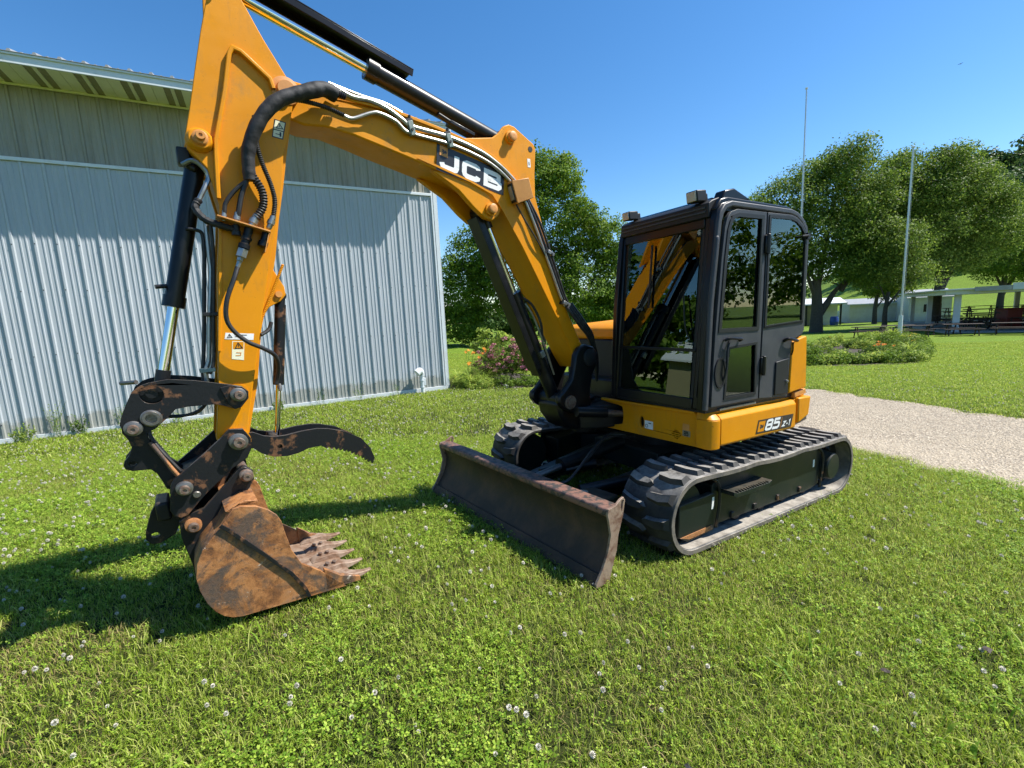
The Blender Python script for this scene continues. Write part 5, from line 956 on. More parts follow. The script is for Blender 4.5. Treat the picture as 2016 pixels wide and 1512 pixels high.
# ================================================================== GROUND
def structure(o): o['kind'] = 'structure'; return o
DRIVE = [(x, 1.19 * y) for x, y in ((4.3, 5.35), (4.75, 4.55), (5.05, 3.7), (5.2, 2.6), (5.3, 0.5), (5.4, -8), (9.6, -8), (9.2, 1.0), (8.85, 4.3), (8.45, 6.4), (8.15, 8.0), (7.75, 9.2), (7.2, 10.2), (6.4, 11.0), (5.4, 11.0), (4.5, 10.0), (4.0, 8.6), (4.0, 7.0))]
def inside(poly, x, y):
    """vectorised point in polygon"""
    r = np.zeros(np.shape(x), bool); n = len(poly)
    for i in range(n):
        x0, y0 = poly[i]; x1, y1 = poly[(i + 1) % n]
        c = ((y0 > y) != (y1 > y)); r ^= c & (x < (x1 - x0) * (y - y0) / ((y1 - y0) + 1e-12) + x0)
    return r
# lawn sheet reaching the horizon; a wooded slope rises far away
nx = 160; gx = np.concatenate([np.linspace(-600, -60, 20), np.linspace(-50, -13, 30), np.linspace(-12, 16, 113), np.linspace(17, 60, 44), np.linspace(70, 700, 40)]); gy = np.concatenate([np.linspace(-400, -40, 14), np.linspace(-30, -3, 20), np.linspace(-2.75, 20, 92), np.linspace(21, 80, 60), np.linspace(90, 800, 44)])
X, Y = np.meshgrid(gx, gy)
def sstep(t): t = np.clip(t, 0, 1); return t * t * (3 - 2 * t)
def ground(x, y):
    x = np.asarray(x, float); y = np.asarray(y, float)
    u = -(x - 1.534) * 0.8406 - (y - 4.539) * 0.5417; v = (x - 1.534) * 0.5417 - (y - 4.539) * 0.8406          # forward of and beside the machine
    near = np.where(u > 0, 0.074 * 3.9 * np.tanh(u / 3.9), 0.059 * 2.1 * np.tanh(u / 2.1)) * np.exp(-(v / 4.6) ** 2)
    far = -0.027 * np.maximum(y, 0) * sstep((x + 0.15 * y - 1.0) / 4.0)
    wgt = sstep((np.hypot(x - 1.5, y - 4.5) - 1.6) / 3.0); far = far * wgt
    y2 = y / 1.19; d = np.sqrt(x ** 2 + y2 ** 2); az = np.degrees(np.arctan2(x, y2))
    hill = np.clip((d - 105) / 200, 0, 1) ** 1.2 * 56 * np.clip((az - 34) / 14, 0, 1) * np.clip((78 - az) / 12, 0, 1)
    flat = 1 - sstep((d - 60) / 120) * 0.5
    return near + np.where(y > 0, far, 0) * flat + hill
def gz(x, y): return float(ground(x, y))
def park_at(x, y, z=0.0): return (x, 1.19 * y, gz(x, 1.19 * y) + z)
Z = ground(X, Y); V = np.stack([X.ravel(), Y.ravel(), Z.ravel()], 1); a, b = X.shape
idx = (np.arange(a - 1)[:, None] * b + np.arange(b - 1)[None, :]).ravel(); Fq = np.stack([idx, idx + 1, idx + b + 1, idx + b], 1)
lm = np_mesh('lawn', V, Fq.ravel(), 4, 'lawn'); lm.shade_smooth(); structure(link('lawn', lm))
def ground_sheet(name, poly, lift, mat):
    tri = geometry.tessellate_polygon([[Vector((p[0], p[1], 0)) for p in poly]]); bm = bmesh.new(); vs = [bm.verts.new((p[0], p[1], 0)) for p in poly]
    for t in tri:
        try: bm.faces.new([vs[i] for i in t])
        except ValueError: pass
    for _ in range(4):
        es = [e for e in bm.edges if e.calc_length() > 0.6]
        if es: bmesh.ops.subdivide_edges(bm, edges=es, cuts=1, use_grid_fill=False)
        bmesh.ops.triangulate(bm, faces=bm.faces)
    for v in bm.verts: v.co.z = gz(v.co.x, v.co.y) + lift
    bmesh.ops.recalc_face_normals(bm, faces=bm.faces)
    me = bpy.data.meshes.new(name); bm.to_mesh(me); bm.free(); me.shade_smooth(); me.materials.append(M[mat]); return structure(link(name, me))
# gravel drive: a sheet 4 mm above the turf with a ragged verge
def densify(poly, step):
    o = []
    for i in range(len(poly)):
        p, q = Vector(poly[i]), Vector(poly[(i + 1) % len(poly)]); n = max(1, int((q - p).length / step))
        for k in range(n): o.append(p.lerp(q, k / n))
    return o
dd = densify(DRIVE, 0.18); rag = []
for k, p in enumerate(dd):
    j = 0.09 * math.sin(k * 1.7) + 0.06 * math.sin(k * 0.63 + 1) + random.uniform(-0.07, 0.07); rag.append((p.x + j, p.y + j * 0.6))
ground_sheet('gravel_drive', rag, 0.012, 'gravel')

# ================================================================== BARN
BT = Vector((0.87882, 0.47716, 0)); BN = Vector((0.47716, -0.87882, 0)); BO = Vector((-1.668, 11.946, 0)) - BT * 8.62 * 1.0   # BN faces the camera
BROT = math.atan2(BT.y, BT.x)
BARN = thing('barn', 'long pale grey metal-sided barn with a weathered upper band and deep eave', 'barn', tuple(BO), BROT)
# local frame: x along the wall, y into the barn, z up
def rib_profile(w_, major, n_minor, hm=0.022, hs=0.009):
    """points (x, out) of one siding sheet of width w_"""
    pts = [(0, 0)]; per = w_ / major
    for k in range(major):
        x0 = k * per; pts += [(x0 + 0.002, 0), (x0 + 0.022, hm), (x0 + 0.050, hm), (x0 + 0.062, 0)]
        for q in range(n_minor): xm = x0 + 0.062 + (per - 0.062) * (q + 1) / (n_minor + 1); pts += [(xm - 0.016, 0), (xm - 0.008, hs), (xm + 0.008, hs), (xm + 0.016, 0)]
    pts.append((w_ - 0.001, 0)); return pts
def sheet(w_, z0, z1, mat, y=0.0, hm=0.027):
    pr = rib_profile(w_, 3, 2, hm); mb = MB(); n = len(pr)
    mb.v = [(x, y - o_, z) for z in (z0, z1) for x, o_ in pr]; mb.f = [(i, i + 1, n + i + 1, n + i) for i in range(n - 1)]
    return mb.build('siding_panel', mat, mesh_only=True, sharp=20)
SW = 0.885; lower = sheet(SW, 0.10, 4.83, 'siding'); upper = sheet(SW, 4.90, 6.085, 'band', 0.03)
x_end = 8.47; nsh = 11
for k in range(nsh):
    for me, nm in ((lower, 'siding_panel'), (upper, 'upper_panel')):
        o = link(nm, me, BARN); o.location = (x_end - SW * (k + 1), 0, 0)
xl = x_end - SW * nsh
def bb(name, mat, x0, x1, y0, y1, z0, z1, bv=0.0, par=BARN, **k): m = MB(); m.box(x0, x1, y0, y1, z0, z1); return P(m, name, mat, par, bv, **k)
bb('wall_core', 'shade', xl, 8.56, 0.06, 10.0, -0.3, 6.06)
bb('belt_trim', 'trim', xl, 8.49, -0.042, 0.05, 4.835, 4.895, 0.004); bb('base_trim', 'trim', xl, 8.60, -0.038, 0.05, -0.2, 0.095, 0.003)
for x0, w_ in ((8.475, 0.04), (8.53, 0.085)): bb('corner_trim', 'trim', x0, x0 + w_, -0.040, 0.06, 0.096, 6.075, 0.004)
bb('corner_flashing', 'trim', 8.617, 8.630, -0.040, 0.20, -0.2, 6.075, 0.003)
for k in range(11): bb('gable_panel', 'siding', 8.56, 8.615, 0.07 + k * 0.85, 0.07 + k * 0.85 + 0.84, -0.2, 6.07)
# screws on the ribs
mb = MB()
for k in range(nsh):
    for q in range(3):
        for z in (0.35, 1.5, 2.65, 3.45):
            x = x_end - SW * (k + 1) + q * SW / 3 + 0.032; mb.lathe((x, -0.028, z + 0.02 * math.sin(k * 3 + q)), (0, -1, 0), [(0, 0.010), (0.003, 0.010), (0.009, 0.005)], 6)
P(mb, 'screw', 'darkgrey', BARN, kind='stuff')
# soffit of alternating solid and vented strips
OH = 0.80; xs = x_end + 0.32; k = 0; x = xs
pat = [0.17, 0.17, 0.098, 0.064, 0.098]
kinds = ['soffit', 'soffit', 'vented', 'soffit', 'vented']
while x > xl:
    w_ = pat[k % 5]; m = MB(); z0 = 6.090
    m.box(x - w_ + 0.006, x, -OH + 0.02, 0.03, z0 if kinds[k % 5] == 'soffit' else z0 + 0.008, z0 + 0.02); P(m, 'soffit_strip', kinds[k % 5], BARN); x -= w_; k += 1
bb('soffit_backing', 'shade', xl, xs, -OH + 0.02, 0.06, 6.115, 6.135); bb('soffit_trim', 'soffit', xl, xs, -0.045, -0.005, 6.055, 6.089, 0.004)
bb('fascia', 'trim', xl, xs + 0.01, -OH - 0.01, -OH + 0.02, 6.08, 6.225, 0.006); bb('drip_edge', 'trim', xl, xs + 0.01, -OH - 0.035, -OH - 0.012, 6.20, 6.235, 0.004)
# roof sheets with ribs that show as bumps along the eave
RS = 0.33; rise = 1.9
for s, (ya, yb) in enumerate(((-OH - 0.05, 5.0), (5.0, 10.8))):
    za, zb = (6.24, 6.24 + rise) if s == 0 else (6.24 + rise, 6.24)
    pr = rib_profile(0.885, 3, 1, 0.035, 0.01); n = len(pr)
    m = MB(); m.v = [(x, ya, za + o_) for x, o_ in pr] + [(x, yb, zb + o_) for x, o_ in pr] + [(x, ya, za - 0.006) for x, o_ in pr] + [(x, yb, zb - 0.006) for x, o_ in pr]
    m.f = [(i, i + 1, n + i + 1, n + i) for i in range(n - 1)] + [(2 * n + i, 3 * n + i, 3 * n + i + 1, 2 * n + i + 1) for i in range(n - 1)] + [(i, 2 * n + i, 2 * n + i + 1, i + 1) for i in range(n - 1)]
    me = m.build('roof_sheet', 'roof', mesh_only=True, sharp=20)
    for k in range(nsh + 1): o = link('roof_sheet', me, BARN); o.location = (x_end + 0.36 - SW * (k + 1), 0, 0)
MS = thing('machine_shed', 'pale roofed shed mirrored in the cab windscreen beyond the barn', 'shed', (-33, -4, 0), R(95))
P(MB().box(0, 14, 0, 8, 0, 2.8), 'wall', 'vented', MS); P(MB().prism([(-0.5, 2.75), (4, 4.6), (8.5, 2.75), (8.5, 2.9), (4, 4.75), (-0.5, 2.9)], -0.6, 14.6, fn=lambda p, q, c: (c, p, q)), 'roof', 'trim', MS)
# vent hood by the barn corner
VH = thing('vent_pipe', 'white hooded utility pipe standing against the barn wall near its corner', 'pipe', tuple(BO + BT * 7.86 + BN * 0.16), BROT); VH.scale = (0.86, 0.86, 0.86)
P(MB().cyl((0, 0, 0.0), (0, 0, 0.50), 0.055, n=16).cyl((0, 0, 0.16), (0, 0, 0.18), 0.07, n=16).cyl((0, 0, 0.36), (0, 0, 0.38), 0.07, n=16), 'riser', 'trim', VH)
P(MB().tube([(0.0, 0, 0.48), (0.0, 0, 0.58), (-0.06, -0.03, 0.66), (-0.16, -0.05, 0.60)], 0.085, 14, rfn=lambda t, p: 0.75 + 0.55 * t), 'hood', 'trim', VH)
P(MB().box(0.03, 0.10, -0.05, 0.02, 0.22, 0.44), 'junction_box', 'trim', VH, 0.006)

# ================================================================== VEGETATION
def leaf_quads(P_, size, rg, up_bias=0.35, aspect=0.62, out=None, droop=0.0):
    """a folded leaf (two triangles sharing the midrib) at each point"""
    n = len(P_); nrm = rg.normal(size=(n, 3)); nrm[:, 2] += up_bias * 2
    if out is not None: nrm += out * 1.2
    nrm /= np.linalg.norm(nrm, axis=1)[:, None]
    t = rg.normal(size=(n, 3)); t[:, 2] -= droop; t -= (t * nrm).sum(1)[:, None] * nrm; t /= np.linalg.norm(t, axis=1)[:, None]
    b = np.cross(nrm, t); s = (size * rg.uniform(0.6, 1.35, n))[:, None]
    p0 = P_ - t * s * 0.5; p2 = P_ + t * s * 0.5; p1 = P_ + b * s * aspect * 0.5 + nrm * s * 0.12; p3 = P_ - b * s * aspect * 0.5 + nrm * s * 0.12
    V = np.stack([p0, p1, p2, p3], 1).reshape(-1, 3); i = np.arange(n) * 4
    Fc = np.stack([i, i + 1, i + 2, i, i + 2, i + 3], 1).ravel()
    return V, Fc
def crown_points(blobs, n, rg, clump=0.55, spread=0.42, nb=None, lean=(0, 0)):
    """points gathered into twig clumps over the outer part of a set of ellipsoids"""
    if blobs[0][3] > 1.2:
        ex = []
        for b in blobs:
            for _ in range(3):
                d = rg.normal(size=3); d[2] = abs(d[2]) * 0.9 if rg.uniform() < 0.7 else d[2]; d /= np.linalg.norm(d); q = rg.uniform(0.16, 0.34)
                ex.append((b[0] + d[0] * b[3] * 1.05, b[1] + d[1] * b[4], b[2] + d[2] * b[5] * 1.05, b[3] * q * 1.3, b[4] * q * 1.3, b[5] * q))
        blobs = list(blobs) + ex
    vol = np.array([b[3] * b[4] * b[5] for b in blobs]) ** 0.75; vol /= vol.sum(); pts = []; outs = []
    for b, f in zip(blobs, vol):
        m = max(3, int(n * f / 40)); d = rg.normal(size=(m, 3)); d /= np.linalg.norm(d, axis=1)[:, None]
        r = rg.uniform(0.45, 1.08, m) ** 0.7; c = np.array(b[:3]) + d * r[:, None] * np.array(b[3:6])
        k = 40; sp = spread * rg.uniform(0.6, 1.5, m)
        q = rg.normal(size=(m, k, 3)); q /= np.linalg.norm(q, axis=2)[:, :, None]; q *= rg.uniform(0.25, 1.0, (m, k, 1)) ** 0.6 * 1.55 * sp[:, None, None] * np.array([1, 1, 0.6]); q[:, :, 0] += 0.0
        p = c[:, None, :] + q; pts.append(p.reshape(-1, 3)); o = (d[:, None, :] + q * 0.4).reshape(-1, 3); outs.append(o)
    p = np.concatenate(pts); p[:, 0] += lean[0] * np.maximum(0, p[:, 2]) ; p[:, 1] += lean[1] * np.maximum(0, p[:, 2])
    return p, np.concatenate(outs)
def tree(name, label, loc, blobs, nleaf, lsize, leafm, trunk_r, limbs, group=None, seed=1, cat='tree', spread=0.45):
    rg = np.random.default_rng(seed); t = thing(name, label, cat, park_at(loc[0], loc[1]), 0, group)
    p, o = crown_points(blobs, nleaf, rg, spread=spread); p = p[p[:, 2] > 0.15]; o = o[:len(p)]
    V, Fc = leaf_quads(p, lsize, rg, out=o / np.maximum(1e-6, np.linalg.norm(o, axis=1))[:, None])
    c = link('crown', np_mesh('crown', V, Fc, 3, leafm), t)
    mb = MB(); top = limbs[0]
    mb.tube([(0, 0, -0.2), (0.02, 0, 0.5), (0, 0, top[2] * 0.5), top], trunk_r, 12, rfn=lambda q, pp: (1.35 - 0.25 * min(1, q * 6)) * (1 - 0.45 * q))
    for e in limbs[1:]:
        s = Vector(e[0]); q = Vector(e[1]); r = e[2]; m = s.lerp(q, 0.5) + Vector((rg.uniform(-.3, .3), rg.uniform(-.3, .3), 0.25)) * (q - s).length * 0.15
        mb.tube([s, s.lerp(m, 0.5), m, q], r, 7, rfn=lambda u, pp: 1 - 0.75 * u)
        for k in range(4):
            u = rg.uniform(0.45, 1.0); a = s.lerp(q, u); bq = a + Vector((rg.normal() * 1.0, rg.normal() * 1.0, abs(rg.normal()) * 0.9)); mb.tube([a, a.lerp(bq, 0.5) + Vector((0, 0, 0.1)), bq], r * 0.3, 5, sub=3, rfn=lambda u, pp: 1 - 0.6 * u)
    P(mb, 'trunk', 'bark', t); return t
# big tree behind the boom
tree('ash_tree', 'tall bright green tree behind the boom, beside the barn corner', (0.9, 27.0, 0),
     [(1.9, 0, 9.6, 2.6, 2.3, 2.9), (1.2, 0.5, 12.4, 1.3, 1.5, 1.6), (2.9, 0.2, 11.9, 1.4, 1.4, 1.3), (4.6, 0, 8.3, 1.6, 1.8, 1.9), (6.0, 0.5, 7.4, 1.6, 1.8, 1.7), (6.6, 0.5, 5.2, 1.5, 1.8, 2.2), (-2.9, 0, 7.0, 1.9, 2.0, 1.7), (-3.9, 0.3, 4.6, 1.9, 2.0, 2.3), (0, 0, 5.2, 4.0, 2.4, 2.6), (4.2, 0, 4.0, 3.2, 2.4, 2.2), (-1.0, 0, 7.9, 1.6, 1.5, 1.2), (6.8, 0, 2.8, 1.7, 1.7, 1.5), (-4.2, 0, 2.2, 1.9, 1.8, 1.2)],
     96000, 0.175, 'leafA', 0.42, [(0.3, 0, 5.0), ((0.1, 0, 2.6), (-3.2, 0.2, 6.0), 0.17), ((0.2, 0, 3.4), (4.6, 0.0, 7.4), 0.2), ((0.3, 0, 4.6), (1.8, 0.2, 10.8), 0.2), ((0.2, 0, 3.0), (5.8, 0.5, 4.6), 0.15)], seed=3, spread=0.34)
# broad wind-combed trees on the park lawn
def park(name, label, loc, blobs, n, seed, limbs, tr, leafm='leafB', ls=0.30): return tree(name, label, loc, blobs, n, ls, leafm, tr, limbs, 'broadleaf trees on the park lawn', seed, spread=0.62)
park('maple_tree', 'large spreading tree with a forked trunk straight behind the cab', (30.7, 38.6, 0),
     [(1.3, 0, 13.6, 2.9, 3.2, 3.6), (-3.2, 0, 12.4, 2.8, 3.2, 2.6), (-6.6, 0, 11.3, 2.2, 2.4, 1.6), (4.0, 0, 13.0, 1.8, 3.0, 2.8), (1.8, 0, 16.2, 1.6, 1.8, 1.3), (-1.2, 0, 15.2, 1.5, 1.8, 1.2), (-1, 0, 9.2, 5.4, 3.8, 2.4), (3.6, -1, 8.6, 3.0, 3.0, 2.4), (-4.6, 0, 8.0, 2.8, 3.0, 2.2), (2.0, 0, 6.2, 3.6, 2.8, 1.2), (-7.2, 0, 9.6, 1.9, 2.0, 1.5), (-5.5, 0, 6.4, 2.2, 2.4, 1.3)],
     90000, 5, [(-0.2, 0, 5.2), ((0.1, 0, 1.6), (4.6, 0, 6.4), 0.40), ((0, 0, 3.2), (-3.4, 0, 9.2), 0.26), ((0, 0, 4.6), (1.2, 0, 12.8), 0.28), ((2.3, 0, 4.0), (5.0, 0, 8.6), 0.24), ((-0.1, 0, 5), (-5.0, 0, 10.8), 0.2)], 0.62, ls=0.21)
park('maple_tree', 'broad tree crossed by the nearer flagpole with its crown blown to one side', (44.2, 40.0, 0),
     [(-0.8, 0, 14.6, 2.6, 3.2, 2.6), (-4.8, 0, 14.6, 2.2, 3.0, 2.4), (-7.4, 0, 12.4, 2.4, 3.0, 2.6), (-7.0, 0, 8.6, 2.6, 3.0, 2.4), (2.4, 0, 12.6, 2.4, 3.0, 2.6), (5.0, 0, 9.4, 2.6, 3.0, 2.6), (4.6, 0, 12.0, 1.8, 2.4, 1.8), (-2.6, 0, 13.0, 3.8, 3.4, 2.8), (-0.6, 0, 16.6, 1.3, 1.6, 0.9), (-5.0, 0, 16.0, 1.2, 1.6, 0.9), (1.6, 0, 14.6, 1.2, 1.6, 1.0), (-2.0, 0, 9.6, 5.4, 3.6, 2.6), (2.6, 0, 9.4, 1.8, 2.8, 2.2), (-0.5, 0, 6.6, 4.4, 2.8, 1.5), (2.4, 0, 7.0, 2.2, 2.2, 1.3)],
     105000, 8, [(0.3, 0, 6.0), ((0.1, 0, 3.2), (2.8, 0, 8.6), 0.3), ((0.2, 0, 4.4), (-4.0, 0, 12.0), 0.26), ((0.3, 0, 5.4), (-0.4, 0, 14.0), 0.28)], 0.5, ls=0.21)
park('maple_tree', 'small low-crowned tree before the white shed', (35.9, 36.9, 0),
     [(0.2, 0, 6.2, 2.4, 2.4, 1.6), (2.4, 0, 5.0, 1.8, 1.8, 1.0), (-1.8, 0, 5.6, 1.8, 1.8, 1.3), (0.5, 0, 8.0, 2.6, 2.4, 1.6)], 22000, 12, [(0.2, 0, 3.6), ((0.1, 0, 2.2), (2.4, 0, 4.8), 0.12), ((0.1, 0, 2.6), (-1.6, 0, 5.4), 0.10)], 0.24, ls=0.19)
park('maple_tree', 'lighter green tree at the edge of the photo above the shelter roof', (63.5, 50.0, 0),
     [(-0.6, 0, 11.0, 3.2, 3.6, 2.9), (3.6, 0, 11.4, 3.2, 3.6, 2.4), (-3.0, 0, 8.6, 2.4, 2.8, 2.6), (7.0, 0, 10.4, 3.4, 3.4, 2.6), (2, 0, 7.0, 6.0, 3.4, 2.2)], 50000, 15, [(0.3, 0, 5.4), ((0.1, 0, 3.2), (3.8, 0, 8.2), 0.3), ((0.2, 0, 3.8), (-2.4, 0, 7.6), 0.2)], 0.45, 'leafA', 0.24)
park('maple_tree', 'slim tree standing behind the picnic shelter posts', (53.0, 56.0, 0),
     [(0.4, 0, 6.0, 3.0, 2.4, 2.0), (2.4, 0, 4.6, 2.2, 1.8, 1.2), (0.5, 0, 9.0, 3.0, 2.6, 2.2)], 16000, 19, [(0.2, 0, 4.4), ((0.1, 0, 2.2), (2.4, 0, 5.0), 0.12)], 0.34, ls=0.25)
# far wood on the slope: one mass
def wood(name, label, centres, n_per, size, leafm, seed, hmul=1.0):
    rg = np.random.default_rng(seed); Vs = []; Fs = []; o = 0
    for (x, y) in centres:
        y = 1.19 * y; z = gz(x, y); h_ = rg.uniform(9, 15) * hmul; r = h_ * rg.uniform(0.26, 0.36)
        bl = [(x, y, z + h_ * 0.60, r, r, h_ * 0.40), (x + r * .3, y, z + h_ * 0.36, r * 1.1, r * 1.1, h_ * 0.30)]
        p, ou = crown_points(bl, n_per, rg, spread=size * 1.6); V, Fc = leaf_quads(p, size, rg, out=ou)
        Vs.append(V); Fs.append(Fc + o); o += len(V)
    ob = link(name, np_mesh(name, np.concatenate(Vs), np.concatenate(Fs), 3, leafm)); ob['kind'] = 'stuff'; tag(ob, label, 'woodland'); return ob
rgw = np.random.default_rng(4)
cs = []
for k in range(170):
    az = R(rgw.uniform(42, 66)); d = rgw.uniform(150, 330); cs.append((d * math.sin(az), d * math.cos(az)))
wood('hillside_wood', 'distant dark green wooded hillside beyond the park trees', cs, 1100, 1.5, 'leafC', 22, 1.25)
cs = [(rgw.uniform(-46, 60), rgw.uniform(74, 96)) for k in range(42)]
wood('tree_line', 'low belt of trees closing the view behind the garden', cs, 900, 0.8, 'leafC', 23, 0.62)
# trees behind and beside the viewpoint, seen only mirrored in the cab windows
cs = [(78 + rgw.uniform(-10, 14), -52 + k * 4.6 + rgw.uniform(-2, 2)) for k in range(17)]
wood('roadside_wood', 'row of tall trees across the drive mirrored in the cab side windows', cs, 1500, 0.75, 'leafA', 24, 1.15)
cs = [(-46 + rgw.uniform(-8, 5) + k * 0.5, -6 + k * 3.4 + rgw.uniform(-2, 2)) for k in range(14)] + [(-34 + k * 3.0, 42 + rgw.uniform(-3, 3)) for k in range(8)]
wood('barn_wood', 'tall trees behind the barn mirrored in the cab windscreen', cs, 1500, 0.75, 'leafA', 25, 0.95)

# ---- planted beds
def placed(loc):
    x, y = BEDX(loc[0], loc[1]) if loc[0] < 5 else (loc[0], 1.19 * loc[1]); return (x, y, gz(x, y) + loc[2])
def shrub(name, label, loc, blobs, n, ls, leafm, seed, cat='shrub', flowers=None, spread=0.10, group=None, stems=6):
    rg = np.random.default_rng(seed); t = thing(name, label, cat, placed(loc), 0, group); t.scale = (0.9, 0.9, 0.88) if loc[0] < 5 else (1, 1, 1)
    p, o = crown_points(blobs, n, rg, spread=spread); k = p[:, 2] > 0.01; p = p[k]; o = o[k]
    V, Fc = leaf_quads(p, ls, rg, out=o); link('foliage', np_mesh('foliage', V, Fc, 3, leafm), t)
    if flowers:
        fm_, nf, fs, hgt = flowers; b = blobs
        q, oo = crown_points([(x, y, z, a * 1.05, c * 1.05, d * 1.08) for x, y, z, a, c, d in b], nf, rg, spread=spread * 0.55); kk = q[:, 2] > hgt; q = q[kk]
        V, Fc = leaf_quads(q, fs, rg, up_bias=0.6); link('blossom', np_mesh('blossom', V, Fc, 3, fm_), t)
    mb = MB()
    for i in range(stems): a = rg.uniform(0, 6.28); r = blobs[0][3] * 0.6; mb.tube([(0.05 * math.cos(a), 0.05 * math.sin(a), -0.02), (r * 0.4 * math.cos(a), r * 0.4 * math.sin(a), blobs[0][2] * 0.6), (r * math.cos(a), r * math.sin(a), blobs[0][2] * 1.1)], 0.012, 5, sub=3)
    P(mb, 'stem', 'bark', t); return t
def strap_plant(name, label, loc, n, L, wd, leafm, seed, cat='plant', flower=None, group=None, spread=0.15):
    """clump of arching strap leaves"""
    rg = np.random.default_rng(seed); t = thing(name, label, cat, placed(loc), 0, group); t.scale = (0.9, 0.9, 0.88) if loc[0] < 5 else (1, 1, 1); Vs = []; Fs = []; o = 0; S = 6
    for i in range(n):
        a = rg.uniform(0, 6.28); c = rg.uniform(0, spread, 1)[0]; l_ = L * rg.uniform(0.6, 1.15); el = rg.uniform(0.7, 1.45); bx, by = c * math.cos(a * 2), c * math.sin(a * 2); x = y = 0; z = 0; ang = el
        w_ = wd * rg.uniform(0.7, 1.2)
        for s in range(S + 1):
            hw = w_ * (1 - (s / S) ** 2) * 0.5 + 0.0008; px = bx + x * math.cos(a); py = by + x * math.sin(a)
            Vs += [(px - hw * math.sin(a), py + hw * math.cos(a), z), (px + hw * math.sin(a), py - hw * math.cos(a), z)]
            x += l_ / S * math.cos(ang); z += l_ / S * math.sin(ang); ang -= rg.uniform(0.15, 0.42)
        for s in range(S): b_ = o + 2 * s; Fs += [b_, b_ + 1, b_ + 3, b_ + 2]
        o += 2 * (S + 1)
    link('foliage', np_mesh('foliage', np.array(Vs), np.array(Fs), 4, leafm), t)
    if flower:
        fm_, nf, hz_ = flower; mb = MB()
        for i in range(nf):
            a = rg.uniform(0, 6.28); r = rg.uniform(0.05, 0.38); hx, hy, hh = r * math.cos(a), r * math.sin(a), hz_ * rg.uniform(0.8, 1.15)
            st = MB(); st.tube([(hx * .3, hy * .3, 0), (hx * .7, hy * .7, hh * .6), (hx, hy, hh)], 0.004, 5, sub=2); P(st, 'flower_stem', 'stem', t)
            fl = MB(); c = Vector((hx, hy, hh)); ax = Vector((rg.normal() * .5, rg.normal() * .5 - .4, 0.8)).normalized(); _, u, v = basis(ax)
            for q in range(6):
                b1 = 2 * math.pi * q / 6; d1 = u * math.cos(b1) + v * math.sin(b1); b2 = b1 + 0.42; b0 = b1 - 0.42; d2 = u * math.cos(b2) + v * math.sin(b2); d0 = u * math.cos(b0) + v * math.sin(b0)
                fl.add([c, c + d0 * 0.035 + ax * 0.035, c + d1 * 0.075 + ax * 0.035, c + d2 * 0.035 + ax * 0.035], [(0, 1, 2, 3)])
            P(fl, 'flower', fm_, t)
    return t
BEDX = lambda x, y: (-1.668 + 0.88 * (x + 2.05), 11.946 + 0.88 * (y - 12.35))
bedL = [BEDX(*p) for p in [(-2.0, 12.15), (-1.2, 11.9), (-0.1, 12.1), (0.9, 12.7), (1.6, 13.6), (1.6, 15.2), (0.2, 16.4), (-1.8, 16.2), (-2.3, 14.4)]]
ground_sheet('flower_bed_soil', bedL, 0.01, 'soil')
shrub('spirea_bush', 'round bush covered in dusty pink blossom between the barn corner and boom', (-0.25, 13.5, 0), [(0, 0, 0.82, 0.80, 0.7, 0.66), (0.62, 0, 0.78, 0.66, 0.6, 0.62), (-0.55, 0.1, 0.6, 0.55, 0.5, 0.5), (1.05, 0.1, 0.5, 0.55, 0.5, 0.45)], 13000, 0.055, 'leafB', 31, flowers=('pinkfl', 9500, 0.048, 0.42))
shrub('sumac_shrub', 'light green shrub with long fronds rising above the pink bush', (-0.75, 14.6, 0), [(0, 0, 1.42, 0.42, 0.4, 0.30), (0.45, 0, 1.25, 0.35, 0.3, 0.22), (-0.2, 0, 1.05, 0.45, 0.4, 0.28)], 1500, 0.11, 'leafD', 32, spread=0.12)
for i, (x, y, s) in enumerate(((-1.75, 12.9, 41), (-1.35, 12.5, 42), (-1.55, 13.5, 43), (-1.0, 13.0, 44))):
    strap_plant('daylily', ('yellow-green daylily clump touching the barn corner', 'daylily clump at the front of the bed beside the barn', 'tall daylily with orange flowers at the back of the bed', 'daylily with orange flowers next to the pink bush')[i], (x, y, 0), 190, 0.85, 0.030, 'leafD', s, flower=('orangefl', (1, 1, 4, 4)[i], 0.98 if i > 1 else 0.75))
for i, (x, y, sx, lm_) in enumerate(((-1.15, 12.1, 0.42, 'leafD'), (-0.45, 12.35, 0.45, 'leafB'), (0.25, 12.75, 0.5, 'leafA'), (0.95, 13.4, 0.45, 'leafA'), (-1.6, 12.35, 0.28, 'leafD'))):
    shrub('bedding_plant', ('low grey-green plant at the front corner of the barn bed', 'low mounded plant before the pink bush', 'low leafy plant in front of the boom cylinder', 'fresh green plant behind the boom foot', 'small pale plant at the foot of the barn corner')[i], (x, y, 0), [(0, 0, 0.12, sx, sx * .7, 0.20)], 2200, 0.05, lm_, 50 + i, 'plant', spread=0.07, stems=2)
P(MB().lathe((-0.17, 11.75, 0.0), (0, 0, 1), [(-0.03, 0.07), (0.02, 0.085), (0.06, 0.05), (0.07, 0.01)], 7), 'garden_stone', 'concrete', None); tag(bpy.data.objects['garden_stone'], 'grey stone edging the bed before the pink bush', 'stone')
for n_ in ('garden_stone',): bpy.data.objects[n_].parent = None
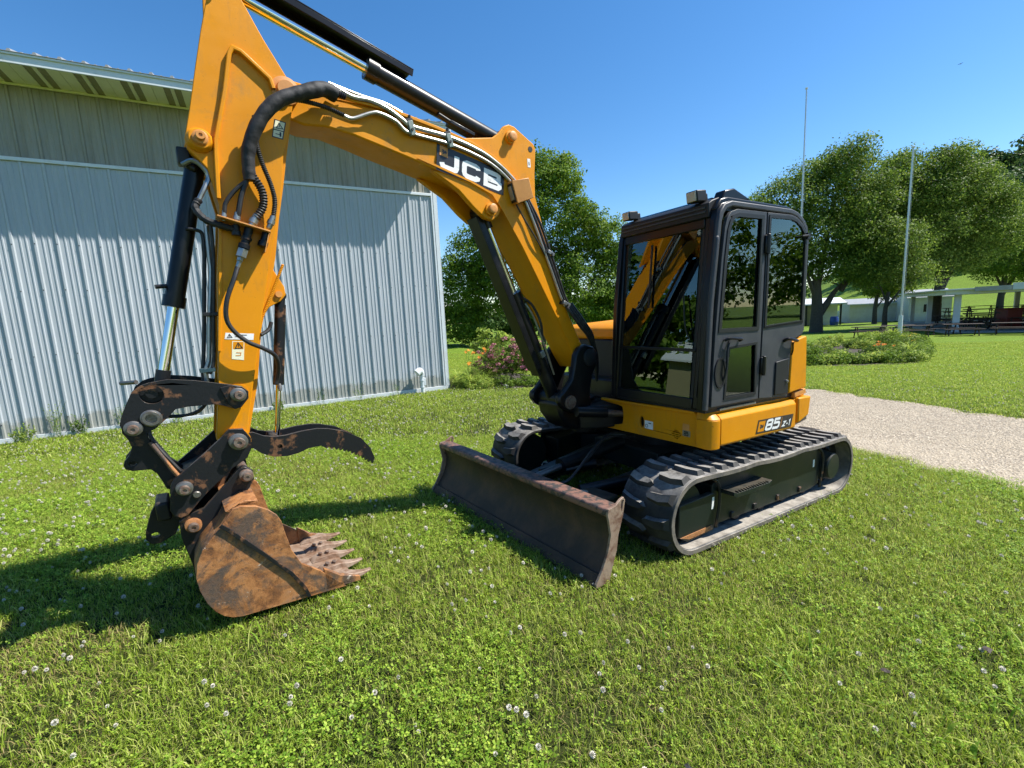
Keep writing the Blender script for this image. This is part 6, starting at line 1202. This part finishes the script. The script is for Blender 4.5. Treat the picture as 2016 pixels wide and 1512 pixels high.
# right-hand bed round the flagpole
bedR_ = [(8.6, 14.9), (10.6, 13.6), (12.6, 13.2), (14.4, 13.4), (16.2, 14.8), (19.5, 18.0), (23.0, 21.5), (24.4, 23.4), (23.2, 24.4), (19, 23.0), (14, 20.5), (9.5, 17.6)]
bedR = [(x, 1.19 * y) for x, y in bedR_]; ground_sheet('park_bed_soil', bedR, 0.015, 'soil')
rb = np.random.default_rng(77); cnt = 0; bx = np.array([p[0] for p in bedR_]); by_ = np.array([p[1] for p in bedR_])
look = ['leafA', 'leafB', 'leafD', 'leafA']; desc = ['bright green leafy', 'dark green bushy', 'yellow-green arching', 'dense mid green']; wh = ['behind the cab', 'at the front edge of the park bed', 'around the flagpole foot', 'deep in the park bed']
while cnt < 44:
    x, y = rb.uniform(bx.min(), bx.max()), rb.uniform(by_.min(), by_.max())
    if not inside(bedR_, np.array(x), np.array(y)): continue
    k = int(rb.integers(0, 4)); s = rb.uniform(0.5, 0.95)
    near = x < 12; lab = f"{desc[k]} plant in the round bed {'behind the cab' if near else 'around the flagpole'}"
    shrub('bed_plant', lab, (x, y, 0), [(0, 0, 0.24 * s, 0.75 * s, 0.7 * s, 0.34 * s), (0.2, 0.1, 0.42 * s, 0.45 * s, 0.4 * s, 0.3 * s)], 1300, 0.075, look[k], 200 + cnt, 'plant', spread=0.13, group='leafy plants filling the round park bed', stems=2, flowers=('yellowfl', 26, 0.05, 0.4) if cnt % 7 == 0 else None); cnt += 1
for k in range(18):
    f = k / 17; p = Vector(bedR_[1]).lerp(Vector(bedR_[3]), f / 0.6) if f < 0.6 else Vector(bedR_[3]).lerp(Vector(bedR_[5]), (f - 0.6) / 0.4)
    s = rb.uniform(0.55, 0.8); shrub('edging_plant', ('leafy edging plant along the front rim of the round park bed', 'bushy edging plant on the flagpole side of the round park bed')[f >= 0.6], (p.x + 0.1, p.y + 0.35, 0), [(0, 0, 0.18 * s, 0.85 * s, 0.5 * s, 0.28 * s), (0.3, 0.1, 0.30 * s, 0.5 * s, 0.4 * s, 0.24 * s)], 1500, 0.07, look[k % 4], 400 + k, 'plant', spread=0.12, group='edging plants of the round park bed', stems=2)
strap_plant('orange_lily', 'orange lily in bloom at the middle of the round park bed', (14.0, 14.3, 0.1), 60, 0.7, 0.02, 'leafD', 91, flower=('orangefl', 9, 0.55))
strap_plant('pale_lily', 'pale yellow-green arching plant at the tip of the round park bed', (15.6, 14.9, 0.1), 160, 1.0, 0.03, 'leafD', 92)
strap_plant('pale_lily', 'pale yellow-green arching plant at the foot of the nearer flagpole', (22.6, 22.6, 0.1), 160, 1.3, 0.04, 'leafD', 93)
# flagpoles
def flagpole(loc, H, r0, r1, label):
    t = thing('flagpole', label, 'flagpole', park_at(loc[0], loc[1]), 0, 'bare flagpoles beyond the cab')
    P(MB().cyl((0, 0, 0), (0, 0, H), r0, r1, 14), 'pole', 'pole', t); P(MB().cyl((0, 0, 0), (0, 0, 1.5), r0 * 1.9, r0 * 1.7, 14), 'pole_base', 'trim', t)
    P(MB().lathe((0, 0, H), (0, 0, 1), [(0, r1), (0.03, r1 * 2.2), (0.10, r1 * 2.4), (0.14, 0.01)], 10), 'finial', 'pole', t); P(MB().cyl((r0 * 1.5, -r0, 1.2), (r1 * 1.5, -r1, H - 0.1), 0.006, n=4), 'halyard', 'pole', t)
flagpole((23.41, 23.07, 0), 10.9, 0.062, 0.04, 'tall white flagpole rising from the tip of the round bed')
flagpole((19.6, 26.3, 0), 16.0, 0.055, 0.035, 'slender flagpole whose foot is hidden behind the cab')

# ================================================================== PARK BUILDINGS
def boards(name, par, x0, x1, y, z0, z1, step, mat):
    z = z0
    while z < z1 - 0.02: m = MB(); m.add([(x0, y - 0.03, z), (x1, y - 0.03, z), (x1, y, z + step), (x0, y, z + step), (x0, y, z), (x1, y, z)], [(0, 1, 2, 3), (0, 4, 5, 1)]); P(m, name, mat, par); z += step
def house(name, label, a, b, dep, h_, roof_h, mat, step=0.32, wins=(), door=None, roofm='roof', cat='building', open_front=False):
    A, B = Vector((a[0], 1.19 * a[1], 0)), Vector((b[0], 1.19 * b[1], 0)); d = B - A; L = d.length; rz = math.atan2(d.y, d.x); t = thing(name, label, cat, (A.x, A.y, min(gz(A.x, A.y), gz(B.x, B.y)) - 0.05), rz)
    if not open_front: P(MB().box(0, L, 0.0, dep, 0, h_), 'wall', mat, t); boards('siding_board', t, 0, L, -0.002, 0.1, h_, step, mat)
    m = MB(); e = 0.4; m.prism([(-e, h_ + 0.02), (dep / 2, h_ + roof_h), (dep + e, h_ + 0.02), (dep + e, h_ + 0.14), (dep / 2, h_ + roof_h + 0.14), (-e, h_ + 0.14)], -e, L + e, fn=lambda p, q, c: (c, p, q)); P(m, 'roof', roofm, t)
    P(MB().box(-e, L + e, -e - 0.03, -e - 0.002, h_, h_ + 0.18), 'fascia', 'trim', t)
    if not open_front: m = MB(); m.add([(0, 0, h_), (0, dep, h_), (0, dep / 2, h_ + roof_h), (L, 0, h_), (L, dep, h_), (L, dep / 2, h_ + roof_h)], [(0, 1, 2), (3, 5, 4)]); P(m, 'gable', mat, t)
    for (x0, z0, x1, z1) in wins:
        w_ = P(MB().box(x0 - 0.08, x1 + 0.08, -0.08, -0.035, z0 - 0.08, z1 + 0.08), 'window', 'trim', t); P(MB().box(x0, x1, -0.10, -0.082, z0, z1), 'pane', 'gloss', w_)
    if door: P(MB().box(door[0], door[1], -0.09, -0.035, 0.05, 2.1), 'door', 'concrete', t)
    return t, L
sh, L = house('white_shed', 'long low white boarded shed behind the small tree', (56.4, 64.0), (65.0, 60.8), 7, 2.95, 0.9, 'whitewall', 0.42, door=(6.2, 7.2)); 
hs, L = house('white_house', 'white clapboard house with two dark windows beyond the shelter', (59.0, 57.0), (63.2, 55.2), 7, 3.35, 1.2, 'whitewall', 0.36, wins=((1.6, 1.4, 2.2, 2.5), (3.0, 1.4, 3.6, 2.5)))
wl_ = thing('low_wall', 'low white wall beside the shed', 'wall', park_at(74.0, 84.0), math.atan2(-3, 3)); P(MB().box(-6, 3, 0, 0.3, 0, 1.3), 'panel', 'whitewall', wl_)
ls_, L = house('open_shed', 'white open-sided shed partly hidden behind the cab and tree', (44.5, 61.5), (51.4, 59.5), 6, 3.3, 0.9, 'whitewall', open_front=True, roofm='whitewall')
for x in (0.1, 2.4, 4.4, 7.0): P(MB().box(x - 0.1, x + 0.1, -0.1, 0.1, 0, 3.32), 'post', 'shade', ls_)
P(MB().box(0, 2.6, 3.0, 3.2, 0, 3.3).box(4.4, 7.0, 1.5, 1.7, 0, 3.3), 'screen', 'whitewall', ls_); P(MB().box(2.6, 5.2, 5.6, 5.8, 0, 3.6), 'back_wall', 'concrete', ls_)
P(MB().box(0.5, 2.2, -0.4, 0.8, 0.7, 0.78).box(0.6, 0.7, -0.2, 0.6, 0, 0.7).box(2.0, 2.1, -0.2, 0.6, 0, 0.7), 'work_table', 'wood', ls_)
br = thing('rubbish_barrel', 'blue plastic barrel beside the open shed post', 'barrel', park_at(49.6, 58.9)); P(MB().lathe((0, 0, 0), (0, 0, 1), [(0, 0.5), (0.1, 0.55), (0.5, 0.58), (0.55, 0.6), (0.6, 0.58), (1.1, 0.55), (1.25, 0.5), (1.3, 0.3)], 18), 'drum', 'blue', br); P(MB().cyl((0, 0, 1.3), (0, 0, 1.33), 0.45), 'lid', 'blue', br)
# picnic shelter with white posts
PVO = Vector((31.99, 32.84, gz(31.99, 32.84))); PVA = math.atan2(-0.56, 0.83)
PV = thing('picnic_shelter', 'open white-posted picnic shelter with a flat pale roof edge', 'shelter', tuple(PVO), PVA)
def pv(a, b, z=0.0): q = Matrix.Rotation(PVA, 3, 'Z') @ Vector((a, b, 0)); return (PVO.x + q.x, PVO.y + q.y, PVO.z + z)
HR = 2.72
for a, b in ((0, 0), (8.0, 0), (16, 0), (24, 0), (0, 10), (7.6, 19.0), (10.6, 19.0), (16, 19), (24, 19), (0, 19)): P(MB().box(a - 0.17, a + 0.17, b - 0.17, b + 0.17, -0.3, HR), 'post', 'whitewall', PV, 0.01)
P(MB().box(-0.8, 26, -0.8, -0.55, HR, HR + 0.30), 'roof_beam', 'whitewall', PV); P(MB().box(-0.8, -0.55, -0.55, 20, HR, HR + 0.30), 'roof_beam', 'whitewall', PV)
P(MB().box(-1.1, 26.4, -1.1, 20.4, HR + 0.302, HR + 0.40), 'roof_deck', 'whitewall', PV, 0.01); P(MB().box(2.4, 26.4, -1.2, -1.102, HR + 0.15, HR + 0.60), 'roof_parapet', 'whitewall', PV); P(MB().box(0.6, 2.38, -1.2, -1.102, HR + 0.15, HR + 0.46), 'roof_parapet', 'concrete', PV)
P(MB().box(-0.6, 26, -0.6, 20, -0.3, 0.10), 'floor_slab', 'concrete', PV)
for k in range(9): P(MB().box(-0.55, 26, 0.8 + k * 2.0, 0.95 + k * 2.0, HR - 0.02, HR + 0.30), 'rafter', 'wood', PV)
def picnic(loc, rz, first=[None]):
    if first[0] is None:
        t = thing('picnic_table', 'wooden picnic table with shade put into its colour under the shelter roof', 'picnic table', loc, rz, 'picnic tables crowded under the shelter')
        for k in range(5): P(MB().box(-0.95, 0.95, -0.36 + k * 0.146, -0.23 + k * 0.146, 0.72, 0.76), 'top_plank', 'wood', t)
        for s in (1, -1):
            P(MB().box(-0.95, 0.95, s * 0.72 - 0.13, s * 0.72 + 0.13, 0.42, 0.46), 'bench_plank', 'wood', t)
            for q in (1, -1): P(bar((s * 0.7, q * 0.60, 0.0), (s * 0.7, q * 0.22, 0.72), 0.05, 0.09), 'leg', 'wood', t)
            P(MB().box(s * 0.7 - 0.03, s * 0.7 + 0.03, -0.8, 0.8, 0.36, 0.42), 'bench_beam', 'wood', t)
        first[0] = t; return t
    r = first[0].copy(); COL.objects.link(r); r.location = loc; r.rotation_euler = (0, 0, rz)
    for ch in list(first[0].children): c = ch.copy(); COL.objects.link(c); c.parent = r
    return r
for j in range(6):
    for i in range(6):
        a_, b_ = 1.6 + i * 2.6 + rb.uniform(-.3, .3), 1.3 + j * 2.4 + rb.uniform(-.3, .3); picnic(pv(a_, b_, 0.10), PVA + rb.uniform(-0.3, 0.3))
        if (i + j) % 3 == 0: picnic(pv(a_, b_, 0.88), PVA + rb.uniform(-0.2, 0.2))
for x, y in ((27.0, 30.6), (29.3, 29.6), (31.6, 28.7), (34.0, 27.6), (28.0, 33.0), (30.2, 31.8), (25.4, 32.4), (36.2, 26.4)): picnic((x, y, gz(x, y)), PVA + rb.uniform(-0.3, 0.3))
rc = thing('red_cooler', 'dark red bin standing among the picnic tables', 'bin', pv(3.6, 4.0, 0.1)); P(MB().box(-0.6, 0.6, -0.4, 0.4, 0.0, 1.35), 'body', 'redpl', rc, 0.04); P(MB().box(-0.63, 0.63, -0.43, 0.43, 1.35, 1.45), 'lid', 'redpl', rc, 0.03)
# bird high on the right
bd_ = thing('bird', 'tiny dark bird flying in the clear sky above the far trees', 'bird', (51.2, 54.7, 27.0), 0.4); bd_.scale = (0.55, 0.55, 0.55)
P(MB().lathe((-0.22, 0, 0), (1, 0, 0), [(0, 0.01), (0.08, 0.05), (0.22, 0.07), (0.36, 0.05), (0.44, 0.01)], 8), 'body', 'shade', bd_)
for s in (1, -1): P(MB().add([(-0.08, 0, 0.02), (0.10, 0, 0.02), (0.06, s * 0.34, 0.10), (-0.10, s * 0.52, 0.04), (-0.08, s * 0.25, 0.08), (-0.08, 0, 0.035), (0.10, 0, 0.035)], [(0, 1, 2, 3, 4), (5, 4, 3, 2, 6)]), 'wing', 'shade', bd_)
# garden fence glimpsed behind the boom
fc = thing('garden_fence', 'dark low board fence far behind the boom foot', 'fence', park_at(3.5, 40.0), 0.05)
for k in range(46): P(MB().box(k * 0.33, k * 0.33 + 0.28, -0.02, 0.02, 0.0, 1.5 + 0.03 * (k % 3)), 'fence_board', 'wood', fc)

# ================================================================== GRASS, CLOVER, GRAVEL (stuff)
def blades(n, rad, hmin, hmax, wd, rg, bend=0.6):
    a = rg.uniform(0, 2 * np.pi, n); r = rad * np.sqrt(rg.uniform(0, 1, n)); x = r * np.cos(a); y = r * np.sin(a); th = rg.uniform(0, 2 * np.pi, n)
    h_ = rg.uniform(hmin, hmax, n); w_ = wd * rg.uniform(0.6, 1.4, n); ln = rg.uniform(0.15, bend, n) * h_ * 1.5; cx, sx = np.cos(th), np.sin(th); tw = th + rg.uniform(0.8, 2.3, n)
    wx, wy = np.cos(tw) * w_ / 2, np.sin(tw) * w_ / 2; P0 = np.stack([x, y, np.zeros(n)], 1); z3 = np.zeros(n)
    W_ = np.stack([wx, wy, z3], 1); m = P0 + np.stack([cx * ln * 0.3, sx * ln * 0.3, h_ * 0.58], 1); t = P0 + np.stack([cx * ln, sx * ln, h_ * rg.uniform(0.65, 1.0, n)], 1)
    V = np.stack([P0 - W_, P0 + W_, m + W_ * 0.8, m - W_ * 0.8, t], 1).reshape(-1, 3); i = np.arange(n) * 5
    return V, np.stack([i, i + 1, i + 2, i, i + 2, i + 3, i + 3, i + 2, i + 4], 1).ravel()
def clover(n, rad, h0, h1, s0, rg):
    """three-leaflet leaves held flat above the turf"""
    a = rg.uniform(0, 2 * np.pi, n); r = rad * np.sqrt(rg.uniform(0, 1, n)); c = np.stack([r * np.cos(a), r * np.sin(a), rg.uniform(h0, h1, n)], 1); Vs = []; Fs = []; o = 0
    tilt = rg.normal(size=(n, 2)) * 0.35; ph = rg.uniform(0, 6.28, n); s = s0 * rg.uniform(0.7, 1.4, n)
    for k in range(3):
        an = ph + k * 2.094; 
        def pt(rr, da):
            x = rr * np.cos(an + da) * s; y = rr * np.sin(an + da) * s; return c + np.stack([x, y, x * tilt[:, 0] + y * tilt[:, 1] + rr * s * 0.15], 1)
        V = np.stack([pt(0.05, 0), pt(0.75, -0.5), pt(1.05, -0.22), pt(0.95, 0.0), pt(1.05, 0.22), pt(0.75, 0.5)], 1).reshape(-1, 3); i = np.arange(n) * 6 + o
        Fs.append(np.stack([i, i + 1, i + 2, i, i + 2, i + 3, i, i + 3, i + 4, i, i + 4, i + 5], 1).ravel()); Vs.append(V); o += len(V)
    return np.concatenate(Vs), np.concatenate(Fs)
def combined(name, parts_):
    """join (verts, tris, material) lists into one mesh with material slots"""
    V = []; F_ = []; mi = []; o = 0; mats = []
    for v, f, m in parts_:
        if m not in mats: mats.append(m)
        V.append(v); F_.append(f + o); mi.append(np.full(len(f) // 3, mats.index(m))); o += len(v)
    me = np_mesh(name, np.concatenate(V), np.concatenate(F_), 3, mats); me.polygons.foreach_set('material_index', np.concatenate(mi).astype(np.int32)); return me
def tuft(kind, rg):
    if kind == 'near': return combined('turf', [(*blades(430, 0.21, 0.018, 0.058, 0.0031, rg, 0.8), 'grass'), (*blades(34, 0.21, 0.01, 0.045, 0.0026, rg, 1.6), 'dry'), (*clover(34, 0.21, 0.016, 0.045, 0.0085, rg), 'clover')])
    if kind == 'clover': return combined('turf', [(*blades(230, 0.21, 0.018, 0.052, 0.0032, rg, 0.8), 'grass'), (*clover(120, 0.21, 0.02, 0.055, 0.010, rg), 'clover')])
    if kind == 'dry': return combined('turf', [(*blades(190, 0.21, 0.018, 0.048, 0.0034, rg), 'grass'), (*blades(150, 0.21, 0.01, 0.04, 0.0028, rg, 1.4), 'dry'), (*clover(20, 0.21, 0.016, 0.045, 0.008, rg), 'clover')])
    if kind == 'weed': return combined('turf', [(*blades(300, 0.21, 0.020, 0.058, 0.0031, rg, 0.8), 'grass'), (*blades(16, 0.12, 0.03, 0.085, 0.016, rg, 1.2), 'clover'), (*blades(14, 0.16, 0.07, 0.13, 0.004, rg, 0.9), 'grass'), (*clover(40, 0.21, 0.016, 0.05, 0.009, rg), 'clover')])
    if kind == 'far': return combined('turf', [(*blades(250, 0.36, 0.028, 0.062, 0.008, rg), 'grass'), (*blades(20, 0.36, 0.02, 0.05, 0.006, rg, 1.4), 'dry'), (*clover(40, 0.36, 0.02, 0.05, 0.014, rg), 'clover')])
tc_ = bpy.data.collections.new('turf_kinds'); rgt = np.random.default_rng(99)
KN = ['near', 'near', 'near', 'clover', 'clover', 'dry', 'weed', 'far', 'far', 'far']
for k, kn in enumerate(KN): o = bpy.data.objects.new('turf_%02d' % k, tuft(kn, rgt)); tc_.objects.link(o)
def instancer(name, coll, pts, rotz, scl, idx, tilt=None):
    me = bpy.data.meshes.new(name); n = len(pts); me.vertices.add(n); me.vertices.foreach_set('co', pts.astype(np.float32).ravel())
    r = np.zeros((n, 3), np.float32); r[:, 2] = rotz
    if tilt is not None: r[:, 0] = tilt[:, 0]; r[:, 1] = tilt[:, 1]
    a = me.attributes.new('rot', 'FLOAT_VECTOR', 'POINT'); a.data.foreach_set('vector', r.ravel()); a = me.attributes.new('scl', 'FLOAT', 'POINT'); a.data.foreach_set('value', scl.astype(np.float32)); a = me.attributes.new('idx', 'INT', 'POINT'); a.data.foreach_set('value', idx.astype(np.int32))
    me.update(); ob = link(name, me); ng = bpy.data.node_groups.new(name, 'GeometryNodeTree'); ng.interface.new_socket('Geometry', in_out='INPUT', socket_type='NodeSocketGeometry'); ng.interface.new_socket('Geometry', in_out='OUTPUT', socket_type='NodeSocketGeometry')
    N = ng.nodes; gi = N.new('NodeGroupInput'); go = N.new('NodeGroupOutput'); ip = N.new('GeometryNodeInstanceOnPoints'); ci = N.new('GeometryNodeCollectionInfo'); ci.inputs['Collection'].default_value = coll; ci.inputs['Separate Children'].default_value = True; ci.inputs['Reset Children'].default_value = True
    def att(nm, ty): q = N.new('GeometryNodeInputNamedAttribute'); q.data_type = ty; q.inputs['Name'].default_value = nm; return next(s for s in q.outputs if s.enabled)
    lk = ng.links.new; lk(gi.outputs[0], ip.inputs['Points']); lk(ci.outputs[0], ip.inputs['Instance']); ip.inputs['Pick Instance'].default_value = True
    lk(att('idx', 'INT'), ip.inputs['Instance Index']); er = N.new('FunctionNodeEulerToRotation'); lk(att('rot', 'FLOAT_VECTOR'), er.inputs[0]); lk(er.outputs[0], ip.inputs['Rotation']); lk(att('scl', 'FLOAT'), ip.inputs['Scale']); lk(ip.outputs[0], go.inputs[0])
    md = ob.modifiers.new('scatter', 'NODES'); md.node_group = ng; ob['kind'] = 'stuff'; return ob
FXv = np.array([-math.cos(R(32.8)), -math.sin(R(32.8))]); LYv = np.array([math.sin(R(32.8)), -math.cos(R(32.8))]); MC = np.array([1.534, 4.539])
def allowed(x, y, m=0.0):
    ok = ~inside(DRIVE, x, y) & ~inside(bedL, x, y) & ~inside(bedR, x, y)
    t_ = (x - BO.x) * BT.x + (y - BO.y) * BT.y; d_ = (x - BO.x) * BN.x + (y - BO.y) * BN.y; ok &= ~((d_ < 0.10) & (t_ < 8.70) & (t_ > -1.4) & (d_ > -10.5))
    u = (x - MC[0]) * FXv[0] + (y - MC[1]) * FXv[1]; v = (x - MC[0]) * LYv[0] + (y - MC[1]) * LYv[1]
    ok &= ~((np.abs(u) < 1.25) & (np.abs(np.abs(v) - 0.925) < 0.16))
    return ok
def field(y0, y1, step, rg):
    X_, Y_ = np.meshgrid(np.arange(-1.75 * y1 - 2, 1.75 * y1 + 2, step), np.arange(y0, y1, step)); x = X_.ravel() + rg.uniform(-.5, .5, X_.size) * step; y = Y_.ravel() + rg.uniform(-.5, .5, X_.size) * step
    k = (np.abs(x) < 1.32 * y + 1.7) & allowed(x, y); return x[k], y[k]
def patchy(x, y): return np.sin(x * 1.3 + np.sin(y * 1.1) * 1.6) * np.cos(y * 0.9 + np.sin(x * 0.7) * 1.9)
x, y = field(0.55, 6.6, 0.185, rgt); n = len(x); pp = patchy(x, y) + rgt.normal(size=n) * 0.45
lf = np.clip((1.5 - x) / 4, 0, 1)     # more clover towards the left of the view
idx = np.where(pp > 0.75 - 0.7 * lf, rgt.integers(3, 5, n), np.where(pp < -0.72, 5, np.where(rgt.uniform(size=n) < 0.08, 6, rgt.integers(0, 3, n))))
x2, y2 = field(6.6, 24.0, 0.40, rgt); n2 = len(x2)
k3 = rgt.uniform(size=n2) < np.clip(1.35 - y2 / 30, 0.5, 1)
PT = np.concatenate([np.stack([x, y, ground(x, y)], 1), np.stack([x2, y2, ground(x2, y2)], 1)[k3]]); IX = np.concatenate([idx, rgt.integers(7, 10, n2)[k3]]); n = len(PT)
gr = instancer('grass', tc_, PT, rgt.uniform(0, 6.28, n), rgt.uniform(0.85, 1.25, n), IX); tag(gr, 'mown clover-rich grass covering the lawn around the excavator', 'grass')
# clover blossoms: the nearest ones one by one, the rest as stuff
def blossom_mesh(rg):
    v = []; f = []; o = 0
    for k in range(46):
        z = 1 - 1.75 * k / 45; a = k * 2.399; r = math.sqrt(max(0, 1 - z * z)); d = np.array([r * math.cos(a), r * math.sin(a), z]); b = d * 0.0062; tip = d * 0.0125 + np.array([0, 0, 0.001]); s = np.cross(d, [0.3, 0.2, 0.9]); s /= np.linalg.norm(s) + 1e-9; s *= 0.0019
        u = np.cross(d, s); v += [b - s, b + s, b + u, tip + s * .5, tip - s * .5]; f += [o, o + 1, o + 3, o, o + 3, o + 4, o + 1, o + 2, o + 3]; o += 5
    V = np.array(v) + np.array([0, 0, 0.062]); st = MB(); st.tube([(0, 0, 0), (0.004, 0.002, 0.03), (0, 0, 0.058)], 0.0011, 4, sub=2)
    sv = np.array([list(p) for p in st.v]); sf = []
    for q in st.f:
        for i in range(1, len(q) - 1): sf += [q[0], q[i], q[i + 1]]
    return combined('clover_blossom', [(V, np.array(f), 'cloverfl'), (sv, np.array(sf), 'stem')])
bl_me = blossom_mesh(rgt)
def clusters(n, ylo, yhi, rg):
    ox = []; oy = []
    while len(ox) < n:
        y = ylo + (yhi - ylo) * rg.uniform() ** 0.8; x = rg.uniform(-1.5 * y - 0.9, 1.5 * y + 0.9); dens = 0.35 + 0.65 * np.clip((0.6 - x / 6 + 0.35 * patchy(x * 1.4, y * 1.4)), 0, 1)
        if rg.uniform() < dens and allowed(np.array([x]), np.array([y]))[0]: ox.append(x); oy.append(y)
    return np.array(ox), np.array(oy)
fx_, fy_ = clusters(300, 0.62, 2.9, rgt)
for x, y in zip(fx_, fy_):
    o = link('clover_blossom', bl_me); o.location = (x, y, gz(x, y) - 0.004); o.rotation_euler = (rgt.normal() * 0.15, rgt.normal() * 0.15, rgt.uniform(0, 6.28)); s = rgt.uniform(0.6, 1.0); o.scale = (s, s, s); tag(o, 'white clover blossom among the near grass', 'flower', 'white clover blossoms in the near lawn')
fx_, fy_ = clusters(5200, 2.9, 15, rgt); nc = bpy.data.collections.new('blossom_kinds'); nc.objects.link(bpy.data.objects.new('blossom_00', bl_me))
n = len(fx_); cf_ = instancer('clover_carpet', nc, np.stack([fx_, fy_, ground(fx_, fy_) - 0.004], 1), rgt.uniform(0, 6.28, n), rgt.uniform(0.6, 1.15, n), np.zeros(n)); tag(cf_, 'countless white clover blossoms dotting the farther lawn', 'clover')
# loose stones on the drive
sc_ = bpy.data.collections.new('stone_kinds')
for k in range(4):
    m = MB(); ico = bmesh.new(); bmesh.ops.create_icosphere(ico, subdivisions=1, radius=1.0)
    vs = [tuple(v.co * random.uniform(0.7, 1.15)) for v in ico.verts]; fs = [tuple(v.index for v in f.verts) for f in ico.faces]; ico.free(); m.add([(a, b, c * 0.6) for a, b, c in vs], fs); sc_.objects.link(bpy.data.objects.new('stone_%02d' % k, m.build('stone', 'stone', mesh_only=True)))
X_, Y_ = rgt.uniform(3.6, 10.5, 70000), rgt.uniform(2.4, 13.5, 70000); kp = (inside(DRIVE, X_, Y_) | (inside(DRIVE, X_ + 0.18, Y_ + 0.1) & (rgt.uniform(size=70000) < 0.35))) & (X_ < 1.4 * Y_ + 2); X_, Y_ = X_[kp], Y_[kp]; n = len(X_)
gs = instancer('gravel_stones', sc_, np.stack([X_, Y_, ground(X_, Y_) + 0.013], 1), rgt.uniform(0, 6.28, n), 0.004 + 0.011 * rgt.uniform(size=n) ** 2.2, rgt.integers(0, 4, n)); tag(gs, 'loose pale stones scattered over the gravel drive', 'gravel')
# tall weeds at the foot of the barn wall
rw = np.random.default_rng(5)
for k, (t_, hh, nn) in enumerate(((1.25, 0.75, 16), (1.6, 0.45, 20), (2.35, 0.62, 12), (0.75, 0.35, 26), (4.15, 0.5, 8), (6.35, 0.45, 6), (7.3, 0.5, 7), (5.4, 0.22, 22), (8.3, 0.4, 6), (3.3, 0.25, 12))):
    p = BO + BT * (t_ * 0.88 - 0.15) + BN * 0.14; t = thing('weed', ('tall seeding weed against the barn wall left of the link arms', 'leafy weed clump at the barn foot near the picture edge', 'dark spindly weed leaning on the barn siding', 'low bushy weed at the barn foot, farthest from the corner', 'thin grass stalks against the barn behind the arm', 'sparse stalks at the barn foot beyond the thumb', 'wispy stalks by the barn, nearer its corner', 'broad-leaved dock plant at the foot of the barn', 'stray grass stalks beside the white vent pipe', 'small weed tuft at the barn foot behind the linkage')[k], 'weed', tuple(p)); t.scale = (0.88,) * 3
    mb = MB(); lv = []
    for q in range(nn):
        a = rw.uniform(0, 6.28); l_ = hh * rw.uniform(0.5, 1.1); dx, dy = math.cos(a) * l_ * 0.35, math.sin(a) * 0.10; sp = (rw.uniform(-.12, .12), rw.uniform(-.03, .08)); mb.tube([(sp[0], sp[1], 0), (sp[0] + dx * .3, sp[1] + dy, l_ * .6), (sp[0] + dx, sp[1] + dy, l_)], 0.0028, 4, sub=3)
        for u in np.linspace(0.3, 1, 9): lv.append((sp[0] + dx * u * u + rw.normal() * 0.02, sp[1] + dy * u - 0.01, l_ * u))
    P(mb, 'stalk', 'stem', t); V, Fc = leaf_quads(np.array(lv), 0.03 if k not in (1, 3, 7) else 0.045, rw); link('leaf', np_mesh('leaf', V, Fc, 3, 'leafB' if k % 3 else 'leafD'), t)
# a few dead leaves and clods near the viewer
def litter(name, label, cat, loc, s, mat, rz):
    rg = np.random.default_rng(int(loc[0] * 100) + 500); m = MB(); n = 9; vs = [(s * math.cos(2 * math.pi * i / n) * rg.uniform(.6, 1.1), s * 0.7 * math.sin(2 * math.pi * i / n) * rg.uniform(.6, 1.1), rg.uniform(0, s * .4)) for i in range(n)]
    m.add(vs + [(0, 0, s * .35), (0, 0, -s * .1)], [(i, (i + 1) % n, n) for i in range(n)] + [((i + 1) % n, i, n + 1) for i in range(n)]); o = P(m, name, mat); o.parent = None; o.location = (loc[0], loc[1] * 1.19, gz(loc[0], loc[1] * 1.19) + loc[2]); o.rotation_euler = (0.2, 0.1, rz); tag(o, label, cat)
litter('dead_leaf', 'curled brown leaf on the grass near the photo edge', 'leaf', (2.22, 1.66, 0.055), 0.032, 'wood', 0.4)
litter('dead_leaf', 'pale dry leaf in the near grass on the bucket side', 'leaf', (-1.28, 1.17, 0.05), 0.020, 'dry', 1.2)
litter('clod', 'dark clod of soil in the grass nearest the viewer', 'clod', (0.56, 1.18, 0.04), 0.022, 'shade', 2.0)
litter('dead_leaf', 'brown leaf lying on the grass below the near track', 'leaf', (1.62, 1.55, 0.05), 0.026, 'wood', 2.4)
